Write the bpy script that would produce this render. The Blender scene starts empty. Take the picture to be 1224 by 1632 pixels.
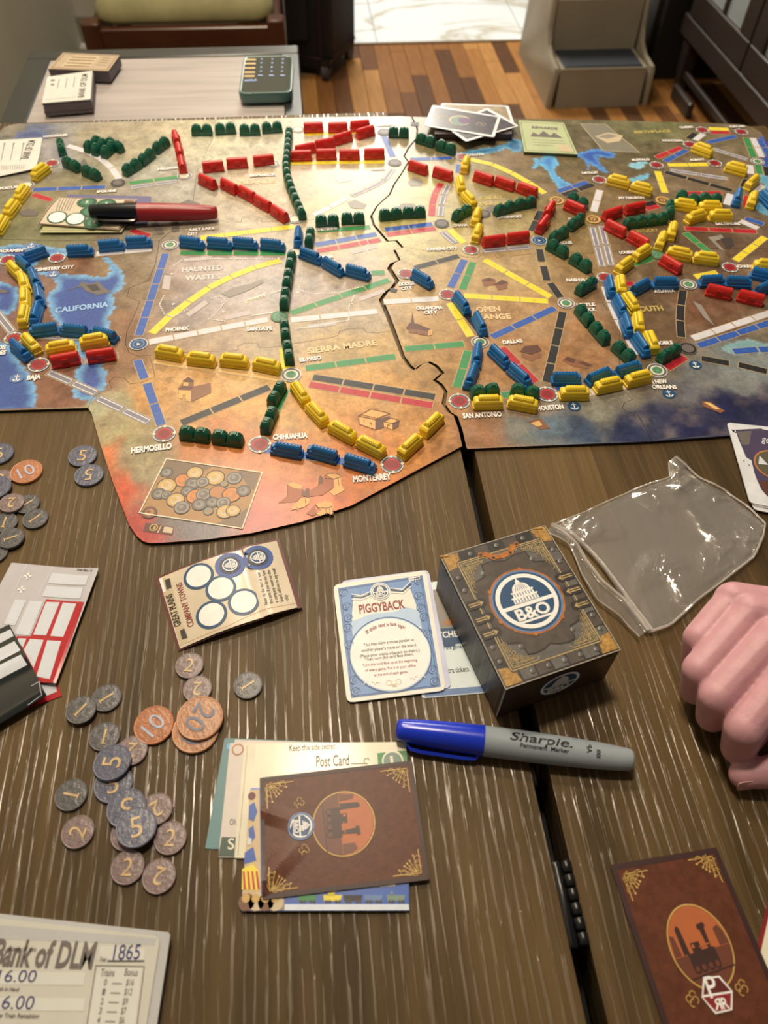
import bpy, math, random, re
import numpy as np
from mathutils import Vector, Matrix
from mathutils.geometry import delaunay_2d_cdt, tessellate_polygon
random.seed(7)
RNG = np.random.RandomState(7)
S = bpy.context.scene
C = S.collection

# ---------------------------------------------------------------- camera
TZ = 0.75                       # height of the table top above the floor
CAMH = 0.43                     # camera above the table top
FPX = 1203.0
YAW, PIT, ROL = math.radians(7.1), math.radians(52.4), math.radians(1.67)
_fw = np.array([math.sin(YAW)*math.cos(PIT), math.cos(YAW)*math.cos(PIT), -math.sin(PIT)])
_rt = np.array([math.cos(YAW), -math.sin(YAW), 0.0]); _up = np.cross(_rt, _fw)
_r = math.cos(ROL)*_rt+math.sin(ROL)*_up; _u = -math.sin(ROL)*_rt+math.cos(ROL)*_up
cam = bpy.data.objects.new('camera', bpy.data.cameras.new('camera')); C.objects.link(cam)
M3 = Matrix(((_r[0], _u[0], -_fw[0]), (_r[1], _u[1], -_fw[1]), (_r[2], _u[2], -_fw[2])))
cam.matrix_world = Matrix.Translation((0, 0, TZ+CAMH)) @ M3.to_4x4()
cam.data.sensor_fit = 'VERTICAL'; cam.data.sensor_height = 36; cam.data.sensor_width = 27
cam.data.lens = 36*FPX/1632; cam.data.clip_start = .01; cam.data.clip_end = 50
cam.data.dof.use_dof = True; cam.data.dof.focus_distance = .56; cam.data.dof.aperture_fstop = 9.0
S.camera = cam

# ---------------------------------------------------------------- world, lamps, exposure
S.view_settings.view_transform = 'Standard'; S.view_settings.look = 'None'
S.view_settings.exposure = -0.08; S.view_settings.gamma = 1.0; S.view_settings.use_curve_mapping = False
W = bpy.data.worlds.new('room_air'); S.world = W; W.use_nodes = True
W.node_tree.nodes['Background'].inputs[0].default_value = (1.0, .84, .66, 1)
W.node_tree.nodes['Background'].inputs[1].default_value = .105
def lamp(name, loc, to, power, size, col, sy=None):
    d = bpy.data.lights.new(name, 'AREA'); d.energy = power; d.color = col; d.size = size
    d.shape = 'DISK' if sy is None else 'RECTANGLE'
    if sy: d.size_y = sy
    o = bpy.data.objects.new(name, d); C.objects.link(o); o.location = loc
    o.rotation_euler = (Vector(to)-Vector(loc)).to_track_quat('-Z', 'Y').to_euler(); return o
LAMPS = [
 lamp('ceiling_or_fill_light', (-.06, .70, TZ+1.55), (-.06, .5, 0), 15, .20, (1, .83, .62)),
 lamp('ceiling_or_fill_light', (-.22, 1.45, TZ+1.55), (-.1, 1.1, 0), 18, .24, (1, .83, .62)),
 lamp('ceiling_or_fill_light', (-.25, 2.75, TZ+1.6), (-.4, 2.6, 0), 14, .24, (1, .86, .68)),  # added fill lamp, unseen, brightens the background wall and chair
 lamp('kitchen_light', (.10, 4.3, TZ+1.75), (.1, 3.0, 0), 110, 1.3, (1, .93, .80), .8),
]
for l, s in zip(LAMPS, ('round warm ceiling light above the game board', 'round warm ceiling light above the grey side table', 'round warm fill light added above the chair', 'long kitchen ceiling light over the marble floor')):
    l['label'] = s; l['category'] = 'ceiling light'

# ---------------------------------------------------------------- helpers
def gp(px, py, h=0.0):
    """point of the plane h above the table top that the photograph shows at pixel px, py"""
    d = _fw+(px-612)/FPX*_r-(py-816)/FPX*_u; t = (h-CAMH)/d[2]
    return Vector((d[0]*t, d[1]*t, TZ+h))
def hitx(px, py, ax, val):
    d = _fw+(px-612)/FPX*_r-(py-816)/FPX*_u; o = np.array([0, 0, TZ+CAMH]); t = (val-o[ax])/d[ax]
    return Vector(o+d*t)
MATS = {}
def lin(c): return tuple(((v/255)/12.92 if v <= 10 else ((v/255+.055)/1.055)**2.4) for v in c)
def alb(c, k=1.0):              # albedo from a colour read in the photograph (divided by its warm light)
    l = lin(c); return tuple(min(.9, v*k/w) for v, w in zip(l, (.92, .80, .66)))
def mat(name, rgb, rough=.5, metal=0, var=(60, .12), bump=None, spec=.5, coat=0, alpha=None, trans=0, stretch=(1, 1, 1), k=1.0, raw=False, emit=0, sss=0):
    if name in MATS: return MATS[name]
    m = bpy.data.materials.new(name); m.use_nodes = True; nt = m.node_tree; N = nt.nodes; L = nt.links
    b = N['Principled BSDF']; c = rgb if raw else alb(rgb, k)
    b.inputs['Roughness'].default_value = rough; b.inputs['Metallic'].default_value = metal
    b.inputs['Specular IOR Level'].default_value = spec; b.inputs['Coat Weight'].default_value = coat
    b.inputs['Coat Roughness'].default_value = .12
    if trans: b.inputs['Transmission Weight'].default_value = trans
    if sss:
        b.inputs['Subsurface Weight'].default_value = sss; b.inputs['Subsurface Radius'].default_value = (.6, .25, .15); b.inputs['Subsurface Scale'].default_value = .006
    if alpha is not None: b.inputs['Alpha'].default_value = alpha
    if emit: b.inputs['Emission Color'].default_value = (*c, 1); b.inputs['Emission Strength'].default_value = emit
    tc = N.new('ShaderNodeTexCoord'); mp = N.new('ShaderNodeMapping'); mp.inputs['Scale'].default_value = stretch
    L.new(tc.outputs['Object'], mp.inputs['Vector'])
    if var:
        n = N.new('ShaderNodeTexNoise'); n.inputs['Scale'].default_value = var[0]; n.inputs['Detail'].default_value = 4
        L.new(mp.outputs[0], n.inputs['Vector'])
        r = N.new('ShaderNodeMapRange'); r.inputs['From Min'].default_value = .3; r.inputs['From Max'].default_value = .7
        r.inputs['To Min'].default_value = 1-var[1]; r.inputs['To Max'].default_value = 1+var[1]; L.new(n.outputs[0], r.inputs[0])
        mx = N.new('ShaderNodeVectorMath'); mx.operation = 'SCALE'; mx.inputs[0].default_value = c; L.new(r.outputs[0], mx.inputs['Scale'])
        L.new(mx.outputs[0], b.inputs['Base Color'])
    else: b.inputs['Base Color'].default_value = (*c, 1)
    if bump:
        n2 = N.new('ShaderNodeTexNoise'); n2.inputs['Scale'].default_value = bump[0]; n2.inputs['Detail'].default_value = 3
        L.new(mp.outputs[0], n2.inputs['Vector']); bp = N.new('ShaderNodeBump'); bp.inputs['Strength'].default_value = bump[1]
        bp.inputs['Distance'].default_value = bump[2] if len(bump) > 2 else .001
        L.new(n2.outputs[0], bp.inputs['Height']); L.new(bp.outputs[0], b.inputs['Normal'])
    m.diffuse_color = (*c, 1); MATS[name] = m; return m

class MB:
    def __init__(s): s.v = []; s.f = []; s.mi = []; s.mats = []
    def m(s, mt):
        if mt not in s.mats: s.mats.append(mt)
        return s.mats.index(mt)
    def face(s, pts, mt):
        k = len(s.v); s.v += [tuple(p) for p in pts]; s.f.append(tuple(range(k, k+len(pts)))); s.mi.append(s.m(mt))
    def add(s, vs, fs, mt):
        k = len(s.v); s.v += [tuple(p) for p in vs]; i = s.m(mt)
        for f in fs: s.f.append(tuple(k+a for a in f)); s.mi.append(i)
    def loft(s, rings, mt, caps=True, closed=True):
        n = len(rings[0]); vs = [p for r in rings for p in r]; fs = []
        for a in range(len(rings)-1):
            for b in range(n if closed else n-1):
                c = (b+1) % n; fs.append((a*n+b, a*n+c, (a+1)*n+c, (a+1)*n+b))
        if caps: fs += [tuple(range(n))[::-1], tuple((len(rings)-1)*n+i for i in range(n))]
        s.add(vs, fs, mt)
    def prism(s, pts, z0, z1, mt, side=None):
        n = len(pts); k = len(s.v); s.v += [(p[0], p[1], z0) for p in pts]+[(p[0], p[1], z1) for p in pts]
        s.f.append(tuple(k+n+i for i in range(n))); s.mi.append(s.m(mt))
        s.f.append(tuple(k+i for i in range(n))[::-1]); s.mi.append(s.m(side or mt))
        for i in range(n):
            j = (i+1) % n; s.f.append((k+i, k+j, k+n+j, k+n+i)); s.mi.append(s.m(side or mt))
    def box(s, a, b, mt, bev=0.0):
        (x0, y0, z0), (x1, y1, z1) = a, b
        if bev:
            rg = []
            for z, o in ((z0, bev), (z0+bev, 0), (z1-bev, 0), (z1, bev)):
                rg.append([(x, y, z) for x, y in rrect((x0+x1)/2, (y0+y1)/2, (x1-x0)/2-o, (y1-y0)/2-o, bev, 2)])
            s.loft(rg, mt)
        else: s.prism([(x0, y0), (x1, y0), (x1, y1), (x0, y1)], z0, z1, mt)
    def tube(s, pts, r, mt, n=8, caps=True):
        pts = [Vector(p) for p in pts]; rg = []
        for i, p in enumerate(pts):
            t = (pts[min(i+1, len(pts)-1)]-pts[max(i-1, 0)]).normalized()
            a = t.orthogonal().normalized() if i == 0 else (a-t*a.dot(t)).normalized()
            b = t.cross(a); rr = r[i] if hasattr(r, '__len__') else r
            rg.append([p+(a*math.cos(q*2*math.pi/n)+b*math.sin(q*2*math.pi/n))*rr for q in range(n)])
        s.loft(rg, mt, caps)
    def build(s, name, parent=None, loc=(0, 0, 0), smooth=None, rot=None):
        me = bpy.data.meshes.new(name); l = Vector(loc)
        org = l if parent is None else parent.location
        me.from_pydata([(p[0]-org[0], p[1]-org[1], p[2]-org[2]) for p in s.v], [], s.f)
        for m in s.mats: me.materials.append(m)
        me.polygons.foreach_set('material_index', s.mi)
        if smooth:
            me.polygons.foreach_set('use_smooth', [True]*len(me.polygons)); me.update(); me.set_sharp_from_angle(angle=math.radians(smooth))
        me.update()
        o = bpy.data.objects.new(name, me); C.objects.link(o)
        if parent: o.parent = parent
        else: o.location = l
        return o
def rrect(cx, cy, hx, hy, r, n=3):
    out = []; r = min(r, hx, hy)
    for sx, sy, a0 in ((1, 1, 0), (-1, 1, 90), (-1, -1, 180), (1, -1, 270)):
        for i in range(n+1):
            a = math.radians(a0+90*i/n); out.append((cx+sx*(hx-r)+r*math.cos(a), cy+sy*(hy-r)+r*math.sin(a)))
    return out
def circle(cx, cy, r, n=24): return [(cx+r*math.cos(2*math.pi*i/n), cy+r*math.sin(2*math.pi*i/n)) for i in range(n)]
def tag(o, label=None, cat=None, group=None, kind=None):
    if label: o['label'] = label
    if cat: o['category'] = cat
    if group: o['group'] = group
    if kind: o['kind'] = kind
    return o
def empty(name, loc, label, cat, group=None):
    o = bpy.data.objects.new(name, None); o.empty_display_size = .01; C.objects.link(o); o.location = loc
    return tag(o, label, cat, group)
_G = {}
def glyph(s, bold=0.0):
    key = (s, bold)
    if key not in _G:
        cu = bpy.data.curves.new('g', 'FONT'); cu.body = s; cu.offset = bold; cu.resolution_u = 3; cu.fill_mode = 'FRONT'
        ob = bpy.data.objects.new('g', cu); me = bpy.data.meshes.new_from_object(ob)
        vs = [(v.co.x, v.co.y) for v in me.vertices]; fs = [tuple(p.vertices) for p in me.polygons]
        bpy.data.objects.remove(ob); bpy.data.curves.remove(cu); bpy.data.meshes.remove(me)
        xs = [v[0] for v in vs] or [0, 1]
        _G[key] = (vs, fs, min(xs), max(xs))
    return _G[key]
def inpoly(P, poly):
    x, y = P[:, 0], P[:, 1]; c = np.zeros(len(P), bool); n = len(poly)
    for i in range(n):
        (x0, y0), (x1, y1) = poly[i][:2], poly[(i+1) % n][:2]
        if y0 == y1: continue
        c ^= ((y0 > y) != (y1 > y)) & (x < (x1-x0)*(y-y0)/(y1-y0)+x0)
    return c
def dist(P, poly):
    d = np.full(len(P), 9.0); n = len(poly)
    for i in range(n):
        a = np.array(poly[i][:2]); b = np.array(poly[(i+1) % n][:2]); ab = b-a
        t = np.clip(((P-a)@ab)/max(ab@ab, 1e-12), 0, 1); q = P-(a+t[:, None]*ab); d = np.minimum(d, np.hypot(q[:, 0], q[:, 1]))
    return d
def vnoise(P, sc, seed):
    T = np.random.RandomState(seed).rand(64, 64); p = P*sc; i = np.floor(p).astype(int); f = p-i; f = f*f*(3-2*f)
    g = lambda a, b: T[(i[:, 0]+a) % 64, (i[:, 1]+b) % 64]
    return (g(0, 0)*(1-f[:, 0])+g(1, 0)*f[:, 0])*(1-f[:, 1])+(g(0, 1)*(1-f[:, 0])+g(1, 1)*f[:, 0])*f[:, 1]
def fbm(P, sc, seed, o=4): return sum(vnoise(P, sc*2**k, seed+k)*.5**(k+1) for k in range(o))/(1-.5**o)
def hull_inset(poly, d):
    n = len(poly); A = sum(poly[i][0]*poly[(i+1) % n][1]-poly[(i+1) % n][0]*poly[i][1] for i in range(n)); sg = 1 if A > 0 else -1
    out = []
    for i in range(n):
        a, b, c = Vector(poly[i-1][:2]), Vector(poly[i][:2]), Vector(poly[(i+1) % n][:2])
        e0 = (b-a).normalized(); e1 = (c-b).normalized(); nn = Vector((-e0.y-e1.y, e0.x+e1.x))*sg
        if nn.length < 1e-6: nn = Vector((-e0.y, e0.x))*sg
        nn.normalize(); out.append((b.x+nn.x*d, b.y+nn.y*d))
    return out
def world_px(pts, h=0): return [tuple(gp(x, y, h))[:2] for x, y in pts]

STUFF = {'lettering', 'region_lettering', 'sketch', 'ornament', 'dotted_trail', 'pale_arrow', 'anchor_mark', 'gold_corner', 'card_print', 'coin_panel', 'keypad', 'rivet', 'form_print', 'vignette', 'handwriting', 'card_frame', 'lid_print', 'side_print', 'emblem', 'front_emblem', 'worn_edge', 'stamp', 'tuck_flap', 'sheet_stack', 'card_edges', 'town_sticker', 'emblem_sticker', 'slot_mark', 'town_marker', 'emblem_ring', 'sketch_panel', 'cover_border'}
class Flat:
    """a thing lying flat (or curled by hf) on the table: a body and printed parts, all read from the photograph at its own height"""
    def __init__(s, name, label, cat, c, h, group=None, hf=None, root=None):
        s.h = h; s.hf = hf; s.p = {}; s.sm = {}
        s.root = root or empty(name, gp(c[0], c[1], 0), label, cat, group)
    def T(s, x, y, l=0):
        h = s.h
        if s.hf:
            for _ in range(5): q = gp(x, y, h); h = s.h+s.hf(q.x, q.y)
        return gp(x, y, h+l*.00007)
    def W(s, x, y, l=0):
        return Vector((x, y, TZ+s.h+(s.hf(x, y) if s.hf else 0)+l*.00007))
    def mb(s, part): return s.p.setdefault(part, MB())
    def poly(s, part, pts, m, l=1):
        P = [s.T(x, y, l) for x, y in pts]
        if not s.hf: s.mb(part).face(P, m); return
        tr = [tuple(P[i] for i in t) for t in tessellate_polygon([[Vector((p.x, p.y, 0)) for p in P]])]
        for _ in range(4): tr = [t for a, b, c in tr for d, e, f in [((a+b)/2, (b+c)/2, (c+a)/2)] for t in ((a, d, f), (d, b, e), (f, e, c), (d, e, f))]
        for t in tr: s.mb(part).face([s.W(q.x, q.y, l) for q in t], m)
    def line(s, part, pts, w, m, l=1, closed=False):
        P = [s.T(x, y, l) for x, y in pts]
        if closed: P.append(P[0])
        if s.hf: P = [a.lerp(b, k/8) for a, b in zip(P, P[1:]) for k in range(8)]+[P[-1]]; P = [s.W(q.x, q.y, l) for q in P]
        for kk, (a, b) in enumerate(zip(P, P[1:])):
            d = Vector((b.x-a.x, b.y-a.y, 0))
            if d.length < 1e-7: continue
            d.normalize(); n = Vector((-d.y, d.x, 0))*w/2; e = d*w*(0 if s.hf else .3); zk = Vector((0, 0, .000004*(kk % 7)))
            s.mb(part).face([a-e-n+zk, b+e-n+zk, b+e+n+zk, a-e+n+zk], m)
    def disc(s, part, c, r, m, l=1, rin=0, n=28, sy=1, sub=0):
        o = s.T(*c) if len(c) == 2 else c
        A = [s.W(o.x+r*math.cos(2*math.pi*i/n), o.y+r*sy*math.sin(2*math.pi*i/n), l) for i in range(n)]
        if rin:
            B = [s.W(o.x+rin*math.cos(2*math.pi*i/n), o.y+rin*sy*math.sin(2*math.pi*i/n), l) for i in range(n)]
            for i in range(n): j = (i+1) % n; s.mb(part).face([A[i], A[j], B[j], B[i]], m)
        else:
            O = s.W(o.x, o.y, l)
            for i in range(n): s.mb(part).face([O, A[i], A[(i+1) % n]], m)
    def text(s, part, t, a, b, ch, m, l=2, bold=.012, box=None):
        if not t.strip(): return
        A, B = s.T(*a), s.T(*b); vs, fs, x0, x1 = glyph(t, bold)
        if not fs: return
        u = Vector((B.x-A.x, B.y-A.y, 0)); L = u.length; u.normalize(); n = Vector((-u.y, u.x, 0))
        kx = L/max(x1-x0, .05); ky = ch/.69
        s.mb(part).add([s.W(A.x+u.x*(x-x0)*kx+n.x*y*ky, A.y+u.y*(x-x0)*kx+n.y*y*ky, l) for x, y in vs], fs, m)
    def body(s, part, corners, thick, m, r=.002, side=None):
        P = [s.T(*c) for c in corners]
        if s.hf is None:
            q = []                                                    # rounded corners
            for i in range(len(P)):
                a, b, c = P[i-1], P[i], P[(i+1) % len(P)]; e0 = (a-b).normalized(); e1 = (c-b).normalized()
                if r <= 0: q.append(b); continue
                s0, s1 = b+e0*r, b+e1*r
                for k in range(4): t = k/3; q.append(s0*(1-t)**2+b*2*t*(1-t)+s1*t*t)
            s.mb(part).prism([(p.x, p.y) for p in q], P[0].z-thick, P[0].z, m, side)
        else:
            n = 20; g = []
            for i in range(n+1):
                for j in range(n+1):
                    a = P[0].lerp(P[1], j/n); b = P[3].lerp(P[2], j/n); c = a.lerp(b, i/n); g.append(s.W(c.x, c.y))
            fs = [(i*(n+1)+j, (i+1)*(n+1)+j, (i+1)*(n+1)+j+1, i*(n+1)+j+1) for i in range(n) for j in range(n)]
            s.mb(part).add(g, fs, m)
            s.mb(part).add([p-Vector((0, 0, thick)) for p in g], [f[::-1] for f in fs], side or m)
            rim = [j for j in range(n+1)]+[i*(n+1)+n for i in range(1, n+1)]+[n*(n+1)+j for j in range(n-1, -1, -1)]+[i*(n+1) for i in range(n-1, 0, -1)]
            for a, b in zip(rim, rim[1:]+rim[:1]):
                d = Vector((0, 0, thick)); s.mb(part).face([g[a], g[b], g[b]-d, g[a]-d], side or m)
    def done(s, labels=None, smooth=None):
        for k, b in s.p.items():
            o = b.build(k.split('|')[0], s.root, smooth=smooth if 'body' in k or 'sheet' in k else None)
            if k.split('|')[0] in STUFF: o['kind'] = 'stuff'
            if s.hf and smooth is None: o.data.polygons.foreach_set('use_smooth', [True]*len(o.data.polygons)) if ('body' in k or 'sheet' in k) else None
        return s.root
def mix(m, stops_rgb, fac_socket, tgt='Base Color'):
    nt = m.node_tree; r = nt.nodes.new('ShaderNodeValToRGB'); e = r.color_ramp.elements
    while len(e) < len(stops_rgb): e.new(.5)
    for k, (p, c) in enumerate(stops_rgb): e[k].position = p; e[k].color = (*c, 1)
    nt.links.new(fac_socket, r.inputs[0]); nt.links.new(r.outputs[0], nt.nodes['Principled BSDF'].inputs[tgt]); return r
# ---------------------------------------------------------------- materials
def table_wood(name, dark, light, seed):
    """wire-brushed oak veneer: long grain pores along y, faint cathedral tone, glossy ridges"""
    m = bpy.data.materials.new(name); m.use_nodes = True; nt = m.node_tree; N = nt.nodes; L = nt.links; b = N['Principled BSDF']
    tc = N.new('ShaderNodeTexCoord')
    def nz(scale, st, det=3, off=0, dist=0):
        mp = N.new('ShaderNodeMapping'); mp.inputs['Scale'].default_value = st; mp.inputs['Location'].default_value = (seed+off, seed*.7, 0)
        L.new(tc.outputs['Object'], mp.inputs[0]); n = N.new('ShaderNodeTexNoise'); n.inputs['Scale'].default_value = scale
        n.inputs['Detail'].default_value = det; n.inputs['Distortion'].default_value = dist; L.new(mp.outputs[0], n.inputs['Vector']); return n
    tone = nz(5, (1, .35, 1), 3, 0, .5); fine = nz(90, (1, .06, 1), 4, 5, .25); pore = nz(620, (1, .05, 1), 2, 9, .1); patch = nz(16, (1, .3, 1), 2, 13)
    mp = N.new('ShaderNodeMapping'); mp.inputs['Scale'].default_value = (1, .085, 1); mp.inputs['Location'].default_value = (seed*.01, seed, 0); L.new(tc.outputs['Object'], mp.inputs[0])
    wv = N.new('ShaderNodeTexWave'); wv.wave_type = 'BANDS'; wv.bands_direction = 'X'; wv.inputs['Scale'].default_value = 56; wv.inputs['Distortion'].default_value = 7; wv.inputs['Detail'].default_value = 3; wv.inputs['Detail Scale'].default_value = 1.0; wv.inputs['Detail Roughness'].default_value = .6; L.new(mp.outputs[0], wv.inputs['Vector'])
    mx = N.new('ShaderNodeMath'); mx.operation = 'MULTIPLY_ADD'; mx.inputs[1].default_value = .6; L.new(tone.outputs[0], mx.inputs[0])
    m2 = N.new('ShaderNodeMath'); m2.operation = 'MULTIPLY'; m2.inputs[1].default_value = .4; L.new(fine.outputs[0], m2.inputs[0]); L.new(m2.outputs[0], mx.inputs[2])
    mixr = N.new('ShaderNodeValToRGB'); e = mixr.color_ramp.elements; e[0].position = .38; e[0].color = (*alb(dark), 1); e[1].position = .64; e[1].color = (*alb(light), 1)
    L.new(mx.outputs[0], mixr.inputs[0])
    rr = N.new('ShaderNodeMapRange'); rr.inputs['From Min'].default_value = .62; rr.inputs['From Max'].default_value = .92; L.new(wv.outputs[0], rr.inputs[0])
    pr = N.new('ShaderNodeMapRange'); pr.inputs['From Min'].default_value = .40; pr.inputs['From Max'].default_value = .50; L.new(pore.outputs[0], pr.inputs[0])
    pa = N.new('ShaderNodeMapRange'); pa.inputs['From Min'].default_value = .36; pa.inputs['From Max'].default_value = .56; pa.inputs['To Min'].default_value = .25; L.new(patch.outputs[0], pa.inputs[0])
    mul0 = N.new('ShaderNodeMath'); mul0.operation = 'MULTIPLY'; L.new(rr.outputs[0], mul0.inputs[0]); L.new(pa.outputs[0], mul0.inputs[1])
    # glare painted into the grain: pale glossy lines kept near and far, faded between
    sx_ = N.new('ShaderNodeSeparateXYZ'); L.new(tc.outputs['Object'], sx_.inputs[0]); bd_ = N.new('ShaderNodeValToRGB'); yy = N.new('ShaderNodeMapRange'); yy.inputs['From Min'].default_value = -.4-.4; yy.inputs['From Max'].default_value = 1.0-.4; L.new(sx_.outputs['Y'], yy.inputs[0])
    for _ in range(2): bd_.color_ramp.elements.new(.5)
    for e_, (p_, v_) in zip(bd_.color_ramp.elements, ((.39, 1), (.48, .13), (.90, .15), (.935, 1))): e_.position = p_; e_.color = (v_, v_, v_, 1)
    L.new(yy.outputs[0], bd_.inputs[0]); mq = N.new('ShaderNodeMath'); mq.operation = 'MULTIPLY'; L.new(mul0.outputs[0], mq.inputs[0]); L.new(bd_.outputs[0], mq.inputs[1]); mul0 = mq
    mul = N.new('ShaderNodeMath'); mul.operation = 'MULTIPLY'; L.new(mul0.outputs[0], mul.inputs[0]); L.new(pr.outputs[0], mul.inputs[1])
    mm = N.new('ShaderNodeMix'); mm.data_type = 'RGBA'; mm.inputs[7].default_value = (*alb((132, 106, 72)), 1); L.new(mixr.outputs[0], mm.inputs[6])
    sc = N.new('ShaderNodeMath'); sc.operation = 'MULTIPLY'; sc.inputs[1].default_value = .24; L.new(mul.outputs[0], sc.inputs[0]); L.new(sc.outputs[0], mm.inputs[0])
    L.new(mm.outputs[2], b.inputs['Base Color'])
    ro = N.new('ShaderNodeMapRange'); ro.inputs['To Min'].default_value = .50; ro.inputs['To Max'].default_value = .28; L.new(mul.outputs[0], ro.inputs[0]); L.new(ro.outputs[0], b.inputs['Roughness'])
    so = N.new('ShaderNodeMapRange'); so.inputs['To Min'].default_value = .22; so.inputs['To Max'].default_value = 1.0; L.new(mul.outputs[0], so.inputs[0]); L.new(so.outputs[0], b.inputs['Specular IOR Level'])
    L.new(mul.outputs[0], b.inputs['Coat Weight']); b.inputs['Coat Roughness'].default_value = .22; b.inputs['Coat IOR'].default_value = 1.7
    hs = N.new('ShaderNodeMath'); hs.operation = 'MULTIPLY_ADD'; hs.inputs[1].default_value = .5; L.new(pore.outputs[0], hs.inputs[0]); L.new(mul.outputs[0], hs.inputs[2])
    bp = N.new('ShaderNodeBump'); bp.inputs['Strength'].default_value = .5; bp.inputs['Distance'].default_value = .0007
    L.new(hs.outputs[0], bp.inputs['Height']); L.new(bp.outputs[0], b.inputs['Normal']); L.new(bp.outputs[0], b.inputs['Coat Normal']); return m
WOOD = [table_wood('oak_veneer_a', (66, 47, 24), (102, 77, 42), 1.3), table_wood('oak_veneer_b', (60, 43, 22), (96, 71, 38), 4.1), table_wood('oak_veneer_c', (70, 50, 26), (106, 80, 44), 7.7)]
EDGE = mat('table_edge_oak', (60, 44, 28), .5, var=(40, .2), stretch=(1, .2, 1))
DARK = mat('dark_gap', (14, 10, 8), .8)
BLACKM = mat('black_metal', (16, 16, 17), .3, metal=0, spec=.6, bump=(300, .1))
GREEN_TRAIN = mat('green_plastic', (22, 84, 60), .33, var=(30, .06), spec=.5, k=1.0)
RED_TRAIN = mat('red_plastic', (196, 34, 26), .36, var=(30, .05))
BLUE_TRAIN = mat('blue_plastic', (26, 98, 148), .36, var=(30, .05), k=1.0)
YELLOW_TRAIN = mat('yellow_plastic', (236, 194, 40), .4, var=(30, .05), k=.95)
def pr(name, c, rough=.42, **k): return mat('print_'+name, c, rough, var=(120, .05), **k)
PR = {k: pr(k, c) for k, c in dict(
 black=(36, 32, 32), red=(176, 32, 40), green=(50, 128, 66), blue=(46, 82, 150), yellow=(226, 196, 44), white=(206, 194, 186), gray=(128, 116, 116),
 edge=(186, 156, 112), cream=(222, 206, 172), ink=(34, 28, 28), label=(236, 230, 218), gold=(196, 152, 78), brown=(110, 66, 40), maroon=(92, 34, 30), paleyel=(220, 172, 104), greyhaze=(196, 180, 172),
 water=(100, 160, 190), deep=(58, 84, 142), navy=(24, 66, 96), steel=(96, 118, 150), darkred=(132, 30, 32), regn=(222, 184, 130), regw=(206, 192, 176), regb=(150, 178, 214), regg=(190, 160, 84),
 sketch=(132, 84, 52), sketchm=(164, 88, 52), sketchd=(92, 54, 40), sketchl=(214, 156, 84), purple=(104, 66, 96), stone=(104, 92, 82), stoned=(62, 54, 48), stonel=(140, 126, 110), copper=(176, 112, 62), paper=(236, 230, 218), ltgrey=(206, 200, 196), warm=(196, 170, 130), orange=(210, 120, 50), graygreen=(110, 128, 110), orchid=(100, 90, 120)).items()}

# ---------------------------------------------------------------- room: floor boards, marble, walls
def structure(mb, name, loc=(0, 0, 0), **k): o = mb.build(name, None, loc, **k); o['kind'] = 'structure'; return o
b = MB(); b.box((-3, -2.2, -.03), (3.4, 3.117, -.012), DARK); floor = structure(b, 'floor')
PLK = [mat('floor_plank_%d' % i, c, .38, var=(14, .16), stretch=(5, .6, 1), bump=(60, .15, .0005), k=k) for i, (c, k) in enumerate([((160, 104, 50), .9), ((140, 88, 42), .85), ((112, 68, 34), .85), ((176, 120, 62), .9), ((92, 56, 30), .85)])]
pm = []
for i, m in enumerate(PLK):
    for ln in (.34, .5, .7):
        q = MB(); q.box((-.0278, 0, -.012), (.0278, ln-.0012, 0), m, .0012); o = q.build('plank'); pm.append((ln, o.data)); C.objects.unlink(o); bpy.data.objects.remove(o)
x = -.30; rnd = random.Random(3)
while x < 1.9:
    y = 1.55-rnd.random()*.4
    while y < 3.08:
        ln, me = rnd.choice(pm); k = min(1, (3.1165-y)/ln); o = bpy.data.objects.new('plank', me); C.objects.link(o); o.parent = floor; o.location = (x, y, 0); o.scale = (1, k, 1); y += ln
    x += .0566
MARB = mat('marble_tile', (232, 224, 208), .22, var=(3, .04), k=1.0)
nt = MARB.node_tree; N = nt.nodes; L = nt.links
n = N.new('ShaderNodeTexNoise'); n.inputs['Scale'].default_value = 1.6; n.inputs['Detail'].default_value = 6; n.inputs['Distortion'].default_value = 1.2
mp = N.new('ShaderNodeMapping'); mp.inputs['Scale'].default_value = (1, 2.2, 1); mp.inputs['Rotation'].default_value = (0, 0, .5); g = N.new('ShaderNodeNewGeometry'); L.new(g.outputs['Position'], mp.inputs[0]); L.new(mp.outputs[0], n.inputs['Vector'])
a = N.new('ShaderNodeMath'); a.operation = 'SUBTRACT'; a.inputs[1].default_value = .5; L.new(n.outputs[0], a.inputs[0]); a2 = N.new('ShaderNodeMath'); a2.operation = 'ABSOLUTE'; L.new(a.outputs[0], a2.inputs[0])
mix(MARB, [(0, alb((176, 160, 136), 1.1)), (.018, alb((206, 196, 178), .95)), (.06, alb((222, 216, 204), .95))], a2.outputs[0])
b = MB(); b.box((-3, 3.117, -.03), (3.4, 6.2, -.006), mat('grout', (150, 140, 124), .8)); mf = structure(b, 'floor_marble')
tile = None
for i in range(-2, 4):
    for j in range(0, 5):
        x0 = .312+i*.575; y0 = 3.12+j*.6-(0 if j else 0)
        if tile is None: q = MB(); q.box((.0015, .0015, -.006), (.5735, .5985, .001), MARB, .001); o = q.build('tile', mf); o.location = (x0, y0, 0); tile = o
        else: o = bpy.data.objects.new('tile', tile.data); C.objects.link(o); o.parent = mf; o.location = (x0, y0, 0)
b = MB(); b.box((-3, 3.112, 0), (3.4, 3.125, .004), mat('threshold_brass', (110, 84, 52), .4)); structure(b, 'trim_1')
WALL = mat('wall_paint', (112, 104, 86), .8, var=(3, .04), k=3.2); WALL2 = mat('wall_paint_back', (128, 116, 98), .8, var=(3, .04), k=2.2)
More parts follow.
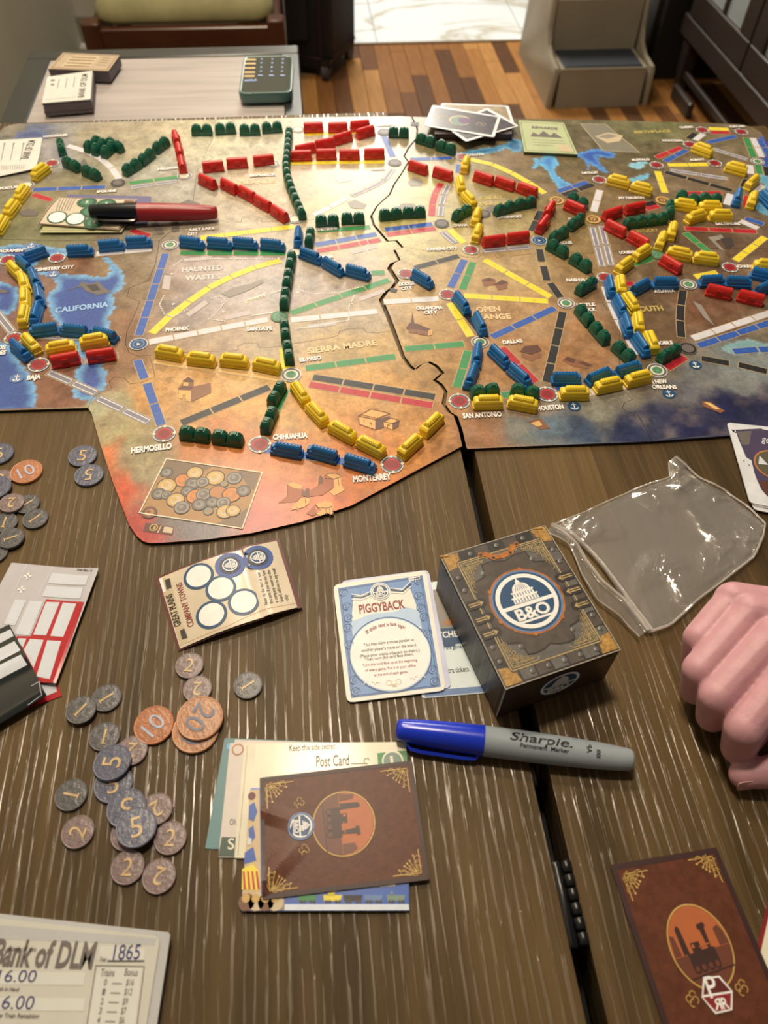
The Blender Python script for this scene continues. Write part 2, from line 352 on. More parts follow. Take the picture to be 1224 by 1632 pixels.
b = MB(); b.box((-.92, -2.2, 0), (-.785, 3.2, 2.4), WALL); structure(b, 'wall_left')
b = MB(); b.box((-.785, 3.2, 0), (-.02, 3.3, 2.4), WALL2); structure(b, 'wall_back')
TRIM = mat('door_trim_grey', (118, 106, 90), .6, var=(9, .12), k=1.2)
b = MB(); b.box((-.03, 3.17, 0), (.055, 3.31, 2.4), TRIM, .006); structure(b, 'trim_2')
b = MB(); b.box((-.785, 3.185, 0), (-.03, 3.2, .09), TRIM, .003); structure(b, 'baseboard_back')

# ---------------------------------------------------------------- the game table
XG = .098                                   # the gap between its two leaves
troot = empty('dining_table', (.1, .4, 0), 'brown oak dining table with a gap between its two leaves, under the board', 'table')
def plank(name, x0, x1, y0, y1, m):
    q = MB(); q.box((x0+.00005, y0, TZ-.03), (x1-.00005, y1, TZ), m, .0003); return q.build(name, troot, smooth=30)
sx = [gp(760, 742).x, gp(938, 1632).x]; SEAM = gp(850, 1180).x
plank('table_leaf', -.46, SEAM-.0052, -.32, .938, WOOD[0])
jr = gp(1150, 1290).x; xs = [SEAM+.0052, jr, jr+.17, .56]
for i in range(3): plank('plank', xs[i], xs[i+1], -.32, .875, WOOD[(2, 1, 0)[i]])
q = MB(); q.box((-.44, -.30, TZ-.075), (.54, -.28, TZ-.03), EDGE, .002); q.box((-.44, .82, TZ-.075), (.54, .84, TZ-.03), EDGE, .002)
q.box((-.44, -.28, TZ-.075), (-.42, .82, TZ-.03), EDGE, .002); q.box((.52, -.28, TZ-.075), (.54, .82, TZ-.03), EDGE, .002)
q.box((SEAM-.03, -.28, TZ-.045), (SEAM+.03, .82, TZ-.036), DARK); q.build('apron', troot)
for lx in (-.41, .51):
    for ly in (-.27, .81):
        q = MB(); q.loft([[(x, y, z) for x, y in rrect(lx, ly, s, s, .006, 2)] for z, s in ((0, .018), (.3, .023), (TZ-.03, .03))], EDGE); q.build('leg', troot, smooth=30)
# hinge let into the gap
hroot = tag(empty('hinge', gp(902, 1440), 'black segmented metal hinge in the gap of the table top', 'hinge'))
hy0, hy1 = gp(920, 1510).y, gp(886, 1372).y
q = MB(); q.box((SEAM-.0052, hy0, TZ-.004), (SEAM-.0005, hy1, TZ+.0012), BLACKM, .0012); q.build('hinge_leaf', hroot, smooth=40)
nb = 6
for i in range(nb):
    a, c = hy0+(hy1-hy0)*i/nb, hy0+(hy1-hy0)*(i+1)/nb
    q = MB(); q.tube([(SEAM+.0024, a+.0004, TZ+.0004), (SEAM+.0024, a+.001, TZ+.0004), (SEAM+.0024, c-.001, TZ+.0004), (SEAM+.0024, c-.0004, TZ+.0004)], [.0022, .0028, .0028, .0022], BLACKM, 12)
    q.build('hinge_knuckle', hroot, smooth=50)

# ---------------------------------------------------------------- grey side table
DZ = .69; R_ = empty('side_table', (-.2, 1.18, 0), 'grey wood-look side table with a dark metal frame beyond the board', 'side table')
GW = mat('grey_wood_laminate', (140, 126, 114), .42, var=(22, .16), stretch=(.25, 3, 1), bump=(80, .1, .0004), k=1.5)
FR = mat('side_table_frame', (66, 64, 58), .30, metal=.5, var=(30, .05), spec=.7)
x0, x1, y0, y1 = -.40, .006, .93, 1.30
q = MB(); q.box((x0+.035, y0+.02, DZ-.012), (x1-.026, y1-.03, DZ-.003), GW); q.build('table_panel', R_)
for a, c in (((x0, y1-.03, DZ-.04), (x1, y1, DZ)), ((x0, y0, DZ-.04), (x1, y0+.02, DZ)), ((x0, y0+.02, DZ-.04), (x0+.035, y1-.03, DZ)), ((x1-.026, y0+.02, DZ-.04), (x1, y1-.03, DZ))):
    q = MB(); q.box(a, c, FR, .002); q.build('frame_rail', R_, smooth=30)
for a in (x0+.02, x1-.02):
    for c in (y0+.02, y1-.02): q = MB(); q.box((a-.012, c-.012, 0), (a+.012, c+.012, DZ-.03), FR, .002); q.build('leg', R_)

# ---------------------------------------------------------------- chair
CW = mat('chair_wood', (70, 36, 18), .3, var=(20, .2), stretch=(.3, 1, 1), k=1.1); CF = mat('olive_cushion', (142, 128, 84), .85, var=(14, .16), bump=(500, .3, .0006), k=1.15)
R_ = empty('dining_chair', (-.25, 2.4, 0), 'dark wooden chair with an olive fabric seat beyond the side table', 'chair')
zx = .42
q = MB(); q.box((-.475, 2.13, zx-.062), (-.045, 2.155, zx), CW, .003); q.build('seat_rail', R_)
q = MB(); q.box((-.475, 2.53, zx-.062), (-.045, 2.555, zx), CW, .003); q.build('seat_rail', R_)
for a in (-.49, -.045): q = MB(); q.box((a-.012, 2.15, zx-.062), (a+.012, 2.54, zx), CW, .003); q.build('seat_rail', R_)
for a in (-.495, -.042):
    q = MB(); q.loft([[(x, y, z) for x, y in rrect(a, 2.145, s, s, .005, 2)] for z, s in ((0, .016), (zx-.06, .022), (zx+.012, .022), (zx+.016, .018))], CW); q.build('leg', R_, smooth=30)
    q = MB(); q.loft([[(x, y+dy, z) for x, y in rrect(a, 2.545, .02, .02, .005, 2)] for z, dy in ((0, .03), (zx, 0), (.95, .07))], CW); q.build('leg', R_, smooth=30)
rg = []
for z, k in ((zx+.001, .97), (zx+.012, 1), (zx+.03, .985), (zx+.05, .93), (zx+.068, .82), (zx+.08, .6), (zx+.085, .3)):
    rg.append([(x, y, z) for x, y in rrect(-.268, 2.345, .222*k, .195*k, .05*k, 5)])
q = MB(); q.loft(rg, CF); q.build('seat_cushion', R_, smooth=70)
q = MB(); q.box((-.50, 2.585, .70), (-.04, 2.61, .93), CW, .004); q.build('backrest', R_)

# ---------------------------------------------------------------- suitcase
SB = mat('black_nylon', (15, 13, 14), .75, var=(200, .3), bump=(700, .4, .0005)); RP = mat('red_piping', (70, 20, 28), .6); RW = mat('wheel_rubber', (70, 66, 66), .45)
R_ = empty('suitcase', (.1, 2.95, 0), 'black soft-sided suitcase on wheels with thin red piping, on the wood floor', 'suitcase')
e0 = Vector((-.20, 2.96, 0)); e1 = Vector((.117, 2.81, 0)); e2 = Vector((.225, 3.02, 0)); e3 = e0+(e2-e1)
def sq(k, z, bow=0):
    c = (e0+e2)/2; P = []
    cs = [e0, e1, e2, e3]
    for i in range(4):
        a, b_, d = cs[i-1], cs[i], cs[(i+1) % 4]
        for t in (0, .33, .66, 1): u = b_+(a-b_).normalized()*.03*(1-t)**2+(d-b_).normalized()*.03*t*t; P.append(c+(u-c)*k+Vector((0, 0, z)))
    return P
q = MB(); q.loft([sq(.95, .035), sq(1, .05), sq(1, .55), sq(.96, .575), sq(.8, .58)], SB); q.build('case_body', R_, smooth=50)
for f in ((e0, e1), (e1, e2)):
    a, c = f; d = (c-a).normalized(); nn = Vector((d.y, -d.x, 0))*.004
    q = MB(); P = [a+d*.03+nn+Vector((0, 0, z)) for z in (.07, .54)]+[c-d*.03+nn+Vector((0, 0, z)) for z in (.54, .07)]; P.append(P[0]); q.tube(P, .0016, RP, 6); q.build('piping', R_)
q = MB(); q.box((-.12, 2.83, .12), (.05, 2.86, .42), SB, .008); o = q.build('front_pocket', R_)
q = MB(); q.tube([(.02, 3.0, .57), (.02, 3.0, .63), (.12, 2.96, .63), (.12, 2.96, .57)], .008, BLACKM, 8); q.build('handle', R_)
for p in (e1+Vector((-.012, .02, 0)), e0+Vector((.03, .01, 0)), e2+Vector((-.03, -.02, 0)), e3+Vector((.01, -.02, 0))):
    ax = (e1-e0).normalized()*.012
    q = MB(); q.tube([p-ax+Vector((0, 0, .028)), p-ax*.8+Vector((0, 0, .028)), p+ax*.8+Vector((0, 0, .028)), p+ax+Vector((0, 0, .028))], [.022, .027, .027, .022], RW, 16); w = q.build('wheel', R_, smooth=50)
    q = MB(); q.tube([p+Vector((0, 0, .07)), p+Vector((0, 0, .048)), p+ax*0+Vector((0, 0, .036))], [.026, .02, .016], BLACKM, 10); q.build('wheel_housing', R_, smooth=50)

# ---------------------------------------------------------------- pet steps
PS = mat('beige_moulded_plastic', (134, 118, 94), .4, var=(8, .06), bump=(400, .12, .0004), k=1.05); PT = mat('charcoal_tread', (32, 34, 38), .6, var=(300, .15), bump=(500, .4, .0006))
R_ = empty('pet_steps', (1.01, 2.7, 0), 'beige moulded pet steps with charcoal treads at the edge of the wood floor', 'steps')
lx0, lx1 = .862, 1.152; H1, H2, H3 = .118, .275, .43; yA, yB, yC = 2.565, 2.73, 2.93
def sec(x, dz=0, g=0): return [(x, yA-g, 0), (x, yA-g+.012, H1-.012+dz), (x, yA+.012, H1+dz), (x, yB-.005, H1+dz), (x, yB+.004, H2-.012+dz), (x, yB+.016, H2+dz), (x, yC-.005, H2+dz), (x, yC+.004, H3-.012+dz), (x, yC+.016, H3+dz), (x, 2.995, H3+dz), (x, 3.0, 0)]
q = MB(); q.loft([sec(lx0), sec(lx1)], PS, caps=True); q.build('steps_body', R_)
def side(x0, x1, xo):     # curved side walls flush with the risers
    pr_ = [(yA, 0), (yA, H1-.008), (yA+.008, H1+.004), (yB-.075, H1+.010), (yB-.03, H1+.03), (yB-.008, H1+.075), (yB, H2-.008), (yB+.008, H2+.004), (yC-.09, H2+.010), (yC-.035, H2+.03), (yC-.008, H2+.08), (yC, H3-.006), (yC+.01, H3+.006), (2.99, H3+.012), (3.0, 0)]
    return [[(x+xo*(H3-z)*.045, y+e, max(0, z-e)) for y, z in pr_] for x, e in ((x0, .0), (x0+(x1-x0)*.7, 0), (x1, .006))]
q = MB(); q.loft(side(lx0+.004, lx0-.014, -1), PS); q.build('side_wall', R_, smooth=40)
q = MB(); q.loft(side(lx1-.004, lx1+.014, 1), PS); q.build('side_wall', R_, smooth=40)
for (ya, yb, z) in ((yA+.018, yB-.012, H1), (yB+.022, yC-.012, H2), (yC+.022, 2.985, H3)):
    q = MB(); q.box((lx0+.012, ya, z-.002), (lx1-.012, yb, z+.005), PT, .003); q.build('tread', R_, smooth=30)
# standing board with a cream edge
BW = mat('brown_board', (92, 58, 34), .55, var=(10, .2), k=1.1); CE = mat('cream_edge', (190, 172, 144), .6)
R_ = empty('folding_panel', (.90, 3.1, 0), 'brown wooden panel with a pale edge standing behind the pet steps', 'panel')
q = MB(); q.prism([(.862, 3.03), (.868, 3.026), (1.02, 3.30), (1.014, 3.304)], 0.004, .62, CE); q.build('panel_edge', R_)
q = MB(); q.prism([(.870, 3.028), (.884, 3.022), (1.034, 3.296), (1.02, 3.302)], 0.0, .62, BW); q.build('panel_board', R_)

# ---------------------------------------------------------------- dark glazed cabinet on the right
CB = mat('espresso_wood', (40, 30, 24), .38, var=(16, .15), stretch=(1, .3, 1), k=1.15); GLS = mat('cabinet_glass', (140, 140, 132), .12, var=(6, .05), spec=.8)
CH = mat('cabinet_near_black', (18, 14, 12), .6)  # near-black body colour shared by both cabinets
R_ = empty('glass_cabinet', (1.5, 2.3, 0), 'dark espresso cabinet on legs with glazed doors, right of the pet steps', 'cabinet')
X = 1.30; za = .168; ya, yb = .95, 2.72
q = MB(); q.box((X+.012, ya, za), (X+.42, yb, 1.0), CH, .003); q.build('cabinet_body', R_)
q = MB(); q.box((X-.006, ya, za), (X+.014, yb, za+.062), CB, .004); q.build('base_rail', R_)
def door(y0, y1):
    d = MB(); w = .075
    d.box((X-.008, y0, za+.066), (X+.012, y1, za+.066+w), CB, .003); d.box((X-.008, y0, .9), (X+.012, y1, .97), CB, .003)
    d.box((X-.008, y0, za+.066+w), (X+.012, y0+w, .9), CB, .003); d.box((X-.008, y1-w, za+.066+w), (X+.012, y1, .9), CB, .003)
    o = d.build('door', R_)
    g = MB(); g.box((X+.004, y0+w, za+.066+w), (X+.007, y1-w, .9), GLS); g.build('pane', R_).parent = o
    m_ = MB(); cy = (y0+y1)/2; m_.box((X-.004, cy-.008, za+.066+w), (X+.01, cy+.008, .9), CB, .002); m_.build('glazing_bar', R_).parent = o
    k = MB(); k.tube([(X-.008, y0+.03, .55), (X-.02, y0+.03, .55), (X-.028, y0+.03, .55)], [.004, .004, .008], BLACKM, 10); k.build('door_knob', R_).parent = o
for y in (.97, 1.40, 1.83, 2.26): door(y, y+.42)
for y in (yb-.05, 1.85, ya+.02):
    q = MB(); q.loft([[(a, c, z) for a, c in rrect(X+.03, y, s, s, .004, 2)] for z, s in ((0, .016), (za, .026))], CB); q.build('leg', R_)
q = MB(); q.box((X+.02, ya, .05), (X+.035, yb, .075), CB, .003); q.build('stretcher', R_)
q = MB(); q.box((X-.02, 2.46, 0), (X+.0, 2.62, .05), CB, .006); q.build('foot_block', R_)
R_ = empty('dark_cabinet', (1.3, 3.0, 0), 'tall near-black cabinet side between the pet steps and the glazed cabinet', 'cabinet')
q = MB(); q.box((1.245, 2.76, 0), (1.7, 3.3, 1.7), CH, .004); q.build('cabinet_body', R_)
q = MB(); q.box((1.232, 2.80, .05), (1.246, 3.26, 1.6), CB, .003); q.build('side_panel', R_)
q = MB(); q.tube([(1.232, 3.02, .27), (1.222, 3.02, .275), (1.215, 3.02, .29)], [.012, .02, .012], mat('reddish_wood', (150, 70, 44), .4), 12); q.build('knob', R_, smooth=50)
# ---------------------------------------------------------------- the game board
BT = .0026                                    # board thickness
BORDER = [(655,186),(664,205),(663,220),(650,236),(643,249),(650,258),(640,275),(627,294),(620,310),(600,328),(590,345),(594,359),(605,372),(616,385),(630,384),(640,395),(627,399),(635,415),(622,420),(617,428),(630,448),(622,459),(612,466),(604,478),(616,507),(624,528),(640,569),(650,583),(659,590),(668,582),(680,577),(692,583),(703,595),(690,606),(700,613),(708,624),(704,643),(713,656),(723,662),(731,684),(737,711)]
bi = lambda p: BORDER.index(p)
S1 = [(140,650),(147,635),(160,624),(178,620),(174,608),(182,601),(198,602),(207,612),(225,610),(247,600),(243,583),(238,566),(300,561),(375,559),(380,557),(379,551),(390,547),(410,547),(414,554),(430,554),(527,538),(539,534),(541,528),(556,524),(579,523),(584,530),(600,531)]
S1a, S1b = S1[:12], S1[11:]
S2 = [(254,384),(248,420),(237,447),(223,452),(206,459),(202,473),(223,480),(218,493),(202,528),(200,548),(206,562),(220,568)]
S3a = [(-90,378),(100,384),(205,383)]; S3b = [(254,384),(280,362),(300,352)]; S3c = [(310,351),(320,350),(384,354),(386,347),(400,344),(415,347),(417,354),(470,352)]
S4 = [(343,190),(342,215),(327,245),(340,250),(315,270),(312,290),(308,320)]
L_ = lambda *a: [p for q in a for p in q]; rev = lambda a: list(a)[::-1]
def wl(pts): return world_px(pts, BT)
PIECES_L = [
 wl(L_([(-90,330),(0,208),(6,203),(16,199),(30,197)], S4, [(310,351)], rev(S3b), rev(S3a))),
 wl(L_([(343,190),(500,187),(640,185)], BORDER[:bi((590,345))+1], rev(S3c), rev(S4)[:-1])),
 wl(L_(S3a, [(254,384)], S2[1:], rev(S1a), [(-140,659)])),
 wl(L_([(254,384),(280,362),(300,352)], S3c, BORDER[bi((590,345)):bi((624,528))+1], rev(S1b), rev(S2)[:-1])),
 wl(L_(S1a, S1b[1:], BORDER[bi((624,528)):], [(560,806),(480,832),(400,850),(330,860),(262,865),(240,866),(228,863),(218,855),(205,836),(180,770),(160,710),(146,660)])),
]
def bshift(p):
    x, y = p; k = 2.2 if y < 340 else 3.2 if y < 420 else 6.5 if y < 560 else 5 if y < 640 else 6
    return (x+k, y-(1 if 340 < y < 620 else 0)+(1.5 if y > 640 else 0))
BR = [bshift(p) for p in BORDER]
R1 = [(760,412),(770,404),(786,403),(792,411),(870,402),(930,404),(1010,398),(1020,390),(1034,390),(1040,399),(1150,396)]
R2 = [(940,430),(968,470),(960,482),(968,494),(984,492),(990,510),(985,560),(993,620),(1008,637),(995,642),(992,650),(1002,658),(1014,656),(1024,674),(1036,697)]
def wr(p): return wl([p])[0]
XR = gp(1224, 240, BT).x+.02
ie = BORDER.index((640,395))
TOPR = wl([(690,187),(900,190),(1100,195),(1180,198),(1198,202),(1213,211),(1222,225)])
rb = (XR, wr((1224, 690))[1]-.006)
PIECES_R = [
 TOPR+[(XR, gp(1224, 300, BT).y), (XR, gp(1224, 402, BT).y)]+wl(rev(R1)+rev(BR[:ie+1])),
 wl(R1[:6]+R2+[(1040,703.5),(900,709),(745,715.5)]+rev(BR[ie:])),
 wl(rev(R2)+R1[5:])+[(XR, gp(1224, 402, BT).y), rb]+wl([(1224,690),(1040,703.5)]),
]
# ground colours read off the photograph: x, y, r, g, b
GC = [(10,205,120,110,92),(60,212,92,98,118),(100,215,138,130,118),(82,232,150,140,132),(30,250,140,128,108),(150,215,160,142,112),(230,200,168,150,118),(300,200,190,172,134),(400,200,196,182,150),(330,230,198,184,148),(230,262,176,166,142),(200,240,165,148,115),
 (130,300,132,118,86),(60,330,128,116,82),(100,360,116,110,76),(30,375,118,112,76),(60,390,124,116,80),(240,300,152,138,118),(300,300,170,158,136),(280,350,160,142,118),(350,340,176,156,126),(250,365,140,122,98),
 (400,300,192,166,130),(520,280,196,166,128),(560,240,190,164,130),(500,215,196,176,146),(590,195,158,144,122),(440,340,186,162,128),(540,330,190,168,112),(640,290,178,160,104),(600,300,186,164,114),
 (680,300,176,158,98),(640,360,184,164,98),(560,380,182,160,112),(540,400,170,148,112),(680,390,178,156,98),(780,310,152,134,84),(820,350,160,138,88),(740,300,164,144,92),(700,230,128,110,74),(720,200,104,94,66),(830,250,128,104,72),
 (860,210,98,88,56),(900,260,112,94,62),(1000,205,108,100,66),(1050,200,110,104,66),(1020,250,98,84,56),(960,230,100,86,60),(1180,205,116,98,70),(1080,250,112,92,64),(1120,285,122,100,74),(900,300,118,96,64),(980,320,122,98,66),
 (890,345,132,108,68),(900,380,140,112,66),(1000,345,112,86,58),(1040,390,110,84,58),(1130,390,98,72,52),(1170,330,110,90,66),(1200,400,104,78,56),(1200,440,114,86,62),
 (830,430,176,142,96),(800,420,178,144,98),(700,440,178,142,94),(660,520,182,140,88),(640,470,182,146,98),(840,500,172,130,86),(820,560,168,122,80),(780,590,172,124,78),(930,440,150,116,76),(960,470,132,98,66),(930,530,160,114,74),(960,580,158,110,70),(900,570,160,112,70),
 (1040,500,108,82,56),(1060,540,104,78,54),(1010,520,112,84,56),(1140,480,118,84,60),(1150,520,112,80,56),(1180,460,104,78,54),(1060,440,108,84,58),(1120,500,124,82,56),(1020,580,118,94,66),(1210,530,120,104,80),
 (720,660,168,118,76),(760,690,152,104,70),(700,600,170,128,78),(790,680,146,108,78),(840,650,138,108,82),(880,645,136,122,104),(840,680,118,116,104),(880,685,94,106,110),(930,690,66,76,92),(960,650,132,124,104),(1000,640,128,116,98),
 (1000,685,46,50,74),(1040,660,52,52,72),(1090,620,104,98,96),(1100,680,38,38,66),(1160,650,38,38,66),(1210,640,44,42,66),(1130,600,118,114,106),(1180,600,124,122,112),(1210,585,122,124,116),(1150,560,112,112,104),(1065,600,130,116,92),
 (270,400,150,128,106),(300,420,166,142,126),(380,420,172,152,136),(330,480,164,144,132),(300,500,160,138,124),(420,470,162,144,132),(540,460,172,148,126),(560,430,172,150,124),(500,470,170,148,130),(580,510,176,150,118),(260,520,156,126,100),(330,545,164,134,104),(420,540,168,140,104),(500,520,172,146,112),(230,470,138,112,84),(220,420,134,112,84),(240,390,146,126,98),(205,440,130,104,76),
 (560,555,186,152,100),(600,550,186,148,94),(400,600,206,158,92),(330,620,206,150,84),(280,600,204,152,92),(480,650,208,150,80),(600,620,196,144,84),(660,640,196,138,78),(700,680,194,134,74),(240,640,196,138,78),(400,660,204,142,76),
 (200,650,176,160,116),(160,650,178,168,128),(165,680,176,150,106),(185,690,166,148,102),(205,720,158,144,98),(230,760,154,134,96),(240,730,160,140,98),(300,720,196,118,60),(350,710,200,116,58),(440,740,204,118,60),(520,740,200,120,60),(180,730,196,104,58),(190,780,196,84,48),(215,820,180,64,46),(430,800,198,88,50),(520,790,204,104,56),(600,770,202,118,60),(650,730,200,130,68),(420,830,192,66,44),(395,850,196,60,44),(230,850,176,54,44),(560,760,200,110,54),
 (300,840,98,88,84),(340,850,90,82,80),(265,828,110,96,88),(380,848,108,84,74),
 (130,430,128,88,62),(30,450,132,90,66),(60,470,130,90,66),(65,520,126,86,62),(185,430,138,110,76),(190,520,138,100,70),(185,580,142,104,72),(120,600,128,84,60),(80,620,128,84,60),(160,620,134,92,64),(110,640,130,84,62),(10,470,60,80,128)]
def cr(pts, ox=0, oy=0, s=1): return [(ox+x/s, oy+y/s) for x, y in pts]
WATER = [  # polygon, deep colour, rim colour, rim width
 (cr([(0,60),(150,45),(340,60),(545,90),(545,140),(420,130),(300,190),(280,250),(500,285),(700,305),(850,310),(900,270),(870,200),(820,165),(900,170),(960,230),(1015,310),(1000,400),(920,460),(925,560),(885,640),(890,740),(920,830),(840,990),(865,1100),(870,1180),(810,1260),(740,1330),(640,1310),(585,1270),(625,1190),(612,1120),(650,1000),(640,900),(560,780),(430,650),(400,540),(385,460),(450,410),(465,350),(420,320),(330,285),(250,250),(170,200),(0,150)],0,380,5.1), (70,86,138), (118,160,184), .0075),
 (cr([(-60,360),(60,360),(140,410),(155,480),(130,560),(70,620),(-60,600)],0,380,5.1), (66,82,134), (110,156,186), .006),
 (cr([(-600,760),(0,830),(100,900),(180,1020),(240,1080),(270,1150),(295,1260),(280,1330),(290,1420),(-700,1450)],0,380,5.1), (66,84,136), (112,158,188), .007),
 (cr([(1015,320),(1050,330),(1060,310),(1135,310),(1150,350),(1130,390),(1160,430),(1224,470),(1240,500),(1150,490),(1110,420),(1060,360),(1020,380)],560,160,3.497), (72,118,172), (104,166,196), .008),
 (cr([(330,715),(380,700),(430,690),(520,715),(510,735),(430,725),(450,760),(485,800),(460,800),(400,760),(390,790),(378,750)],804,0,2.914), (56,84,152), (88,140,190), .006),
 (cr([(580,300),(700,270),(800,260),(860,240),(890,210),(950,220),(960,280),(900,285),(860,262),(820,285),(740,300),(640,305)],560,160,3.497), (58,100,132), (96,150,172), .006),
 (cr([(1085,500),(1150,490),(1260,570),(1260,900),(1165,900),(1140,700),(1100,600)],1080,160,8.5), (44,64,130), (70,90,150), .005),
 (cr([(1080,1010),(1260,1010),(1260,1400),(1150,1380),(1170,1250),(1190,1150),(1100,1100)],1080,160,8.5), (86,138,160), (110,160,172), .006),
 (cr([(930,150),(1050,140),(1080,175),(1224,200),(1224,290),(1150,270),(1080,210),(960,190)],1000,290,5.46), (86,138,160), (110,160,172), .005),
 (cr([(430,360),(540,335),(555,350),(500,385)],874,160,3.497), (120,170,180), (140,180,186), .006),
 (cr([(440,440),(560,405),(560,430),(480,460)],874,160,3.497), (100,150,175), (120,170,186), .006),
 ([(30,210),(60,206),(82,214),(78,222),(20,222)], (72,78,110), (96,100,118), .008),
 ([(82,230),(112,226),(116,262),(96,268),(78,250)], (138,130,128), (146,136,130), .01),
 ([(1148,556),(1165,545),(1190,540),(1224,548),(1240,560),(1200,562),(1170,566)], (118,150,146), (126,152,146), .006),
]
WATER = [(world_px(p, BT), d, r, w) for p, d, r, w in WATER]
GW_ = np.array([tuple(gp(x, y, BT))[:2] for x, y, *_ in GC]); GCc = np.array([alb(c[2:], 1.0) for c in GC])
def ground(P):
    Q = P+np.stack([fbm(P, 40, 1)-.5, fbm(P, 40, 2)-.5], 1)*.03+np.stack([fbm(P, 260, 5)-.5, fbm(P, 260, 6)-.5], 1)*.006
    out = np.zeros((len(P), 3)); den = np.zeros(len(P))
    for g, c in zip(GW_, GCc):
        d2 = ((Q-g)**2).sum(1)/(1+.35*g[1])**2; w = 1/(d2+2e-5)**2; out += w[:, None]*c; den += w
    out /= den[:, None]
    out *= (.97+.75*(fbm(P, 90, 9)-.5)+.6*(fbm(P, 300, 12)-.5))[:, None]
    dk = np.clip((fbm(P, 120, 20)-.58)*5, 0, 1)*np.clip(fbm(P, 30, 22)*2-.7, 0, 1); out *= (1-.40*dk)[:, None]
    hz = np.clip((fbm(P, 55, 31)-.55)*4, 0, 1); out = out*(1-.18*hz[:, None])+np.array([.62, .50, .38])*.18*hz[:, None]
    R = P+np.stack([fbm(P, 180, 14)-.5, fbm(P, 180, 15)-.5], 1)*.0045
    for poly, dp, rm, wd in WATER:
        i = inpoly(R, poly)
        if not i.any(): continue
        d = dist(R[i], poly); t = np.clip(d/wd, 0, 1)**1.5; c = (1-t)[:, None]*np.array(alb(rm))+t[:, None]*np.array(alb(dp))
        c *= (1+.3*(fbm(P[i], 70, 41)-.5))[:, None]; out[i] = c*np.where(d < .0012, 1.12, 1)[:, None]
    return np.clip(out, .002, .95)
def board_mat():
    m = bpy.data.materials.new('printed_board'); m.use_nodes = True; nt = m.node_tree; N = nt.nodes; L = nt.links; b = N['Principled BSDF']
    a = N.new('ShaderNodeAttribute'); a.attribute_name = 'ink'
    tc = N.new('ShaderNodeTexCoord'); n = N.new('ShaderNodeTexNoise'); n.inputs['Scale'].default_value = 420; n.inputs['Detail'].default_value = 5; L.new(tc.outputs['Object'], n.inputs['Vector'])
    r = N.new('ShaderNodeMapRange'); r.inputs['From Min'].default_value = .3; r.inputs['From Max'].default_value = .7; r.inputs['To Min'].default_value = .84; r.inputs['To Max'].default_value = 1.14; L.new(n.outputs[0], r.inputs[0])
    s = N.new('ShaderNodeVectorMath'); s.operation = 'SCALE'; L.new(a.outputs['Color'], s.inputs[0]); L.new(r.outputs[0], s.inputs['Scale']); L.new(s.outputs[0], b.inputs['Base Color'])
    b.inputs['Roughness'].default_value = .31; b.inputs['Specular IOR Level'].default_value = .42
    w = N.new('ShaderNodeTexNoise'); w.inputs['Scale'].default_value = 900; L.new(tc.outputs['Object'], w.inputs['Vector'])
    bp = N.new('ShaderNodeBump'); bp.inputs['Strength'].default_value = .12; bp.inputs['Distance'].default_value = .0004; L.new(w.outputs[0], bp.inputs['Height']); L.new(bp.outputs[0], b.inputs['Normal'])
    return m
BM = board_mat(); BSIDE = mat('board_edge', (30, 24, 22), .7)
def board_piece(poly, parent):
    poly = hull_inset(poly, .00018); P = np.array(poly); n = len(poly); st = .0026
    ys = P[:, 1]; gx, gy = np.meshgrid(np.arange(P[:, 0].min(), P[:, 0].max(), st), np.arange(P[:, 1].min(), P[:, 1].max(), st))
    G = np.stack([gx.ravel(), gy.ravel()], 1); G = G+RNG.uniform(-.0004, .0004, G.shape); G = G[inpoly(G, poly)]; G = G[dist(G, poly) > .001]
    vs, es, fs, *_ = delaunay_2d_cdt([Vector(p) for p in poly]+[Vector(p) for p in G.tolist()], [(i, (i+1) % n) for i in range(n)], [], 0, 1e-7)
    V = np.array([v[:] for v in vs]); cen = np.array([V[list(f)].mean(0) for f in fs]); keep = inpoly(cen, poly); fs = [f for f, k in zip(fs, keep) if k]
    col = ground(V); k = len(vs); o = np.array(parent.location)
    verts = [(x-o[0], y-o[1], TZ+BT-o[2]) for x, y in V]
    # skirt and underside
    k0 = len(verts); verts += [(x-o[0], y-o[1], TZ+BT-o[2]) for x, y in poly]; k1 = len(verts); verts += [(x-o[0], y-o[1], TZ-o[2]+.0001) for x, y in poly]
    sf = [(k0+i, k0+(i+1) % n, k1+(i+1) % n, k1+i) for i in range(n)]+[tuple(k1+i for i in range(n))]
    me = bpy.data.meshes.new('board_piece'); me.from_pydata(verts, [], fs+sf); me.materials.append(BM); me.materials.append(BSIDE)
    me.polygons.foreach_set('material_index', [0]*len(fs)+[1]*len(sf))
    at = me.color_attributes.new('ink', 'FLOAT_COLOR', 'POINT'); c4 = np.ones((len(verts), 4), np.float32); c4[:k, :3] = col; at.data.foreach_set('color', c4.ravel()); me.update()
    # all top faces must look up
    ob = bpy.data.objects.new('board_piece', me); C.objects.link(ob); ob.parent = parent; return ob
BL_ = Flat('game_board', 'left half of the railway map board, with the orange corner panel of coins', 'game board', (380, 480), BT)
BR_ = Flat('game_board', 'right half of the railway map board, with dark blue sea along its near edge', 'game board', (900, 430), BT)
for p in PIECES_L: board_piece(p, BL_.root)
for p in PIECES_R: board_piece(p, BR_.root)
BW_np = [tuple(gp(x, y, BT))[:2] for x, y in BORDER]
def side_of(x, y):
    if y > 700 or y < 186: return BL_ if x < 738 else BR_
    bx = np.interp(y, [p[1] for p in BORDER[::1]], [p[0] for p in BORDER]) if False else None
    best = min(range(len(BORDER)-1), key=lambda i: abs((BORDER[i][1]+BORDER[i+1][1])/2-y)); X = (BORDER[best][0]+BORDER[best+1][0])/2
    return BL_ if x < X else BR_
RC = [0]
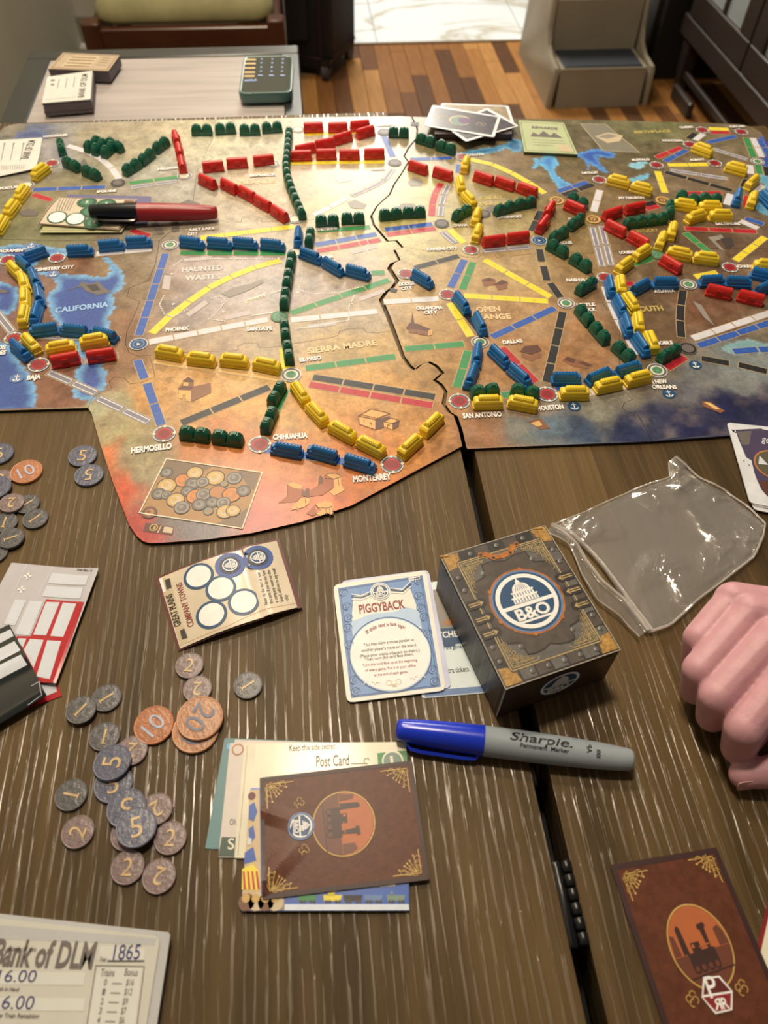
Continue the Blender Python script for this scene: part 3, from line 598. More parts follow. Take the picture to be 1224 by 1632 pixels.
def route(col, pts, n, w=7.2, edge=True, mark=False, gap=1.3, f=None):
    m = PR[col]; F = f or side_of(*pts[len(pts)//2] if len(pts) > 2 else ((pts[0][0]+pts[1][0])/2, (pts[0][1]+pts[1][1])/2))
    P = [F.T(x, y, 3) for x, y in pts]; L = [0]
    for a, b in zip(P, P[1:]): L.append(L[-1]+(b-a).length)
    def at(s):
        for i in range(len(P)-1):
            if s <= L[i+1] or i == len(P)-2: t = (s-L[i])/(L[i+1]-L[i]); return P[i].lerp(P[i+1], t)
    g = gap/1000; w = w/1000; RC[0] += 1
    for i in range(n):
        mb = F.mb('route_space|%d_%d' % (RC[0], i))
        a, b = at(L[-1]*i/n+(g/2 if i else 0)), at(L[-1]*(i+1)/n-(g/2 if i < n-1 else 0)); d = (b-a).normalized(); q = Vector((-d.y, d.x, 0))*w/2
        if edge:
            z = Vector((0, 0, -.00007)); e = d*.0005; k = 1+.0011/w*2*.5
            mb.face([a-e-q*k+z, b+e-q*k+z, b+e+q*k+z, a-e+q*k+z], PR['edge'])
        mb.face([a-q, b-q, b+q, a+q], m)
        if col == 'gray':
            z = Vector((0, 0, .00006))
            for s_ in (.78, .50): mb.face([a+d*.0016*(1.6-s_)-q*s_+z, b-d*.0016*(1.6-s_)-q*s_+z, b-d*.0016*(1.6-s_)+q*s_+z, a+d*.0016*(1.6-s_)+q*s_+z], PR['ltgrey'] if s_ == .78 else m); z = z*2
        if mark or col == 'green':
            c = (a+b)/2; z = Vector((0, 0, .00006)); l = w*.26
            for sg in (1, -1):
                u = (d+q.normalized()*sg).normalized(); v = Vector((-u.y, u.x, 0))*.0003; mb.face([c-u*l-v+z, c+u*l-v+z, c+u*l+v+z, c-u*l+v+z], PR['graygreen'] if col == 'green' else PR['edge'])
        elif col in ('blue', 'yellow', 'white', 'black', 'red'):
            c = (a+b)/2; z = Vector((0, 0, .00006)); l = w*.22; qq = q.normalized()*l; v = .72
            mk = {'blue': 'steel', 'yellow': 'gold', 'white': 'ltgrey', 'black': 'stoned', 'red': 'darkred'}[col]
            mb.face([c-d*l+z, c-qq+z, c+d*l+z, c+qq+z], PR[mk]); mb.face([c-d*l*v+z*2, c-qq*v+z*2, c+d*l*v+z*2, c+qq*v+z*2], m)
ROUTES = '''black 4 499,601 693,632.5
red 4 493,612.6 689,646
green 3 487,587 630,568
green 2 645,556 739,548
black 3 289,674 429,617
gray 2 77,593 154,627
gray 2 155,634 238,673
blue 1 219,574 230,603
blue 2 234,611 257,677
blue 5 221,534 264,404
yellow 6 242,531 278,497 312,473 347,449 406,426 447,415
white 5 238,545 330,527 427,509
green 4 463,499 620,446
green 1 592,435 613,434
white 3 464,510 601,496
white 2 612,481 699,476
black 2 661,427 731,408
blue 2 740,414 718,458
green 2 754,418 737,461
yellow 3 772,414 877,473
yellow 3 740,471 873,480
yellow 2 717,483 750,536
black 1 745,503 768,532
blue 3 784,537 884,491
black 4 897,497 871,609
black 1 860,397 863,417
black 1 866,424 872,447
black 1 877,451 893,474
green 2 746,559 728,617
red 2 800,554 854,609
blue 2 614,366 689,357
red 2 617,374 694,364
blue 3 503,390 600,373
red 3 506,400 606,382
red 3 703,292 690,315 688,344
gray 3 715,295 704,318 702,345
yellow 1 717,366 739,387
gray 1 705,370 726,388
gray 2 769,400 846,393
yellow 4 750,254 785,262 830,282 868,308
blue 2 654,254 720,251.5
blue 2 612,217 626,250
blue 1 732,262 731,275
gray 2 626,269 610,290 585,302
gray 1 583,303 560,312
white 2 552,316 500,343
black 2 862,336 847,368
yellow 4 464,260 613,258
yellow 4 486,214 590,210
green 2 206,292 284,282
gray 2 207,299 283,288
blue 3 53,302 168,298
red 1 53,310 82,319
red 1 209,367 238,376
white 4 108,232 140,242 165,255 180,270 190,285
green 4 287,403 455,404
yellow 4 320,379 469,361
white 3 108,409 241,397
gray 2 944,362 960,425
gray 2 958,360 974,423
white 2 956,303 946,337
blue 2 889,305 936,290
black 2 897,311 946,294
red 2 1046,251 1085,235
blue 2 1060,257 1094,239
yellow 2 1065,263 1128,262
yellow 2 1048,273 1060,307
black 3 1060,274 1167,304
gray 2 1068,271 1160,285
yellow 1 1130,205 1161,206
red 1 1132,211 1163,211
blue 1 1128,227 1173,217
white 1 1108,223 1121,213
black 1 1097,221 1108,212
gray 2 1136,237 1191,254
green 2 1189,220 1201,250
white 2 1200,220 1214,250
blue 2 1210,222 1226,248
white 1 1195,263 1197,277
green 1 1208,263 1211,277
black 1 1221,266 1224,280
red 2 1089,308 1150,307
white 1 1158,326 1164,309
white 1 1200,305 1216,296
red 3 1092,364 1205,369
green 2 1092,371 1133,404
yellow 3 1172,415 1219,378
blue 1 1188,348 1217,357
white 1 1180,352 1208,364
red 1 1030,333 1050,328
black 1 1028,326 1044,322
white 4 1104,539 1232,497
blue 4 1113,551 1237,511
black 3 1086,537 1083,500 1089,463
black 1 1118,571 1162,579
black 1 1177,581 1222,592
blue 1 1169,560 1207,557
blue 1 1210,557 1240,556
red 1 1063,587 1092,569
red 1 996,452 1010,452
green 1 1010,421 1040,412
yellow 1 1108,441 1143,434
white 4 964,457 980,500 1005,545 1016,565
blue 1 885,618 905,615
green 1 800,630 815,628
green 2 455,620 425,688
green 1 506,368 590,362
black 1 1184,298 1190,286
red 1 1189,330 1191,312
paleyel 2 247,574 345,590
paleyel 2 350,588 448,604
green 1 289,694 335,701
yellow 1 452,555 456,590
blue 3 424,716 596,743
greyhaze 3 890,635 1040,607
gray 3 48,535 190,541
gray 2 80,585 188,566
gray 1 28,560 52,572
gray 2 -40,455 20,530
'''
for ln in ROUTES.strip().split('\n'):
    p = ln.split(); route(p[0], [tuple(float(v) for v in q.split(',')) for q in p[2:]], int(p[1]), w=5.4 if False else 7.0)
# printed game-region lettering and city names: text, baseline start, baseline end, cap height mm
NAMES = [('HERMOSILLO',209,723,274,715,5.2),('MONTERREY',563,769,624,764,5.2),('CHIHUAHUA',435,701,490,698,4.8),('EL PASO',478,577,513,573,4.2),('SAN ANTONIO',738,667,800,664,4.6),('HOUSTON',857,655,899,652,4.6),('NEW',1045,612,1064,611,4),('ORLEANS',1040,620,1079,620,4),
 ('MOBILE',1046,550,1073,549,4),('DALLAS',802,549,833,546,4.2),('OKLAHOMA',663,494,706,493,4),('CITY',676,501,698,500,4),('DODGE',636,456,661,454,4),('CITY',640,463,658,461,4),('SANTA FE',393,528,434,526,4.2),('PHOENIX',264,529,301,526,4.2),('LITTLE',920,489,949,488,4),('ROCK',930,496,950,496,4),
 ('NASHVILLE',903,449,943,449,4),('ATLANTA',1043,467,1076,466,4),('KANSAS CITY',681,400,730,398,4),('OMAHA',722,362,746,361,4),('DAVENPORT',793,349,833,347,4),('SALT LAKE',302,369,342,366,4),('CITY',300,376,316,374,4),('CHEYENNE',503,369,538,366,4.2),('DENVER',505,413,532,411,4),('PORTLAND',0,303,37,299,4.2),('VANCOUVER',68,220,108,217,4.2),
 ('SPOKANE',154,308,185,306,4),('CEMETERY CITY',54,433,118,428,4.2),('SACRAMENTO',-6,403,48,401,4.2),('BAJA',43,606,65,604,4.6),('LOS',-12,558,9,557,4.6),('ANGELES',-34,567,9,565,4.6),('FARGO',591,272,614,271,4),('WINNIPEG',601,202,630,200,4),('DULUTH',745,249,771,248,4),('PITTSBURGH',987,318,1027,317,4),('DETROIT',928,278,954,277,4),
 ('BUFFALO',1008,257,1036,256,4),('ALBANY',1100,257,1124,256,4),('MONTREAL',1056,226,1090,226,4),('QUEBEC',1084,205,1106,204,4),('PORTLAND',1164,204,1188,203,4),('BALTIMORE',1141,359,1180,359,4),('ST. LOUIS',884,390,912,389,4),('CHARLESTON',1176,427,1222,427,4),('LOUISVILLE',988,405,1020,404,4),('CHICAGO',906,352,932,351,4),('HELENA',252,272,284,269,4),('BISMARCK',398,282,440,280,4)]
for t, x0, y0, x1, y1, ch in NAMES: F_ = side_of(x0, y0); F_.text('lettering', t, (x0+.4, y0+.9), (x1+.4, y1+.9), ch*1.08/1000, PR['sketchd'], l=6, bold=.05); F_.text('lettering', t, (x0, y0), (x1, y1), ch*1.08/1000, PR['label'], l=7.5, bold=.045)
for t, x0, y0, x1, y1, ch, c in [('HAUNTED',290,434,355,430,7,'regw'),('WASTES',295,447,351,444,7,'regw'),('CALIFORNIA',88,499,173,489,7,'regb'),('SIERRA MADRE',491,564,602,550,7,'regn'),('OPEN',760,498,798,496,7,'regn'),('RANGE',762,510,815,508,7,'regn'),('GREAT',766,319,802,317,6,'regg'),('PLAINS',766,328,810,326,6,'regg'),('SOUTH',1014,497,1058,495,7,'regg'),('BADLANDS',362,295,440,292,6,'regn'),('BIRTHPLACE',1012,213,1070,211,6,'regg'),('KENTUCKY',1008,371,1050,369,5,'regg')]:
    side_of(x0, y0).text('region_lettering', t, (x0, y0), (x1, y1), ch/1000, PR[c], l=5, bold=.035)
# towns: printed rings with a coloured middle
CITY = '''red 262,692 414,709 625,741 732,640 872,629 713,470 647,437 1163,427 750,399 91,412 13,415 22,540 62,582 737,251 955,287 1046,264 1139,261 1099,231 1119,208 1181,211 83,261 964,443
greenhub 464,598 765,546 902,484 1097,454 1047,591 271,391 1207,258
green 445,505 1046,406
bluehub 221,549 859,384
dark 188,292 612,211 629,260 704,357 770,341 1096,556
yellow 887,320 945,350 1056,320
pale 470,350 470,403 294,281 434,262 475,207 43,296'''
CMB = {}
for ln in CITY.split('\n'):
    k, *ps = ln.split()
    for p in ps:
        x, y = (float(v) for v in p.split(',')); F = side_of(x, y); o = F.T(x, y); sub = Flat('x', '', '', (0, 0), BT, root=F.root); R = .0086 if y > 560 else .0078
        ring = 'ltgrey' if k in ('red', 'greenhub', 'pale') else 'gold' if k == 'yellow' else 'ltgrey' if k == 'bluehub' else 'stone'
        sub.disc('town_marker', (x, y), R, PR[ring], 9); sub.disc('town_marker', (x, y), R*.90, PR['stone' if k in ('red', 'pale', 'greenhub') else 'navy' if k == 'bluehub' else 'ink' if k == 'dark' else 'green' if k == 'green' else 'gold'], 10)
        mid = {'red': 'darkred', 'greenhub': 'cream', 'green': 'graygreen', 'bluehub': 'steel', 'dark': 'stone', 'yellow': 'brown', 'pale': 'cream'}[k]
        sub.disc('town_marker', (x, y), R*.68, PR[mid if k != 'red' else 'red'], 11); sub.disc('town_marker', (x, y), R*.5, PR['darkred' if k == 'red' else mid if k != 'greenhub' else 'graygreen'], 12)
        if k == 'red':
            for a in range(4): q = a*math.pi/2; sub.disc('town_marker', sub.W(o.x+R*.9*math.cos(q), o.y+R*.9*math.sin(q), 13), R*.16, PR['cream'], 13, n=6)
        if k in ('bluehub',): sub.disc('town_marker', (x, y), R*.5, PR['navy'], 13); sub.disc('town_marker', sub.W(o.x, o.y-.0006, 14), R*.3, PR['ltgrey'], 14, n=3)
        if k in ('greenhub', 'green', 'yellow'):
            for a in range(5): q = a*1.257; sub.disc('town_marker', sub.W(o.x+R*.3*math.cos(q), o.y+R*.3*math.sin(q), 13), R*.16, PR['green' if k != 'yellow' else 'gold'], 13, n=6)
        sub.done()
# anchors by the port towns
for x, y in ((27,603),(50,392),(85,437),(915,648),(1066,628),(1108,582)):
    F = side_of(x, y); o = F.T(x, y); r = .0055
    F.disc('anchor_mark', (x, y), r, PR['steel' if x < 200 else 'navy'], 5)
    a = F.W(o.x, o.y+r*.75, 7); c = F.W(o.x, o.y-r*.7, 7); z = Vector((.0004, 0, 0)); F.mb('anchor_mark').face([c-z, c+z, a+z, a-z], PR['label'])
    for sg in (-1, 1):
        q = [F.W(o.x+sg*r*.7*math.sin(t), o.y-r*.7*math.cos(t), 7) for t in (0, .5, 1.1)]; q2 = [F.W(o.x+sg*r*.5*math.sin(t), o.y-r*.5*math.cos(t), 7) for t in (1.1, .5, 0)]; F.mb('anchor_mark').face(q+q2, PR['label'])
    F.mb('anchor_mark').face([F.W(o.x-r*.35, o.y+r*.3, 7), F.W(o.x+r*.35, o.y+r*.3, 7), F.W(o.x+r*.35, o.y+r*.42, 7), F.W(o.x-r*.35, o.y+r*.42, 7)], PR['label'])
# the framed panel of coins
F = BL_; Q = [(265,731),(418,753),(386,842),(222,817)]
F.poly('coin_panel', Q, pr('panelwarm', (164, 118, 68)), 2); F.line('coin_panel', Q, .0009, PR['cream'], 8, closed=True)
F.poly('coin_panel', [(266,733),(340,742),(300,765),(255,760)], pr('paneldk', (118, 92, 68)), 3); F.poly('coin_panel', [(380,750),(414,755),(404,782),(392,770)], pr('paneldk', (118, 92, 68)), 3); F.poly('coin_panel', [(345,834),(385,840),(396,808),(380,820)], pr('paneldk', (118, 92, 68)), 3)
jj = lambda x, y: (140+x/3.497, 540+y/3.497)
for kk, (x, y, r, c) in enumerate([(440,745,35,'stone'),(530,790,45,'orange'),(597,748,45,'gold'),(710,775,52,'gold'),(817,777,42,'stonel'),(440,820,52,'gold'),(585,808,42,'stone'),(640,800,35,'stonel'),(395,865,38,'stone'),(440,872,28,'stonel'),(555,850,35,'stone'),(490,900,48,'gold'),(600,880,48,'orange'),(645,868,40,'stonel'),(725,857,47,'copper'),(800,870,50,'orange'),(868,848,38,'stone'),(525,942,42,'stonel'),(622,925,40,'stone'),(695,912,35,'stone'),(755,915,38,'stonel'),(672,962,26,'graygreen'),(765,965,45,'gold'),(810,960,38,'gold'),(345,970,38,'brown'),(760,810,22,'graygreen')]):
    rr = r/3.497/2.02/1000; k4 = 4+kk*.16
    F.disc('coin_panel', jj(x, y), rr, PR['stoned'], k4, n=16); F.disc('coin_panel', jj(x, y), rr*.88, PR[c], k4+.04, n=16); F.disc('coin_panel', jj(x, y), rr*.6, PR['stone' if c == 'stonel' else 'stonel' if c == 'stone' else 'warm' if c == 'gold' else 'copper'], k4+.08, n=10); F.disc('coin_panel', jj(x-r*.12, y-r*.1), rr*.3, PR[c], k4+.12, n=8)
F.poly('coin_panel', [(232,833),(277,840),(275,853),(228,847)], PR['maroon'], 3); F.disc('coin_panel', (245,841), .003, PR['gold'], 4, n=14); F.disc('coin_panel', (245,841), .0022, PR['ink'], 5, n=14); F.poly('coin_panel', [(262,839),(276,841),(274,850),(259,848)], PR['warm'], 4); F.line('coin_panel', [(251,849),(257,838)], .0008, PR['warm'], 4)
F.text('coin_panel', '1', (243.5,844), (246.5,844.5), .003, PR['gold'], 6)
# faint translucent outline panel, right board
BR_.poly('sketch_panel', [(925,197),(965,198),(1020,243),(961,240)], pr('panelgrey', (124, 114, 92)), 2); BR_.line('sketch_panel', [(925,197),(965,198),(1020,243),(961,240)], .0008, PR['warm'], 3, closed=True)
BR_.poly('sketch_panel', [(948,217),(970,211),(993,216),(988,225),(968,228)], PR['warm'], 3); BR_.poly('sketch_panel', [(952,218),(970,213),(985,217),(968,221)], PR['stonel'], 4)
# engraved-style sketches
def sk(F, ps):
    for i, (c, pts) in enumerate(ps): F.poly('sketch', pts, PR[c], 3.2+i*.35)
def lines(F, col, w, *segs):
    for s_ in segs: F.line('sketch', s_, w, PR[col], 8)
fx = lambda x, y: (600+x/3.497, 360+y/3.497); ix = lambda x, y: (420+x/3.497, 560+y/3.497)
sk(BR_, [('sketchd', [fx(190,545), fx(200,480), fx(212,545)]), ('sketch', [fx(180,550), fx(235,548), fx(240,600), fx(178,595)]), ('sketchd', [fx(165,565), fx(185,540), fx(230,545), fx(300,575), fx(285,590), fx(215,575), fx(170,575)]), ('sketch', [fx(215,575), fx(290,590), fx(290,612), fx(215,600)]), ('sketchl', [fx(290,582), fx(312,575), fx(310,608), fx(290,612)])])
lines(BR_, 'sketchd', .0004, [fx(225,585), fx(222,600)], [fx(245,590), fx(244,603)], [fx(265,592), fx(264,607)], [fx(300,585), fx(300,606)])
sk(BR_, [('sketch', [fx(585,305), fx(620,292), fx(665,300), fx(660,330), fx(600,335)]), ('sketchd', [fx(585,300), fx(625,288), fx(665,300), fx(620,310)]), ('sketch', [fx(660,330), fx(700,305), fx(735,320), fx(725,350), fx(680,358)]), ('sketchd', [fx(655,325), fx(700,300), fx(735,315), fx(690,330)])])
sk(BR_, [('sketch', [fx(805,705), fx(860,725), fx(920,705), fx(918,730), fx(860,755), fx(808,730)]), ('sketchd', [fx(800,700), fx(825,670), fx(900,662), fx(922,695), fx(862,718)])])
sk(BR_, [('sketch', [fx(1035,750), fx(1060,725), fx(1205,770), fx(1185,795), fx(1100,785)]), ('sketchd', [fx(1045,748), fx(1065,730), fx(1110,745), fx(1100,765)]), ('sketchd', [fx(1120,760), fx(1150,755), fx(1200,775), fx(1180,785)])])
sk(BL_, [('sketchl', [ix(528,360), ix(625,380), ix(625,437), ix(535,405)]), ('sketchd', [ix(625,382), ix(705,360), ix(700,400), ix(660,430), ix(625,437)]), ('sketchl', [ix(540,350), ix(600,322), ix(700,345), ix(635,372)]), ('sketchl', [ix(668,390), ix(712,370), ix(758,385), ix(752,420), ix(718,437), ix(672,420)]), ('sketchd', [ix(718,402), ix(758,388), ix(752,420), ix(718,437)])])
lines(BL_, 'maroon', .0005, [ix(528,360), ix(600,320), ix(705,345), ix(625,380), ix(528,360)], [ix(528,360), ix(535,405), ix(625,437), ix(625,380)], [ix(668,390), ix(712,370), ix(758,385), ix(718,402), ix(668,390)], [ix(600,408), ix(600,398), ix(590,396)], [ix(560,390), ix(560,380)], [ix(690,425), ix(692,408), ix(702,410)])
sk(BL_, [('sketch', [jj(500,280), jj(530,240), jj(590,240), jj(590,265), jj(685,245), jj(688,300), jj(575,352), jj(560,310), jj(505,310)]), ('sketchd', [jj(525,235), jj(560,212), jj(592,232), jj(588,245)]), ('sketchl', [jj(505,285), jj(575,290), jj(572,350), jj(548,345), jj(545,310), jj(528,312), jj(526,335), jj(508,330)]), ('sketchl', [jj(532,243), jj(560,243), jj(560,262), jj(532,262)]), ('sketchd', [jj(500,280), jj(575,280), jj(590,265), jj(530,262)])])
i2 = lambda x, y: (420+x/8.743, 740+y/8.74)
sk(BL_, [('sketchm', [i2(330,280), i2(540,330), i2(530,450), i2(460,520), i2(200,540), i2(330,440)]), ('sketchl', [i2(330,280), i2(410,250), i2(550,300), i2(520,345), i2(420,330)]), ('sketchm', [i2(850,180), i2(980,200), i2(980,320), i2(820,430), i2(640,450), i2(650,360), i2(760,290)]), ('sketchl', [i2(860,150), i2(960,120), i2(1080,160), i2(1080,280), i2(1130,360), i2(980,440), i2(920,380), i2(985,320), i2(975,200)]),
 ('brown', [i2(760,290), i2(770,170), i2(800,150), i2(830,190), i2(830,260)]), ('brown', [i2(535,440), i2(540,340), i2(570,380), i2(600,330), i2(640,340), i2(640,520), i2(590,450)]), ('sketchl', [i2(520,470), i2(640,470), i2(640,540), i2(560,600), i2(380,640), i2(420,570)]), ('sketchl', [i2(720,550), i2(850,510), i2(960,530), i2(980,600), i2(960,700), i2(880,680), i2(790,720), i2(740,690), i2(800,640)]), ('sketchm', [i2(600,680), i2(720,560), i2(740,690), i2(680,720)])])
lines(BL_, 'brown', .0004, [i2(850,160), i2(860,190), i2(980,205), i2(1080,170), i2(1020,125), i2(900,125), i2(850,160)], [i2(725,555), i2(760,600), i2(880,610), i2(960,580)], [i2(330,280), i2(330,440)], [i2(870,620), i2(880,700)], [i2(920,610), i2(930,720)], [i2(950,600), i2(975,690)], [i2(1040,200), i2(1050,290)], [i2(460,590), i2(470,640)], [i2(580,480), i2(590,560)])
hx = lambda x, y: (690+x/3.497, 540+y/3.497); kx = lambda x, y: (x/5.1, 380+y/5.1)
sk(BR_, [('sketch', [hx(530,460), hx(600,440), hx(655,500), hx(600,505)]), ('paleyel', [hx(545,470), hx(590,455), hx(610,480), hx(580,490)]), ('sketch', [(1118,639),(1130,640),(1156,655),(1148,658),(1122,648)]), ('paleyel', [(1122,641),(1132,642),(1148,652),(1140,652)])])
sk(BL_, [('stone', [kx(660,350), kx(720,370), kx(800,350), kx(850,400), kx(905,435), kx(800,460), kx(700,430), kx(660,390), kx(520,430), kx(640,385)]), ('stoned', [kx(700,380), kx(780,370), kx(820,420), kx(750,430)]), ('stone', [kx(0,410), kx(80,430), kx(40,445), kx(0,440)])])
sk(BL_, [('greyhaze', [(530,282),(548,272),(562,276),(560,288),(540,292)]), ('stonel', [(554,322),(566,318),(585,326),(580,333),(560,332)]), ('stonel', [(352,468),(372,458),(400,452),(418,444),(420,450),(398,462),(366,474)]), ('stone', [(126,262),(134,252),(140,262),(138,268),(128,268)]), ('stone', [(280,326),(300,318),(318,324),(310,336),(290,334)]), ('stonel', [(230,322),(245,316),(256,324),(248,332)]), ('stone', [(28,338),(46,332),(62,338),(58,344),(36,344)]), ('stone', [(240,355),(250,352),(262,372),(252,374)]), ('stone', [(272,354),(284,352),(286,368),(274,370)])])
sk(BR_, [('stonel', [(649,290),(660,282),(674,288),(672,297),(654,296)]), ('stonel', [(628,335),(640,324),(660,324),(668,334)]), ('stonel', [(1128,378),(1150,374),(1154,380),(1140,384),(1156,400),(1148,398),(1134,384)]), ('stoned', [(1148,380),(1166,378),(1170,390),(1160,398)]), ('stonel', [(1104,480),(1118,486),(1134,512),(1140,520),(1122,506)]), ('stone', [(774,331),(790,326),(794,336),(780,338)]), ('stone', [(740,416),(752,410),(760,418)]) , ('sketch', [(716,446),(722,442),(742,450),(738,458)])][:6])
# the ghost routes of the pale region: arrows and dotted loops
def dots(F, pts, n, r=.0008, col='label'):
    P = [F.T(*p, 5) for p in pts]; L = [0]
    for a, b_ in zip(P, P[1:]): L.append(L[-1]+(b_-a).length)
    for i in range(n):
        s_ = L[-1]*(i+.5)/n
        k = next(j for j in range(len(P)-1) if s_ <= L[j+1]+1e-9); c = P[k].lerp(P[k+1], (s_-L[k])/(L[k+1]-L[k])); F.disc('dotted_trail', c, r, PR[col], 5, n=5)
dots(BL_, [(262,470),(254,485),(262,500),(275,505),(300,492)], 20); dots(BL_, [(276,424),(290,414),(340,412),(440,412)], 46); dots(BL_, [(335,475),(352,472),(360,480),(345,498),(333,508),(360,512)], 26); dots(BL_, [(400,503),(448,496)], 18); dots(BL_, [(430,468),(450,462)], 8)
dots(BL_, [(480,410),(482,440),(476,462),(500,468),(540,466),(580,456)], 46); dots(BL_, [(565,470),(556,490),(556,510),(500,520),(470,524)], 46); dots(BL_, [(583,406),(588,390),(584,380)], 10)
for q in ([(262,438),(273,440),(270,462),(258,460)], [(296,500),(326,478),(332,484),(302,505)], [(358,503),(398,494),(400,501),(360,510)], [(490,518),(535,511),(536,518),(491,524)], [(572,474),(612,460),(614,466),(575,480)], [(560,400),(600,389),(602,395),(562,405)], [(292,412),(338,408),(338,414),(294,417)]): BL_.poly('pale_arrow', q, pr('haze', (186, 166, 154)), 3)
BL_.poly('pale_arrow', [(389,479),(422,467),(423,473),(391,484)], PR['cream'], 3); BL_.text('region_lettering', 'TREASURE', (391,483), (422,473), .0022, PR['sketch'], 5)
for x, y in ((274,437),(277,485),(356,497),(475,466),(560,484),(585,392),(378,413),(444,412)): BL_.disc('pale_arrow', (x, y), .0018, PR['label'], 5, n=3)
# small black slot and pin marks
BL_.poly('sketch', [(622,459),(634,461),(631,466),(621,464)], PR['ink'], 6); BR_.poly('slot_mark', [(656,194),(668,195),(667,201),(654,200)], PR['ink'], 6)
BL_.done(); BR_.done()
# ---------------------------------------------------------------- the plastic train cars
def rring(z, hx, hy, r=.0008, cx=0, cy=0): return [(x, y, z) for x, y in rrect(cx, cy, hx, hy, r, 2)]
def part(name, parent, rings, m, sm=35): q = MB(); q.loft(rings, m); return q.build(name, parent, smooth=sm)
def arch(x, hy, z0, z1, n=9):
    return [(x, -hy, z0)]+[(x, -hy*math.cos(math.pi*i/(n-1)), z0+.0005+(z1-z0-.0005)*math.sin(math.pi*i/(n-1))**.8) for i in range(n)]+[(x, hy, z0)]
def proto_red():
    R = empty('train_car', (0, 0, 0), '', 'toy train')
    part('car_base', R, [rring(0, .0116, .0042), rring(.0022, .0116, .0042), rring(.0026, .0112, .0038)], RED_TRAIN)
    q = MB(); q.loft([arch(x, h, .0024, z) for x, h, z in ((-.0112, .0030, .0078), (-.0104, .0036, .0090), (.0104, .0036, .0090), (.0112, .0030, .0078))], RED_TRAIN); q.build('car_body', R, smooth=40)
    q = MB()
    for y in (-.0038, .0038): q.box((-.0030, y-.0004, .003), (.0030, y+.0004, .0068), RED_TRAIN, .0003)
    q.build('door_panel', R); return R
def proto_blue():
    R = empty('train_car', (0, 0, 0), '', 'toy train')
    part('car_base', R, [rring(0, .0124, .0042), rring(.0026, .0124, .0042), rring(.0030, .0120, .0038)], BLUE_TRAIN)
    part('side_ledge', R, [rring(.0028, .0108, .0037, cx=-.0006), rring(.0052, .0104, .0034, cx=-.0006), rring(.0056, .0100, .0030, cx=-.0006)], BLUE_TRAIN)
    q = MB(); q.loft([[(x, -.0031*k*math.cos(math.pi*i/8), .0050+.0042*k*math.sin(math.pi*i/8)) for i in range(9)] for x, k in ((-.0115, .86), (-.0110, 1), (.0076, 1), (.0081, .86))], BLUE_TRAIN); q.build('barrel', R, smooth=40)
    part('end_step', R, [rring(.0028, .0018, .0030, cx=.0102), rring(.0060, .0014, .0024, cx=.0100), rring(.0064, .0010, .0020, cx=.0100)], BLUE_TRAIN)
    q = MB()
    for i in range(7): q.box((-.0100+i*.0027, -.0004, .0090), (-.0092+i*.0027, .0004, .0096), BLUE_TRAIN)
    q.build('roof_rivets', R); return R
def proto_yellow():
    R = empty('train_car', (0, 0, 0), '', 'toy train')
    part('car_base', R, [rring(0, .0122, .0042), rring(.0018, .0122, .0042), rring(.0021, .0119, .0038)], YELLOW_TRAIN)
    part('car_body', R, [rring(.002, .0116, .0038), rring(.0058, .0116, .0038), rring(.0068, .0106, .0034), rring(.0072, .0100, .0028)], YELLOW_TRAIN)
    part('roof', R, [rring(.0070, .0086, .0026), rring(.0084, .0083, .0024), rring(.0096, .0074, .0014), rring(.0098, .0070, .0010)], YELLOW_TRAIN)
    q = MB()
    for i in range(8):
        for y in (-.0022, .0022): q.box((-.0070+i*.0019, y-.0003, .0084), (-.0063+i*.0019, y+.0003, .0091), YELLOW_TRAIN)
    q.build('roof_vents', R)
    q = MB()
    for y in (-.0039, .0039):
        q.box((-.0112, y-.0003, .0040), (.0112, y+.0003, .0045), YELLOW_TRAIN)
    q.build('side_rail', R); return R
def proto_green():
    R = empty('train_car', (0, 0, 0), '', 'toy train')
    part('car_base', R, [rring(0, .0120, .0040), rring(.0020, .0120, .0040), rring(.0024, .0116, .0036)], GREEN_TRAIN)
    for c in (-.0060, .0060):
        h = part('hopper', R, [rring(.0020, .0057, .0038, cx=c), rring(.0052, .0057, .0039, .0012, cx=c), rring(.0076, .0046, .0030, .0012, cx=c), rring(.0088, .0030, .0022, .0010, cx=c)], GREEN_TRAIN)
        q = MB(); q.loft([rring(.0086, .0019, .0017, .0004, c), rring(.0096, .0018, .0016, .0004, c)], GREEN_TRAIN); q.build('hatch', h)
    return R
PROTO = dict(red=proto_red(), blue=proto_blue(), yellow=proto_yellow(), green=proto_green())
def tree(o, parent=None):
    c = o.copy(); C.objects.link(c); c.parent = parent
    for ch in list(o.children): tree(ch, c)
    return c
ORD = ['first', 'second', 'third', 'fourth', 'fifth', 'sixth', 'seventh', 'eighth']
USED = set(); NTR = 0
def lab(s_):
    if len(s_.split()) > 16: s_ = s_.replace(' in the row', '').replace(' in the', ' of the')
    if len(s_.split()) > 16: print('LONG', s_)
    return s_
def put(col, a, b, label, h=BT, tilt=0):
    """one train car; a and b are the pixels of its two ends at half height; a is the stepped end for blue"""
    global NTR
    A, B = gp(*a, h+.004), gp(*b, h+.004)
    o = PROTO[col] if col not in USED else tree(PROTO[col]); USED.add(col); NTR += 1
    c = (A+B)/2; o.scale = (1.0, 1.06, 1.22); o.location = (c.x, c.y, TZ+h+.0003); d = B-A; o.rotation_euler = (tilt, 0, math.atan2(d.y, d.x)); o['label'] = lab(label); o['group'] = col+' train cars on the board'; return o
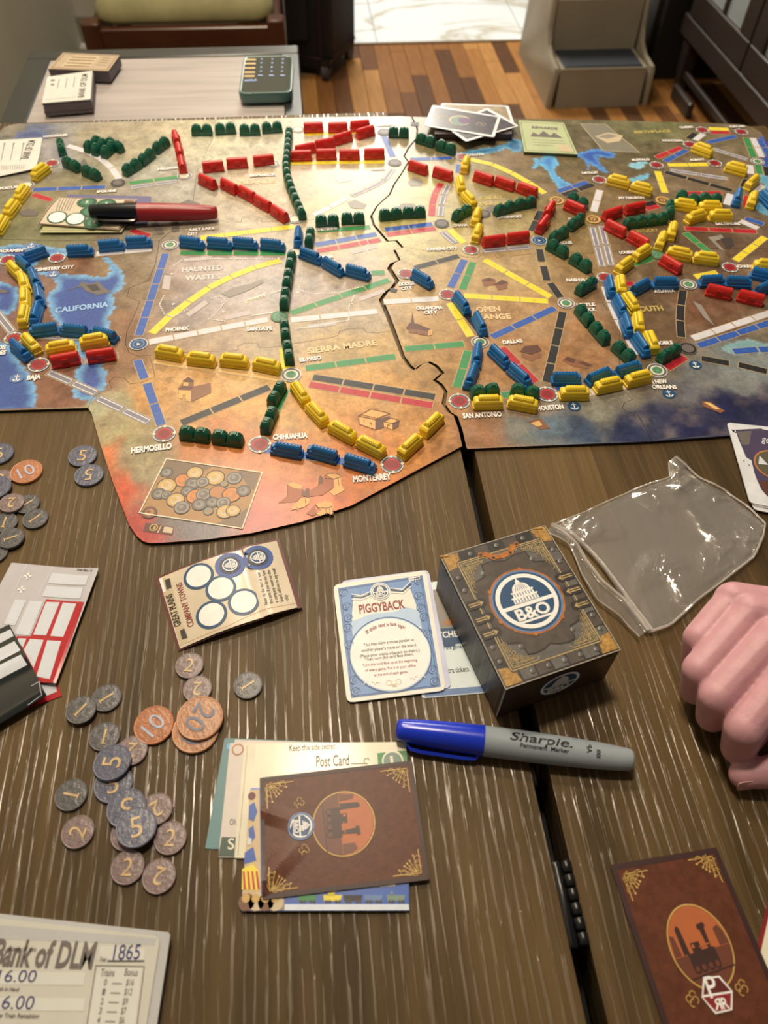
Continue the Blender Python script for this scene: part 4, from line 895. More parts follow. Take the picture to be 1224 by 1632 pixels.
def cars(col, where, segs, count='from the left', flip=False):
    segs = [tuple(float(v) for v in re.sub(r'(?<=\d)-', ',', s_).split(',')) for s_ in segs.split()]; n = len(segs)
    for i, s_ in enumerate(segs):
        a, b = s_[:2], s_[2:]
        if flip: a, b = b, a
        put(col, a, b, f'{col} train {where}' if n == 1 else f'{ORD[i] if i < n-1 or n < 3 else "last"} {col} train {where}, {count}')
def chain(col, where, pts, n, count='from the top'):
    pts = [tuple(float(v) for v in p.split(',')) for p in pts.split()]; P = [gp(x, y, BT+.004) for x, y in pts]; L = [0]
    for p, q in zip(P, P[1:]): L.append(L[-1]+(q-p).length)
    def at(s_):
        for i in range(len(P)-1):
            if s_ <= L[i+1] or i == len(P)-2: return P[i].lerp(P[i+1], (s_-L[i])/(L[i+1]-L[i]))
    global NTR
    for i in range(n):
        A, B = at(L[-1]*i/n), at(L[-1]*(i+1)/n); o = PROTO[col] if col not in USED else tree(PROTO[col]); USED.add(col); c = (A+B)/2
        o.scale = (1.0, 1.06, 1.22); o.location = (c.x, c.y, TZ+BT+.0003); d = B-A; o.rotation_euler = (0, 0, math.atan2(d.y, d.x)); NTR += 1
        o['label'] = f'{ORD[i] if i < n-1 or n < 3 else "last"} {col} train {where}, {count}'; lab(o['label']); o['group'] = col+' train cars on the board'
T_ = 'from the top'
cars('green', 'standing at VANCOUVER', '95.4,224.6-100.2,247')
cars('green', 'in the slanting pair below VANCOUVER', '100,257-129,270 131,271-160,283')
cars('green', 'in the diagonal row left of HELENA', '197.3,276-223,260.6 223,260.6-244.3,243.5 245,241.5-268.4,224.6')
chain('red', 'in the upright row near HELENA', '278,213 285,236 292.5,275', 3)
cars('yellow', 'lying beside the paper near PORTLAND', '52,285-77,266')
cars('yellow', 'below PORTLAND at the left edge', '28,320-43,300 10,346-28,322 -5,372-10,348', T_)
cars('blue', 'between SACRAMENTO and CEMETERY CITY', '74,400-36,413')
cars('blue', 'in the row right of CEMETERY CITY', '108,402-148,400 158,394-198,391 202,388-241,386', flip=False)
cars('blue', 'in the row of four under SALT LAKE CITY', '287,386-325,391 331,388-369,391 372,388-410,391 415,390-454,394')
cars('green', 'in the farthest row of four', '305.5,209-338,209 343,208-375.6,206 382,209-414.5,208 417.5,206-449.5,204')
chain('green', 'in the long column between BISMARCK and CHEYENNE', '461,209 458,250 455,258 459,290 468,312 483,347', 7)
cars('red', 'in the top red row by WINNIPEG', '484,205-515,204 523,205-554,204 558,203-589,200')
cars('red', 'in the rising diagonal below WINNIPEG', '471.6,242-501,236 502,234-533,228 531,226-561,217 566,217-598,208')
cars('red', 'in the lower red row left of FARGO', '464,250-497,249 504,248-536,247 541,248-573,248 580,247-613,246')
cars('red', 'in the row of three left of the green column', '323,268-356.5,265 362,262-394,260 403.5,258-437,255')
cars('red', 'in the falling diagonal above SALT LAKE CITY', '316,284-346,298 352,291-380,306 381,303-408,318 406,318-433,333 431,332-461,352')
cars('blue', 'upright above DENVER', '476,366-474.5,394')
cars('green', 'upright beside the blue train above DENVER', '496,366-491,394')
cars('blue', 'in the falling row right of DENVER', '479,403-513,416 515,417-548,436 550,430-591,441')
chain('green', 'in the column between DENVER and SANTA FE', '466,404 461,432 456,462 452,493', 3)
cars('green', 'in the column between SANTA FE and EL PASO', '453,514-456,544 457,545-462,581', T_)
cars('green', 'in the pair right of CHEYENNE', '503,354-540,353 544,350-581,349')
cars('green', 'in the row left of OMAHA', '604,345-641,341 641,341-679,339')
cars('green', 'beside WINNIPEG', '620,212-651,213')
cars('green', 'in the falling row left of DULUTH', '663,220-694,230 694,231-727,242')
cars('red', 'in the pair below DULUTH, left of the yellow trains', '651,263-682,274 689,273-723,284')
cars('yellow', 'winding from DULUTH to KANSAS CITY', '745,252-738,276 731,283-737,309 737,309-758,331 764,334-755,361 766,358-755,389', T_)
cars('red', 'in the row of three above GREAT PLAINS', '755,280-787,291 788,288-822,300 824,298-857,310')
cars('green', 'between OMAHA and DAVENPORT', '721,349-751,333')
cars('green', 'in the row under GREAT PLAINS', '788,339-820,329 819,329-855,322')
cars('red', 'in the upright pair below CHICAGO', '882,326-868,348 874,348-856,371', T_)
cars('red', 'in the row right of KANSAS CITY', '768,388-806,383 808,382-842,378')
cars('green', 'behind the red train right of CHICAGO', '905,315-936,330')
cars('red', 'in front of the green train right of CHICAGO', '901,326-931,339')
cars('green', 'in the pair rising from ST. LOUIS', '904,365-931,346 876,383-905,368', 'from the top')
cars('green', 'in the pair falling from ST. LOUIS', '872,389-905,407 907,409-944,432')
cars('green', 'beside NASHVILLE', '918,467-950,448')
cars('green', 'between LITTLE ROCK and NEW ORLEANS', '920,490-943,518 943,518-969,547 978,549-1010,577')
cars('green', 'beside MOBILE', '1049,574-1083,555')
cars('red', 'in the pair rising under PITTSBURGH', '960,347-991,337 993,337-1029,330')
cars('green', 'in the row under the red pair near PITTSBURGH', '994,359-1028,353 1030,353-1062,349')
cars('green', 'upright at the end of that row near PITTSBURGH', '1067,323-1068,347')
cars('green', 'in the pair behind the yellow trains near BALTIMORE', '1080,313-1110,322 1114,318-1148,320')
cars('yellow', 'in the upper pair near BALTIMORE', '1073,326-1108,331 1112,331-1150,332')
cars('yellow', 'in the lower pair near BALTIMORE', '1092,352-1125,342 1129,345-1167,346')
cars('yellow', 'in the pair right of DETROIT', '969,287-1001,295 1005,298-1039,307')
cars('yellow', 'right of MONTREAL', '1105,235-1134,246')
cars('yellow', 'right of ALBANY', '1156,266-1190,275')
cars('yellow', 'in the right-edge pair beside a blue train', '1188,301-1208,284 1202,309-1195,332', T_)
cars('blue', 'between a white space and a yellow train at the right edge', '1178,306-1172,328')
cars('blue', 'cut by the right edge of the photo near the far coast', '1232,329-1210,307')
cars('red', 'in the falling pair above LOUISVILLE', '965,358-997,374 1001,375-1034,393')
cars('yellow', 'in the upright pair right of LOUISVILLE', '1074,357-1068,382 1059,372-1048,398', T_)
cars('yellow', 'in the rising pair left of the green hub', '982,434-1008,415 1009,413-1036,396')
cars('yellow', 'in the pair right of the green hub', '1064,402-1101,410 1106,411-1144,416')
cars('red', 'below the yellow pair near the green hub', '1053,413-1086,433')
cars('yellow', 'from NASHVILLE to MOBILE', '987,442-991,470 994,470-1014,498 1015,502-1019,529 1030,531-1044,562', T_)
cars('blue', 'from NASHVILLE to NEW ORLEANS', '970,446-976,473 981,476-995,504 994,506-1004,536 1012,537-1032,566', T_)
cars('blue', 'in the pair left of ATLANTA', '1005,467-1036,449 1041,452-1080,452')
cars('blue', 'in the row right of ATLANTA', '1115,450-1153,448 1156,450-1196,452')
cars('red', 'in the row right of ATLANTA under the blue pair', '1125,462-1166,471 1175,471-1217,481')
cars('yellow', 'behind a blue train near CHARLESTON', '1202,424-1238,426')
cars('blue', 'in front of the yellow train near CHARLESTON', '1198,436-1236,444')
cars('blue', 'cut by the right edge below CHARLESTON', '1206,466-1232,453')
cars('blue', 'in the left column below DALLAS', '762,553-758,584 757,586-745,618', T_)
cars('blue', 'in the falling pair below DALLAS', '782,556-811,584 812,586-845,614')
cars('blue', 'in the pair between OKLAHOMA CITY and DALLAS', '724,469-748,500 757,502-773,534')
cars('blue', 'between DODGE CITY and OKLAHOMA CITY', '657,436-690,456')
cars('green', 'behind the yellow row from SAN ANTONIO and HOUSTON', '750,628-795,622 815,623-858,630')
cars('yellow', 'in the row between SAN ANTONIO and HOUSTON', '752,643-803,642 809,640-857,649')
cars('yellow', 'between HOUSTON and NEW ORLEANS', '890,628-940,628 946,620-992,610 994,610-1039,599')
cars('blue', 'behind the yellow row between HOUSTON and NEW ORLEANS', '879,604-926,604 933,609-976,591 981,595-1021,583')
cars('yellow', 'in the falling row from EL PASO to MONTERREY', '468,612-490,644 491,645-520,676 526,678-566,700 571,702-612,723')
cars('yellow', 'in the rising pair right of MONTERREY', '637,727-670,697 673,692-703,663')
cars('blue', 'in the row between CHIHUAHUA and MONTERREY', '482,722-432,713 538,730-490,717 548,732-599,747')
cars('green', 'between EL PASO and CHIHUAHUA', '452,610-430,648 437,652-421,689', T_)
cars('green', 'in the row right of HERMOSILLO', '286,690-336,696 338,696-388,703')
cars('yellow', 'in the row between PHOENIX and EL PASO', '247,560-294,568 297,571-345,577 350,574-397,579 402,579-449,589')
cars('blue', 'in the curved column below SACRAMENTO', '29,416-52,434 51,436-61,458 60,461-65,487 61,490-54,515', T_)
cars('yellow', 'in the curved column below SACRAMENTO', '14,421-36,444 36,443-42,464 40,466-40,490 42,490-36,520', T_)
cars('blue', 'in the row right of LOS ANGELES', '92,524-49,530 140,530-97,526 187,540-145,528')
cars('yellow', 'behind the red pair right of LOS ANGELES', '75,560-119,552 128,549-173,541')
cars('red', 'in the pair right of BAJA', '80,579-129,570 137,571-186,564')
cars('yellow', 'between LOS ANGELES and BAJA', '38,536-62,562')
cars('blue', 'between LOS ANGELES and BAJA', '20,548-47,572')
for i, (a, b) in enumerate([((141,236),(156,227)), ((150,243),(168,229)), ((166,246),(181,233)), ((176,230),(190,236))]):
    o = put('green', a, b, ['leftmost', 'second from left', 'third from left', 'rightmost'][i]+' green train of the huddled heap right of VANCOUVER'); d = o.rotation_euler.z
# ---------------------------------------------------------------- emblems
def emblem(mb, place, ring=True):
    """round railway emblem with a dome; place(x, y, layer) maps the unit disc"""
    def disc(r, m, l, rin=0, n=36, cx=0, cy=0):
        A = [place(cx+r*math.cos(2*math.pi*i/n), cy+r*math.sin(2*math.pi*i/n), l) for i in range(n)]
        if rin:
            B = [place(cx+rin*math.cos(2*math.pi*i/n), cy+rin*math.sin(2*math.pi*i/n), l) for i in range(n)]
            for i in range(n): mb.face([A[i], A[(i+1) % n], B[(i+1) % n], B[i]], m)
        else: mb.face(A, m)
    def P(pts, m, l): mb.face([place(x, y, l) for x, y in pts], m)
    nv, wh = PR['navy'], PR['paper']
    if ring: disc(1.12, PR['copper'], 1, .98)
    disc(1, nv, 1.5); disc(.93, wh, 2, .80)
    P([(-.82, -.16), (.82, -.16), (.82, -.04), (-.82, -.04)], wh, 3)
    P([(-.40, -.02), (.40, -.02), (.38, .16), (-.38, .16)], wh, 3); P([(-.42, .14), (.42, .14), (.42, .19), (-.42, .19)], wh, 3.5)
    P([(-.34, .19), (.34, .19), (.32, .33), (-.32, .33)], wh, 3); P([(-.36, .32), (.36, .32), (.36, .37), (-.36, .37)], wh, 3.5)
    P([(.28*math.cos(a*math.pi/12), .37+.27*math.sin(a*math.pi/12)) for a in range(13)], wh, 3)
    P([(-.07, .62), (.07, .62), (.06, .72), (-.06, .72)], wh, 3.5); P([(-.03, .71), (.03, .71), (0, .86)], wh, 3.6)
    for i in range(8): x = -.34+i*.094; P([(x, 0), (x+.028, 0), (x+.026, .13), (x, .13)], nv, 4.2)
    for i in range(7): x = -.28+i*.088; P([(x, .20), (x+.024, .20), (x+.024, .31), (x, .31)], nv, 4.2)
    for i in range(6): x = -.20+i*.076; P([(x, .38), (x+.018, .38), (x*.55+.01, .58), (x*.55, .58)], nv, 4.2)
    vs, fs, x0, x1 = glyph('B&O', .03); k = 1.06/(x1-x0); mb.add([place(-.53+(x-x0)*k, -.56+y*.36/.69, 4.5) for x, y in vs], fs, wh)
    P([(-.60, -.60), (.60, -.60), (.52, -.67), (-.52, -.67)], wh, 4)
def placer(F, c, r, up):
    o = F.T(*c); d = gp(c[0]+up[0]*20, c[1]+up[1]*20, F.h)-gp(c[0], c[1], F.h); d.z = 0; d.normalize(); e = Vector((d.y, -d.x, 0))
    return lambda x, y, l: F.W(o.x+r*(e.x*x+d.x*y), o.y+r*(e.y*x+d.y*y), l)
CARD = mat('card_stock', (226, 214, 190), .42, var=(60, .04)); CARDE = mat('card_edge', (176, 166, 150), .6)
def para(F, part, lines_, a0, b0, step, ch, m, l=3, center=True, bold=.006):
    """lines of text; the widest line spans a0-b0, the others are centred under it, each moved on by step"""
    wmax = max(len(t) for t in lines_)
    for i, t in enumerate(lines_):
        f = len(t)/wmax; c = ((a0[0]+b0[0])/2+step[0]*i, (a0[1]+b0[1])/2+step[1]*i); hx_, hy_ = (b0[0]-a0[0])/2*f, (b0[1]-a0[1])/2*f
        if not center: c = (a0[0]+step[0]*i+hx_, a0[1]+step[1]*i+hy_)
        F.text(part, t, (c[0]-hx_, c[1]-hy_), (c[0]+hx_, c[1]+hy_), ch, m, l, bold)

# ---------------------------------------------------------------- permission cards and the box in the middle
F = Flat('ability_card', 'white and blue card lying mostly under the metal-patterned box', 'card', (740, 1020), .0006)
F.body('card_body', [(664, 931), (850, 905), (880, 1095), (672, 1113)], .0005, mat('card_white', (214, 216, 220), .4, var=(60, .04)))
F.poly('card_print', [(675, 1101), (875, 1085), (877, 1094), (678, 1111)], PR['steel'], 1); F.poly('card_print', [(690, 1003), (745, 998), (748, 1024), (692, 1030)], PR['navy'], 2)
F.poly('card_print', [(690, 940), (728, 934), (745, 998), (697, 1003)], PR['stonel'], 1); F.poly('card_print', [(700, 1002), (724, 1000), (726, 1030), (702, 1032)], PR['navy'], 1)
F.text('lettering', 'DISPATCHER', (666, 1020), (738, 1014), .0042, PR['paper'], 4, .03); F.text('lettering', 'at the start of the game', (671, 1039), (736, 1033), .0026, PR['navy'], 3, .01); F.text('lettering', 'Draw extra tickets.', (687, 1075), (749, 1070), .0036, PR['ink'], 3, .006)
F.poly('card_print', [(707, 990), (722, 984), (727, 992), (712, 998)], PR['copper'], 3); F.done()
F = Flat('ability_card', 'pale card showing only as an edge under the face-up blue-framed card', 'card', (640, 1010), .0013)
F.body('card_body', [(543, 926), (683, 908), (720, 1096), (566, 1112)], .0005, mat('card_lilac', (196, 190, 200), .45), r=.004); F.line('card_print', [(548, 930), (681, 913)], .0004, PR['stone'], 1); F.done()
F = Flat('ability_card', 'blue-framed white card headed PIGGYBACK left of the box', 'card', (620, 1010), .0021)
Q = [(531, 932), (679, 909), (711, 1100), (553, 1120)]
F.body('card_body', Q, .0006, CARD, r=.004)
def quad(u0, v0, u1, v1, Q=Q):
    def f(u, v): a = [Q[0][k]+(Q[1][k]-Q[0][k])*u for k in (0, 1)]; b = [Q[3][k]+(Q[2][k]-Q[3][k])*u for k in (0, 1)]; return tuple(a[k]+(b[k]-a[k])*v for k in (0, 1))
    return [f(u0, v0), f(u1, v0), f(u1, v1), f(u0, v1)]
uv = lambda u, v, Q=Q: quad(u, v, u, v, Q)[0]
BLF = pr('cardblue', (108, 136, 172)); BLD = pr('carddark', (60, 88, 128)); BLL = pr('cardpale', (176, 190, 204))
F.poly('card_frame', quad(.045, .035, .955, .965), BLF, 1); F.line('card_frame', quad(.07, .05, .93, .95), .0005, BLD, 2, True); F.line('card_frame', quad(.055, .04, .945, .96), .0003, BLD, 2, True)
F.poly('card_frame', [uv(.20, .12), uv(.80, .12), uv(.84, .27), uv(.86, .47), uv(.14, .47), uv(.16, .27)], CARD, 3)
F.poly('card_frame', [uv(.14, .33), uv(.35, .29), uv(.62, .30), uv(.72, .27), uv(.86, .32), uv(.86, .45), uv(.14, .45)], BLL, 3.4)
c = F.T(*uv(.5, .64)); a_ = F.T(*uv(.5, .5))-F.T(*uv(.5, .6)); d = Vector((a_.x, a_.y, 0)).normalized(); e = Vector((d.y, -d.x, 0))
def oval(F, part, c, d, rx, ry, m, l, rin=0, n=40):
    e = Vector((d.y, -d.x, 0)); A = [F.W(c.x+e.x*rx*math.cos(t)+d.x*ry*math.sin(t), c.y+e.y*rx*math.cos(t)+d.y*ry*math.sin(t), l) for t in [2*math.pi*i/n for i in range(n)]]
    if rin: B = [F.W(c.x+(p.x-c.x)*rin, c.y+(p.y-c.y)*rin, l) for p in A]; [F.mb(part).face([A[i], A[(i+1) % n], B[(i+1) % n], B[i]], m) for i in range(n)]
    else: F.mb(part).face(A, m)
oval(F, 'card_frame', c, d, .0262, .0262, BLD, 4); oval(F, 'card_frame', c, d, .0253, .0253, BLL, 5); oval(F, 'card_frame', c, d, .0247, .0247, PR['paper'], 6)
def curl(F, part, c, r, a0, a1, w, m, l=4, n=10): # an arc of ornament
    o = F.T(*c)
    for i in range(n):
        t0, t1 = a0+(a1-a0)*i/n, a0+(a1-a0)*(i+1)/n; p = [F.W(o.x+q*math.cos(t), o.y+q*math.sin(t), l) for q, t in ((r-w/2, t0), (r+w/2, t0), (r+w/2, t1), (r-w/2, t1))]; F.mb(part).face(p, m)
for (u, v) in ((.10, .08), (.90, .08), (.10, .92), (.90, .92), (.12, .2), (.88, .2), (.10, .38), (.90, .38), (.09, .52), (.91, .52), (.1, .82), (.9, .82), (.12, .30), (.88, .30)):
    for k in range(3): curl(F, 'ornament', uv(u, v), .0028-.0008*k, k*1.1, k*1.1+4.6, .00035, BLL if k % 2 else BLD, 7)
for k in range(3):
    curl(F, 'ornament', uv(.24+.05*k, .90+.01*k), .004, .2, 2.6, .0005, PR['paper'], 7); curl(F, 'ornament', uv(.76-.05*k, .90+.01*k), .004, .5, 2.9, .0005, PR['paper'], 7)
    F.line('ornament', [uv(.18, .10+.022*k), uv(.28, .125+.016*k), uv(.40, .10+.018*k)], .0007, (PR['paper'], PR['navy'], PR['paper'])[k], 8); F.line('ornament', [uv(.60, .10+.018*k), uv(.72, .125+.016*k), uv(.82, .07+.02*k)], .0007, (PR['paper'], PR['navy'], PR['paper'])[k], 8)
F.disc('ornament', (606, 943), .0066, PR['paper'], 9, n=30); emblem(F.mb('emblem'), lambda x, y, l, p=placer(F, (606, 943), .0058, (-.16, -1)): p(x, y, l+9), False)
F.text('lettering', 'PIGGYBACK', (573, 978), (646, 969), .0062, PR['darkred'], 5, .03)
for t, a, b_ in (('If this', (585, 1011), (601, 1001)), ('card is face', (603, 1000), (632, 997)), ('up:', (634, 999), (645, 1003))): F.text('lettering', t, a, b_, .0024, PR['darkred'], 8, .02)
para(F, 'lettering', ['You may claim a route parallel to', "another player's route on the board.", '(Place your trains adjacent to theirs.)'], (572, 1031), (667, 1021), (.9, 8.9), .0020, PR['ink'], 8)
F.text('lettering', 'Then, turn this card face down.', (582, 1054), (659, 1045), .0020, PR['ink'], 8, .006)
para(F, 'lettering', ['Turn this card face up at the beginning', 'of every game. Put it in your office', 'at the end of each game.'], (578, 1063), (665, 1054), (.9, 8.6), .0018, PR['darkred'], 8)
curl(F, 'ornament', (620, 1089), .0017, 0, 6.3, .0004, PR['warm'], 8); curl(F, 'ornament', (635, 1087), .0017, 0, 6.3, .0004, PR['warm'], 8); F.poly('ornament', [(624, 1091), (631, 1090), (633, 1094), (626, 1095)], PR['warm'], 8)
F.poly('card_print', [(651, 921), (669, 918), (670, 923), (652, 926)], PR['paper'], 6); F.line('card_print', [(653, 923), (668, 921)], .0006, PR['ink'], 7); F.done()

# the tuck box
BXH = .0404; BH0 = .0008
F = Flat('card_box', 'dark metal-patterned tuck box with a round blue dome emblem on its lid', 'box', (845, 1000), BXH)
Q = [(698, 886), (866, 840), (991, 1032), (811, 1099)]
P4 = [F.T(*q) for q in Q]; cen = sum(P4, Vector())/4; ex = ((P4[1]-P4[0])+(P4[2]-P4[3])).normalized(); ey = Vector((-ex.y, ex.x, 0)); hx_ = ((P4[1]-P4[0]).length+(P4[2]-P4[3]).length)/4; hy_ = ((P4[0]-P4[3]).length+(P4[1]-P4[2]).length)/4
def bw(u, v, l=0, side=None): return cen+ex*(u*2-1)*hx_+ey*(v*2-1)*hy_+Vector((0, 0, l*.00007))      # u right, v away
STN = mat('box_print_stone', (82, 70, 60), .34, var=(160, .22), bump=(500, .1, .0003)); STD = mat('box_print_dark', (50, 44, 40), .36, var=(120, .2)); GLD = mat('box_print_gold', (168, 122, 60), .34, var=(400, .4)); GLN = mat('box_print_goldline', (178, 146, 92), .36)
TIN = mat('box_print_tin', (98, 90, 80), .34, var=(200, .16)); CPR = mat('box_print_copper', (170, 100, 44), .34, var=(300, .3)); SDE = mat('box_side', (58, 46, 36), .42, var=(60, .25))
b = F.mb('box_body'); top = [bw(*c) for c in ((0, 1), (0, 0), (1, 0), (1, 1))]
rg = []
for z, k in ((TZ+BH0, 0), (TZ+BXH-.0006, 0), (TZ+BXH-.0001, -.0005), (TZ+BXH, -.0012)):
    rg.append([(p.x, p.y, z) for p in [cen+ex*sx_*(hx_+k)+ey*sy_*(hy_+k) for sx_, sy_ in ((-1, 1), (-1, -1), (1, -1), (1, 1))]])
b.loft(rg, SDE)
def bp(part, pts, m, l=1): F.mb(part).face([bw(u, v, l) for u, v in pts], m)
def bl(part, pts, w, m, l=2, closed=False):
    P = [bw(u, v, l) for u, v in pts]; P = P+[P[0]] if closed else P
    for a, c in zip(P, P[1:]): dd = (c-a).normalized(); nn = Vector((-dd.y, dd.x, 0))*w/2; F.mb(part).face([a-dd*w*.3-nn, c+dd*w*.3-nn, c+dd*w*.3+nn, a-dd*w*.3+nn], m)
def bd(part, u, v, r, m, l=2, n=14, rin=0, dx=0, dy=0):
    c = bw(u, v, l)+Vector((dx, dy, 0)); A = [c+Vector((r*math.cos(2*math.pi*i/n), r*math.sin(2*math.pi*i/n), 0)) for i in range(n)]
    if rin: B = [c+Vector((rin*math.cos(2*math.pi*i/n), rin*math.sin(2*math.pi*i/n), 0)) for i in range(n)]; [F.mb(part).face([A[i], A[(i+1) % n], B[(i+1) % n], B[i]], m) for i in range(n)]
    else: F.mb(part).face(A, m)
bp('lid_print', [(.012, .01), (.988, .01), (.988, .99), (.012, .99)], STD, 1)
for i in range(7):      # plates of the frame
    u0 = .03+i*.135; bp('lid_print', [(u0, .015), (u0+.12, .015), (u0+.12, .085), (u0, .085)], TIN if i % 2 else STN, 2)
    if i not in (3,): bp('lid_print', [(u0, .915), (u0+.12, .915), (u0+.12, .985), (u0, .985)], STD if i % 2 else STN, 2)
for i in range(8):
    v0 = .09+i*.104
    for u0 in (.015, .90): bp('lid_print', [(u0, v0), (u0+.085, v0), (u0+.085, v0+.092), (u0, v0+.092)], STN if i % 2 else TIN if u0 > .5 else STD, 2)
bp('lid_print', [(.11, .095), (.89, .095), (.89, .905), (.11, .905)], TIN, 3); bl('lid_print', [(.105, .09), (.895, .09), (.895, .91), (.105, .91)], .0007, GLN, 5, True)
bp('lid_print', [(.13, .27), (.27, .24), (.29, .15), (.36, .145), (.44, .155), (.50, .175), (.56, .155), (.64, .145), (.71, .15), (.73, .24), (.87, .27), (.87, .73), (.73, .76), (.71, .85), (.62, .855), (.5, .83), (.38, .855), (.29, .85), (.27, .76), (.13, .73)], STD, 5)
bp('lid_print', [(.14, .28), (.28, .25), (.30, .16), (.36, .155), (.44, .165), (.50, .185), (.56, .165), (.64, .155), (.70, .16), (.72, .25), (.86, .28), (.86, .72), (.72, .75), (.70, .84), (.62, .845), (.5, .82), (.38, .845), (.30, .84), (.28, .75), (.14, .72)], STN, 6)
for u, v, su, sv in ((.125, .105, 1, 1), (.875, .105, -1, 1), (.125, .895, 1, -1), (.875, .895, -1, -1)):    # gold scroll corners
    for k, (a, c) in enumerate([(.03, .03), (.07, .03), (.03, .07), (.12, .03), (.03, .12), (.055, .055), (.16, .025), (.025, .16), (.09, .06), (.06, .09)]):
        for rr in (.0023, .0013): bd('ornament', u+su*a*1.05, v+sv*a*0+sv*c, rr-.00012*k, GLN, 7+k*.2, 12, rr-.00012*k-.00032)
    bl('ornament', [(u+su*.02, v+sv*.235), (u, v+sv*.22), (u, v), (u+su*.22, v), (u+su*.24, v+sv*.02)], .0005, GLN, 7); bl('ornament', [(u+su*.02, v+sv*.2), (u+su*.02, v+sv*.02), (u+su*.2, v+sv*.02)], .0003, GLN, 7)
for u, v in ((0, 0), (1, 0), (0, 1), (1, 1)):
    su, sv = 1-2*u, 1-2*v; bp('ornament', [(u+su*.012, v+sv*.01), (u+su*.15, v+sv*.01), (u+su*.135, v+sv*.07), (u+su*.10, v+sv*.085), (u+su*.09, v+sv*.12), (u+su*.012, v+sv*.13)], GLD, 4)
bp('ornament', [(.33, .915), (.40, .86), (.5, .845), (.60, .86), (.67, .915), (.62, .935), (.57, .895), (.5, .885), (.43, .895), (.38, .935)], CPR, 7)
for u, v in ((.33, .92), (.67, .92), (.42, .87), (.58, .87)): bd('ornament', u, v, .0018, CPR, 8); bd('ornament', u, v, .0010, STD, 8.5)
for v in (.36, .47, .58):      # hinges with arrows
    for u, s_ in ((.03, 1), (.97, -1)):
        bp('ornament', [(u-s_*.01, v-.03), (u+s_*.13, v-.03), (u+s_*.15, v-.015), (u+s_*.15, v+.02), (u+s_*.13, v+.035), (u-s_*.01, v+.035)], STD, 7.5)
        for q in (-.006, .010): bl('ornament', [(u, v+q), (u+s_*.095, v+q)], .0007, GLN, 8.5)
        bp('ornament', [(u+s_*.09, v-.02), (u+s_*.125, v+.002), (u+s_*.09, v+.024)], GLN, 8.5)
for u, v in [(.055, .17), (.055, .27), (.055, .70), (.055, .80), (.945, .17), (.945, .27), (.945, .70), (.945, .80), (.26, .05), (.40, .05), (.54, .05), (.68, .05), (.82, .05), (.25, .95), (.5, .955), (.75, .95), (.27, .22), (.73, .22), (.27, .78), (.73, .78)]:
    q = MB(); c = bw(u, v, 5); q.loft([[c+Vector((r*math.cos(a*.785), r*math.sin(a*.785), z)) for a in range(8)] for r, z in ((.0017, 0), (.0015, .00012), (.0008, .0003))], TIN); k = len(F.mb('rivet').v); F.mb('rivet').v += q.v; F.mb('rivet').f += [tuple(x+k for x in f) for f in q.f]; F.mb('rivet').mi += [F.mb('rivet').m(TIN)]*len(q.f)
bd('emblem_ring', .5, .5, .0228, CPR, 8, 48); bd('emblem_ring', .5, .5, .0216, PR['steel'], 9, 48)
for a in (20, 90, 160, 215, 270, 325): bd('emblem_ring', .5, .5, .0014, CPR, 9.5, 10, 0, .0225*math.cos(math.radians(a)), .0225*math.sin(math.radians(a)))
emblem(F.mb('emblem'), lambda x, y, l: bw(.5, .5, l+10)+ex*x*.0204+ey*y*.0204, False)
fr = lambda x, y, l: bw(.52, 0)+ex*x-Vector((0, 0, .019-y))-ey*(.0004+l*.00006)
b = F.mb('front_emblem'); emblem(b, lambda x, y, l: fr(x*.0135, y*.0135, l), False)
dk = F.mb('front_print'); pth = lambda u, z, l: cen+ex*(u*2-1)*hx_-ey*(hy_+.0002+l*.00005)+Vector((0, 0, -z))
dk.face([pth(.04, .004, 1), pth(.96, .004, 1), pth(.96, .036, 1), pth(.04, .036, 1)], mat('box_front_dark', (66, 44, 26), .4, var=(80, .2)))
lf = lambda v, z, l: cen-ex*(hx_+.0002+l*.00005)+ey*(v*2-1)*hy_+Vector((0, 0, -z)); dk = F.mb('side_print')
dk.face([lf(.03, .003, 1), lf(.97, .003, 1), lf(.97, .037, 1), lf(.03, .037, 1)], STD); [dk.face([lf(.06+i*.115, .006, 2), lf(.06+i*.115, .034, 2), lf(.15+i*.115, .034, 2), lf(.15+i*.115, .006, 2)], SDE) for i in range(8)]
for a, c in (((0, 0), (0, 1)), ((0, 1), (1, 1)), ((0, 0), (1, 0)), ((1, 0), (1, 1))): q = F.mb('worn_edge'); q.tube([bw(*a, -4), bw(*c, -4)], .00032, mat('worn_card', (176, 160, 136), .6), 4)
q = F.mb('worn_edge'); q.tube([bw(0, 0, -4), bw(0, 0)-Vector((0, 0, BXH-BH0-.001))], .00032, mat('worn_card', (0, 0, 0)), 4)
q = F.mb('tuck_flap'); [q.box((p.x-.003, p.y-.0008, p.z+.0001), (p.x+.003, p.y+.0008, p.z+.0008), GLD, .0003) for p in (bw(.03, .99), bw(.93, .99))]
F.done(smooth=30)

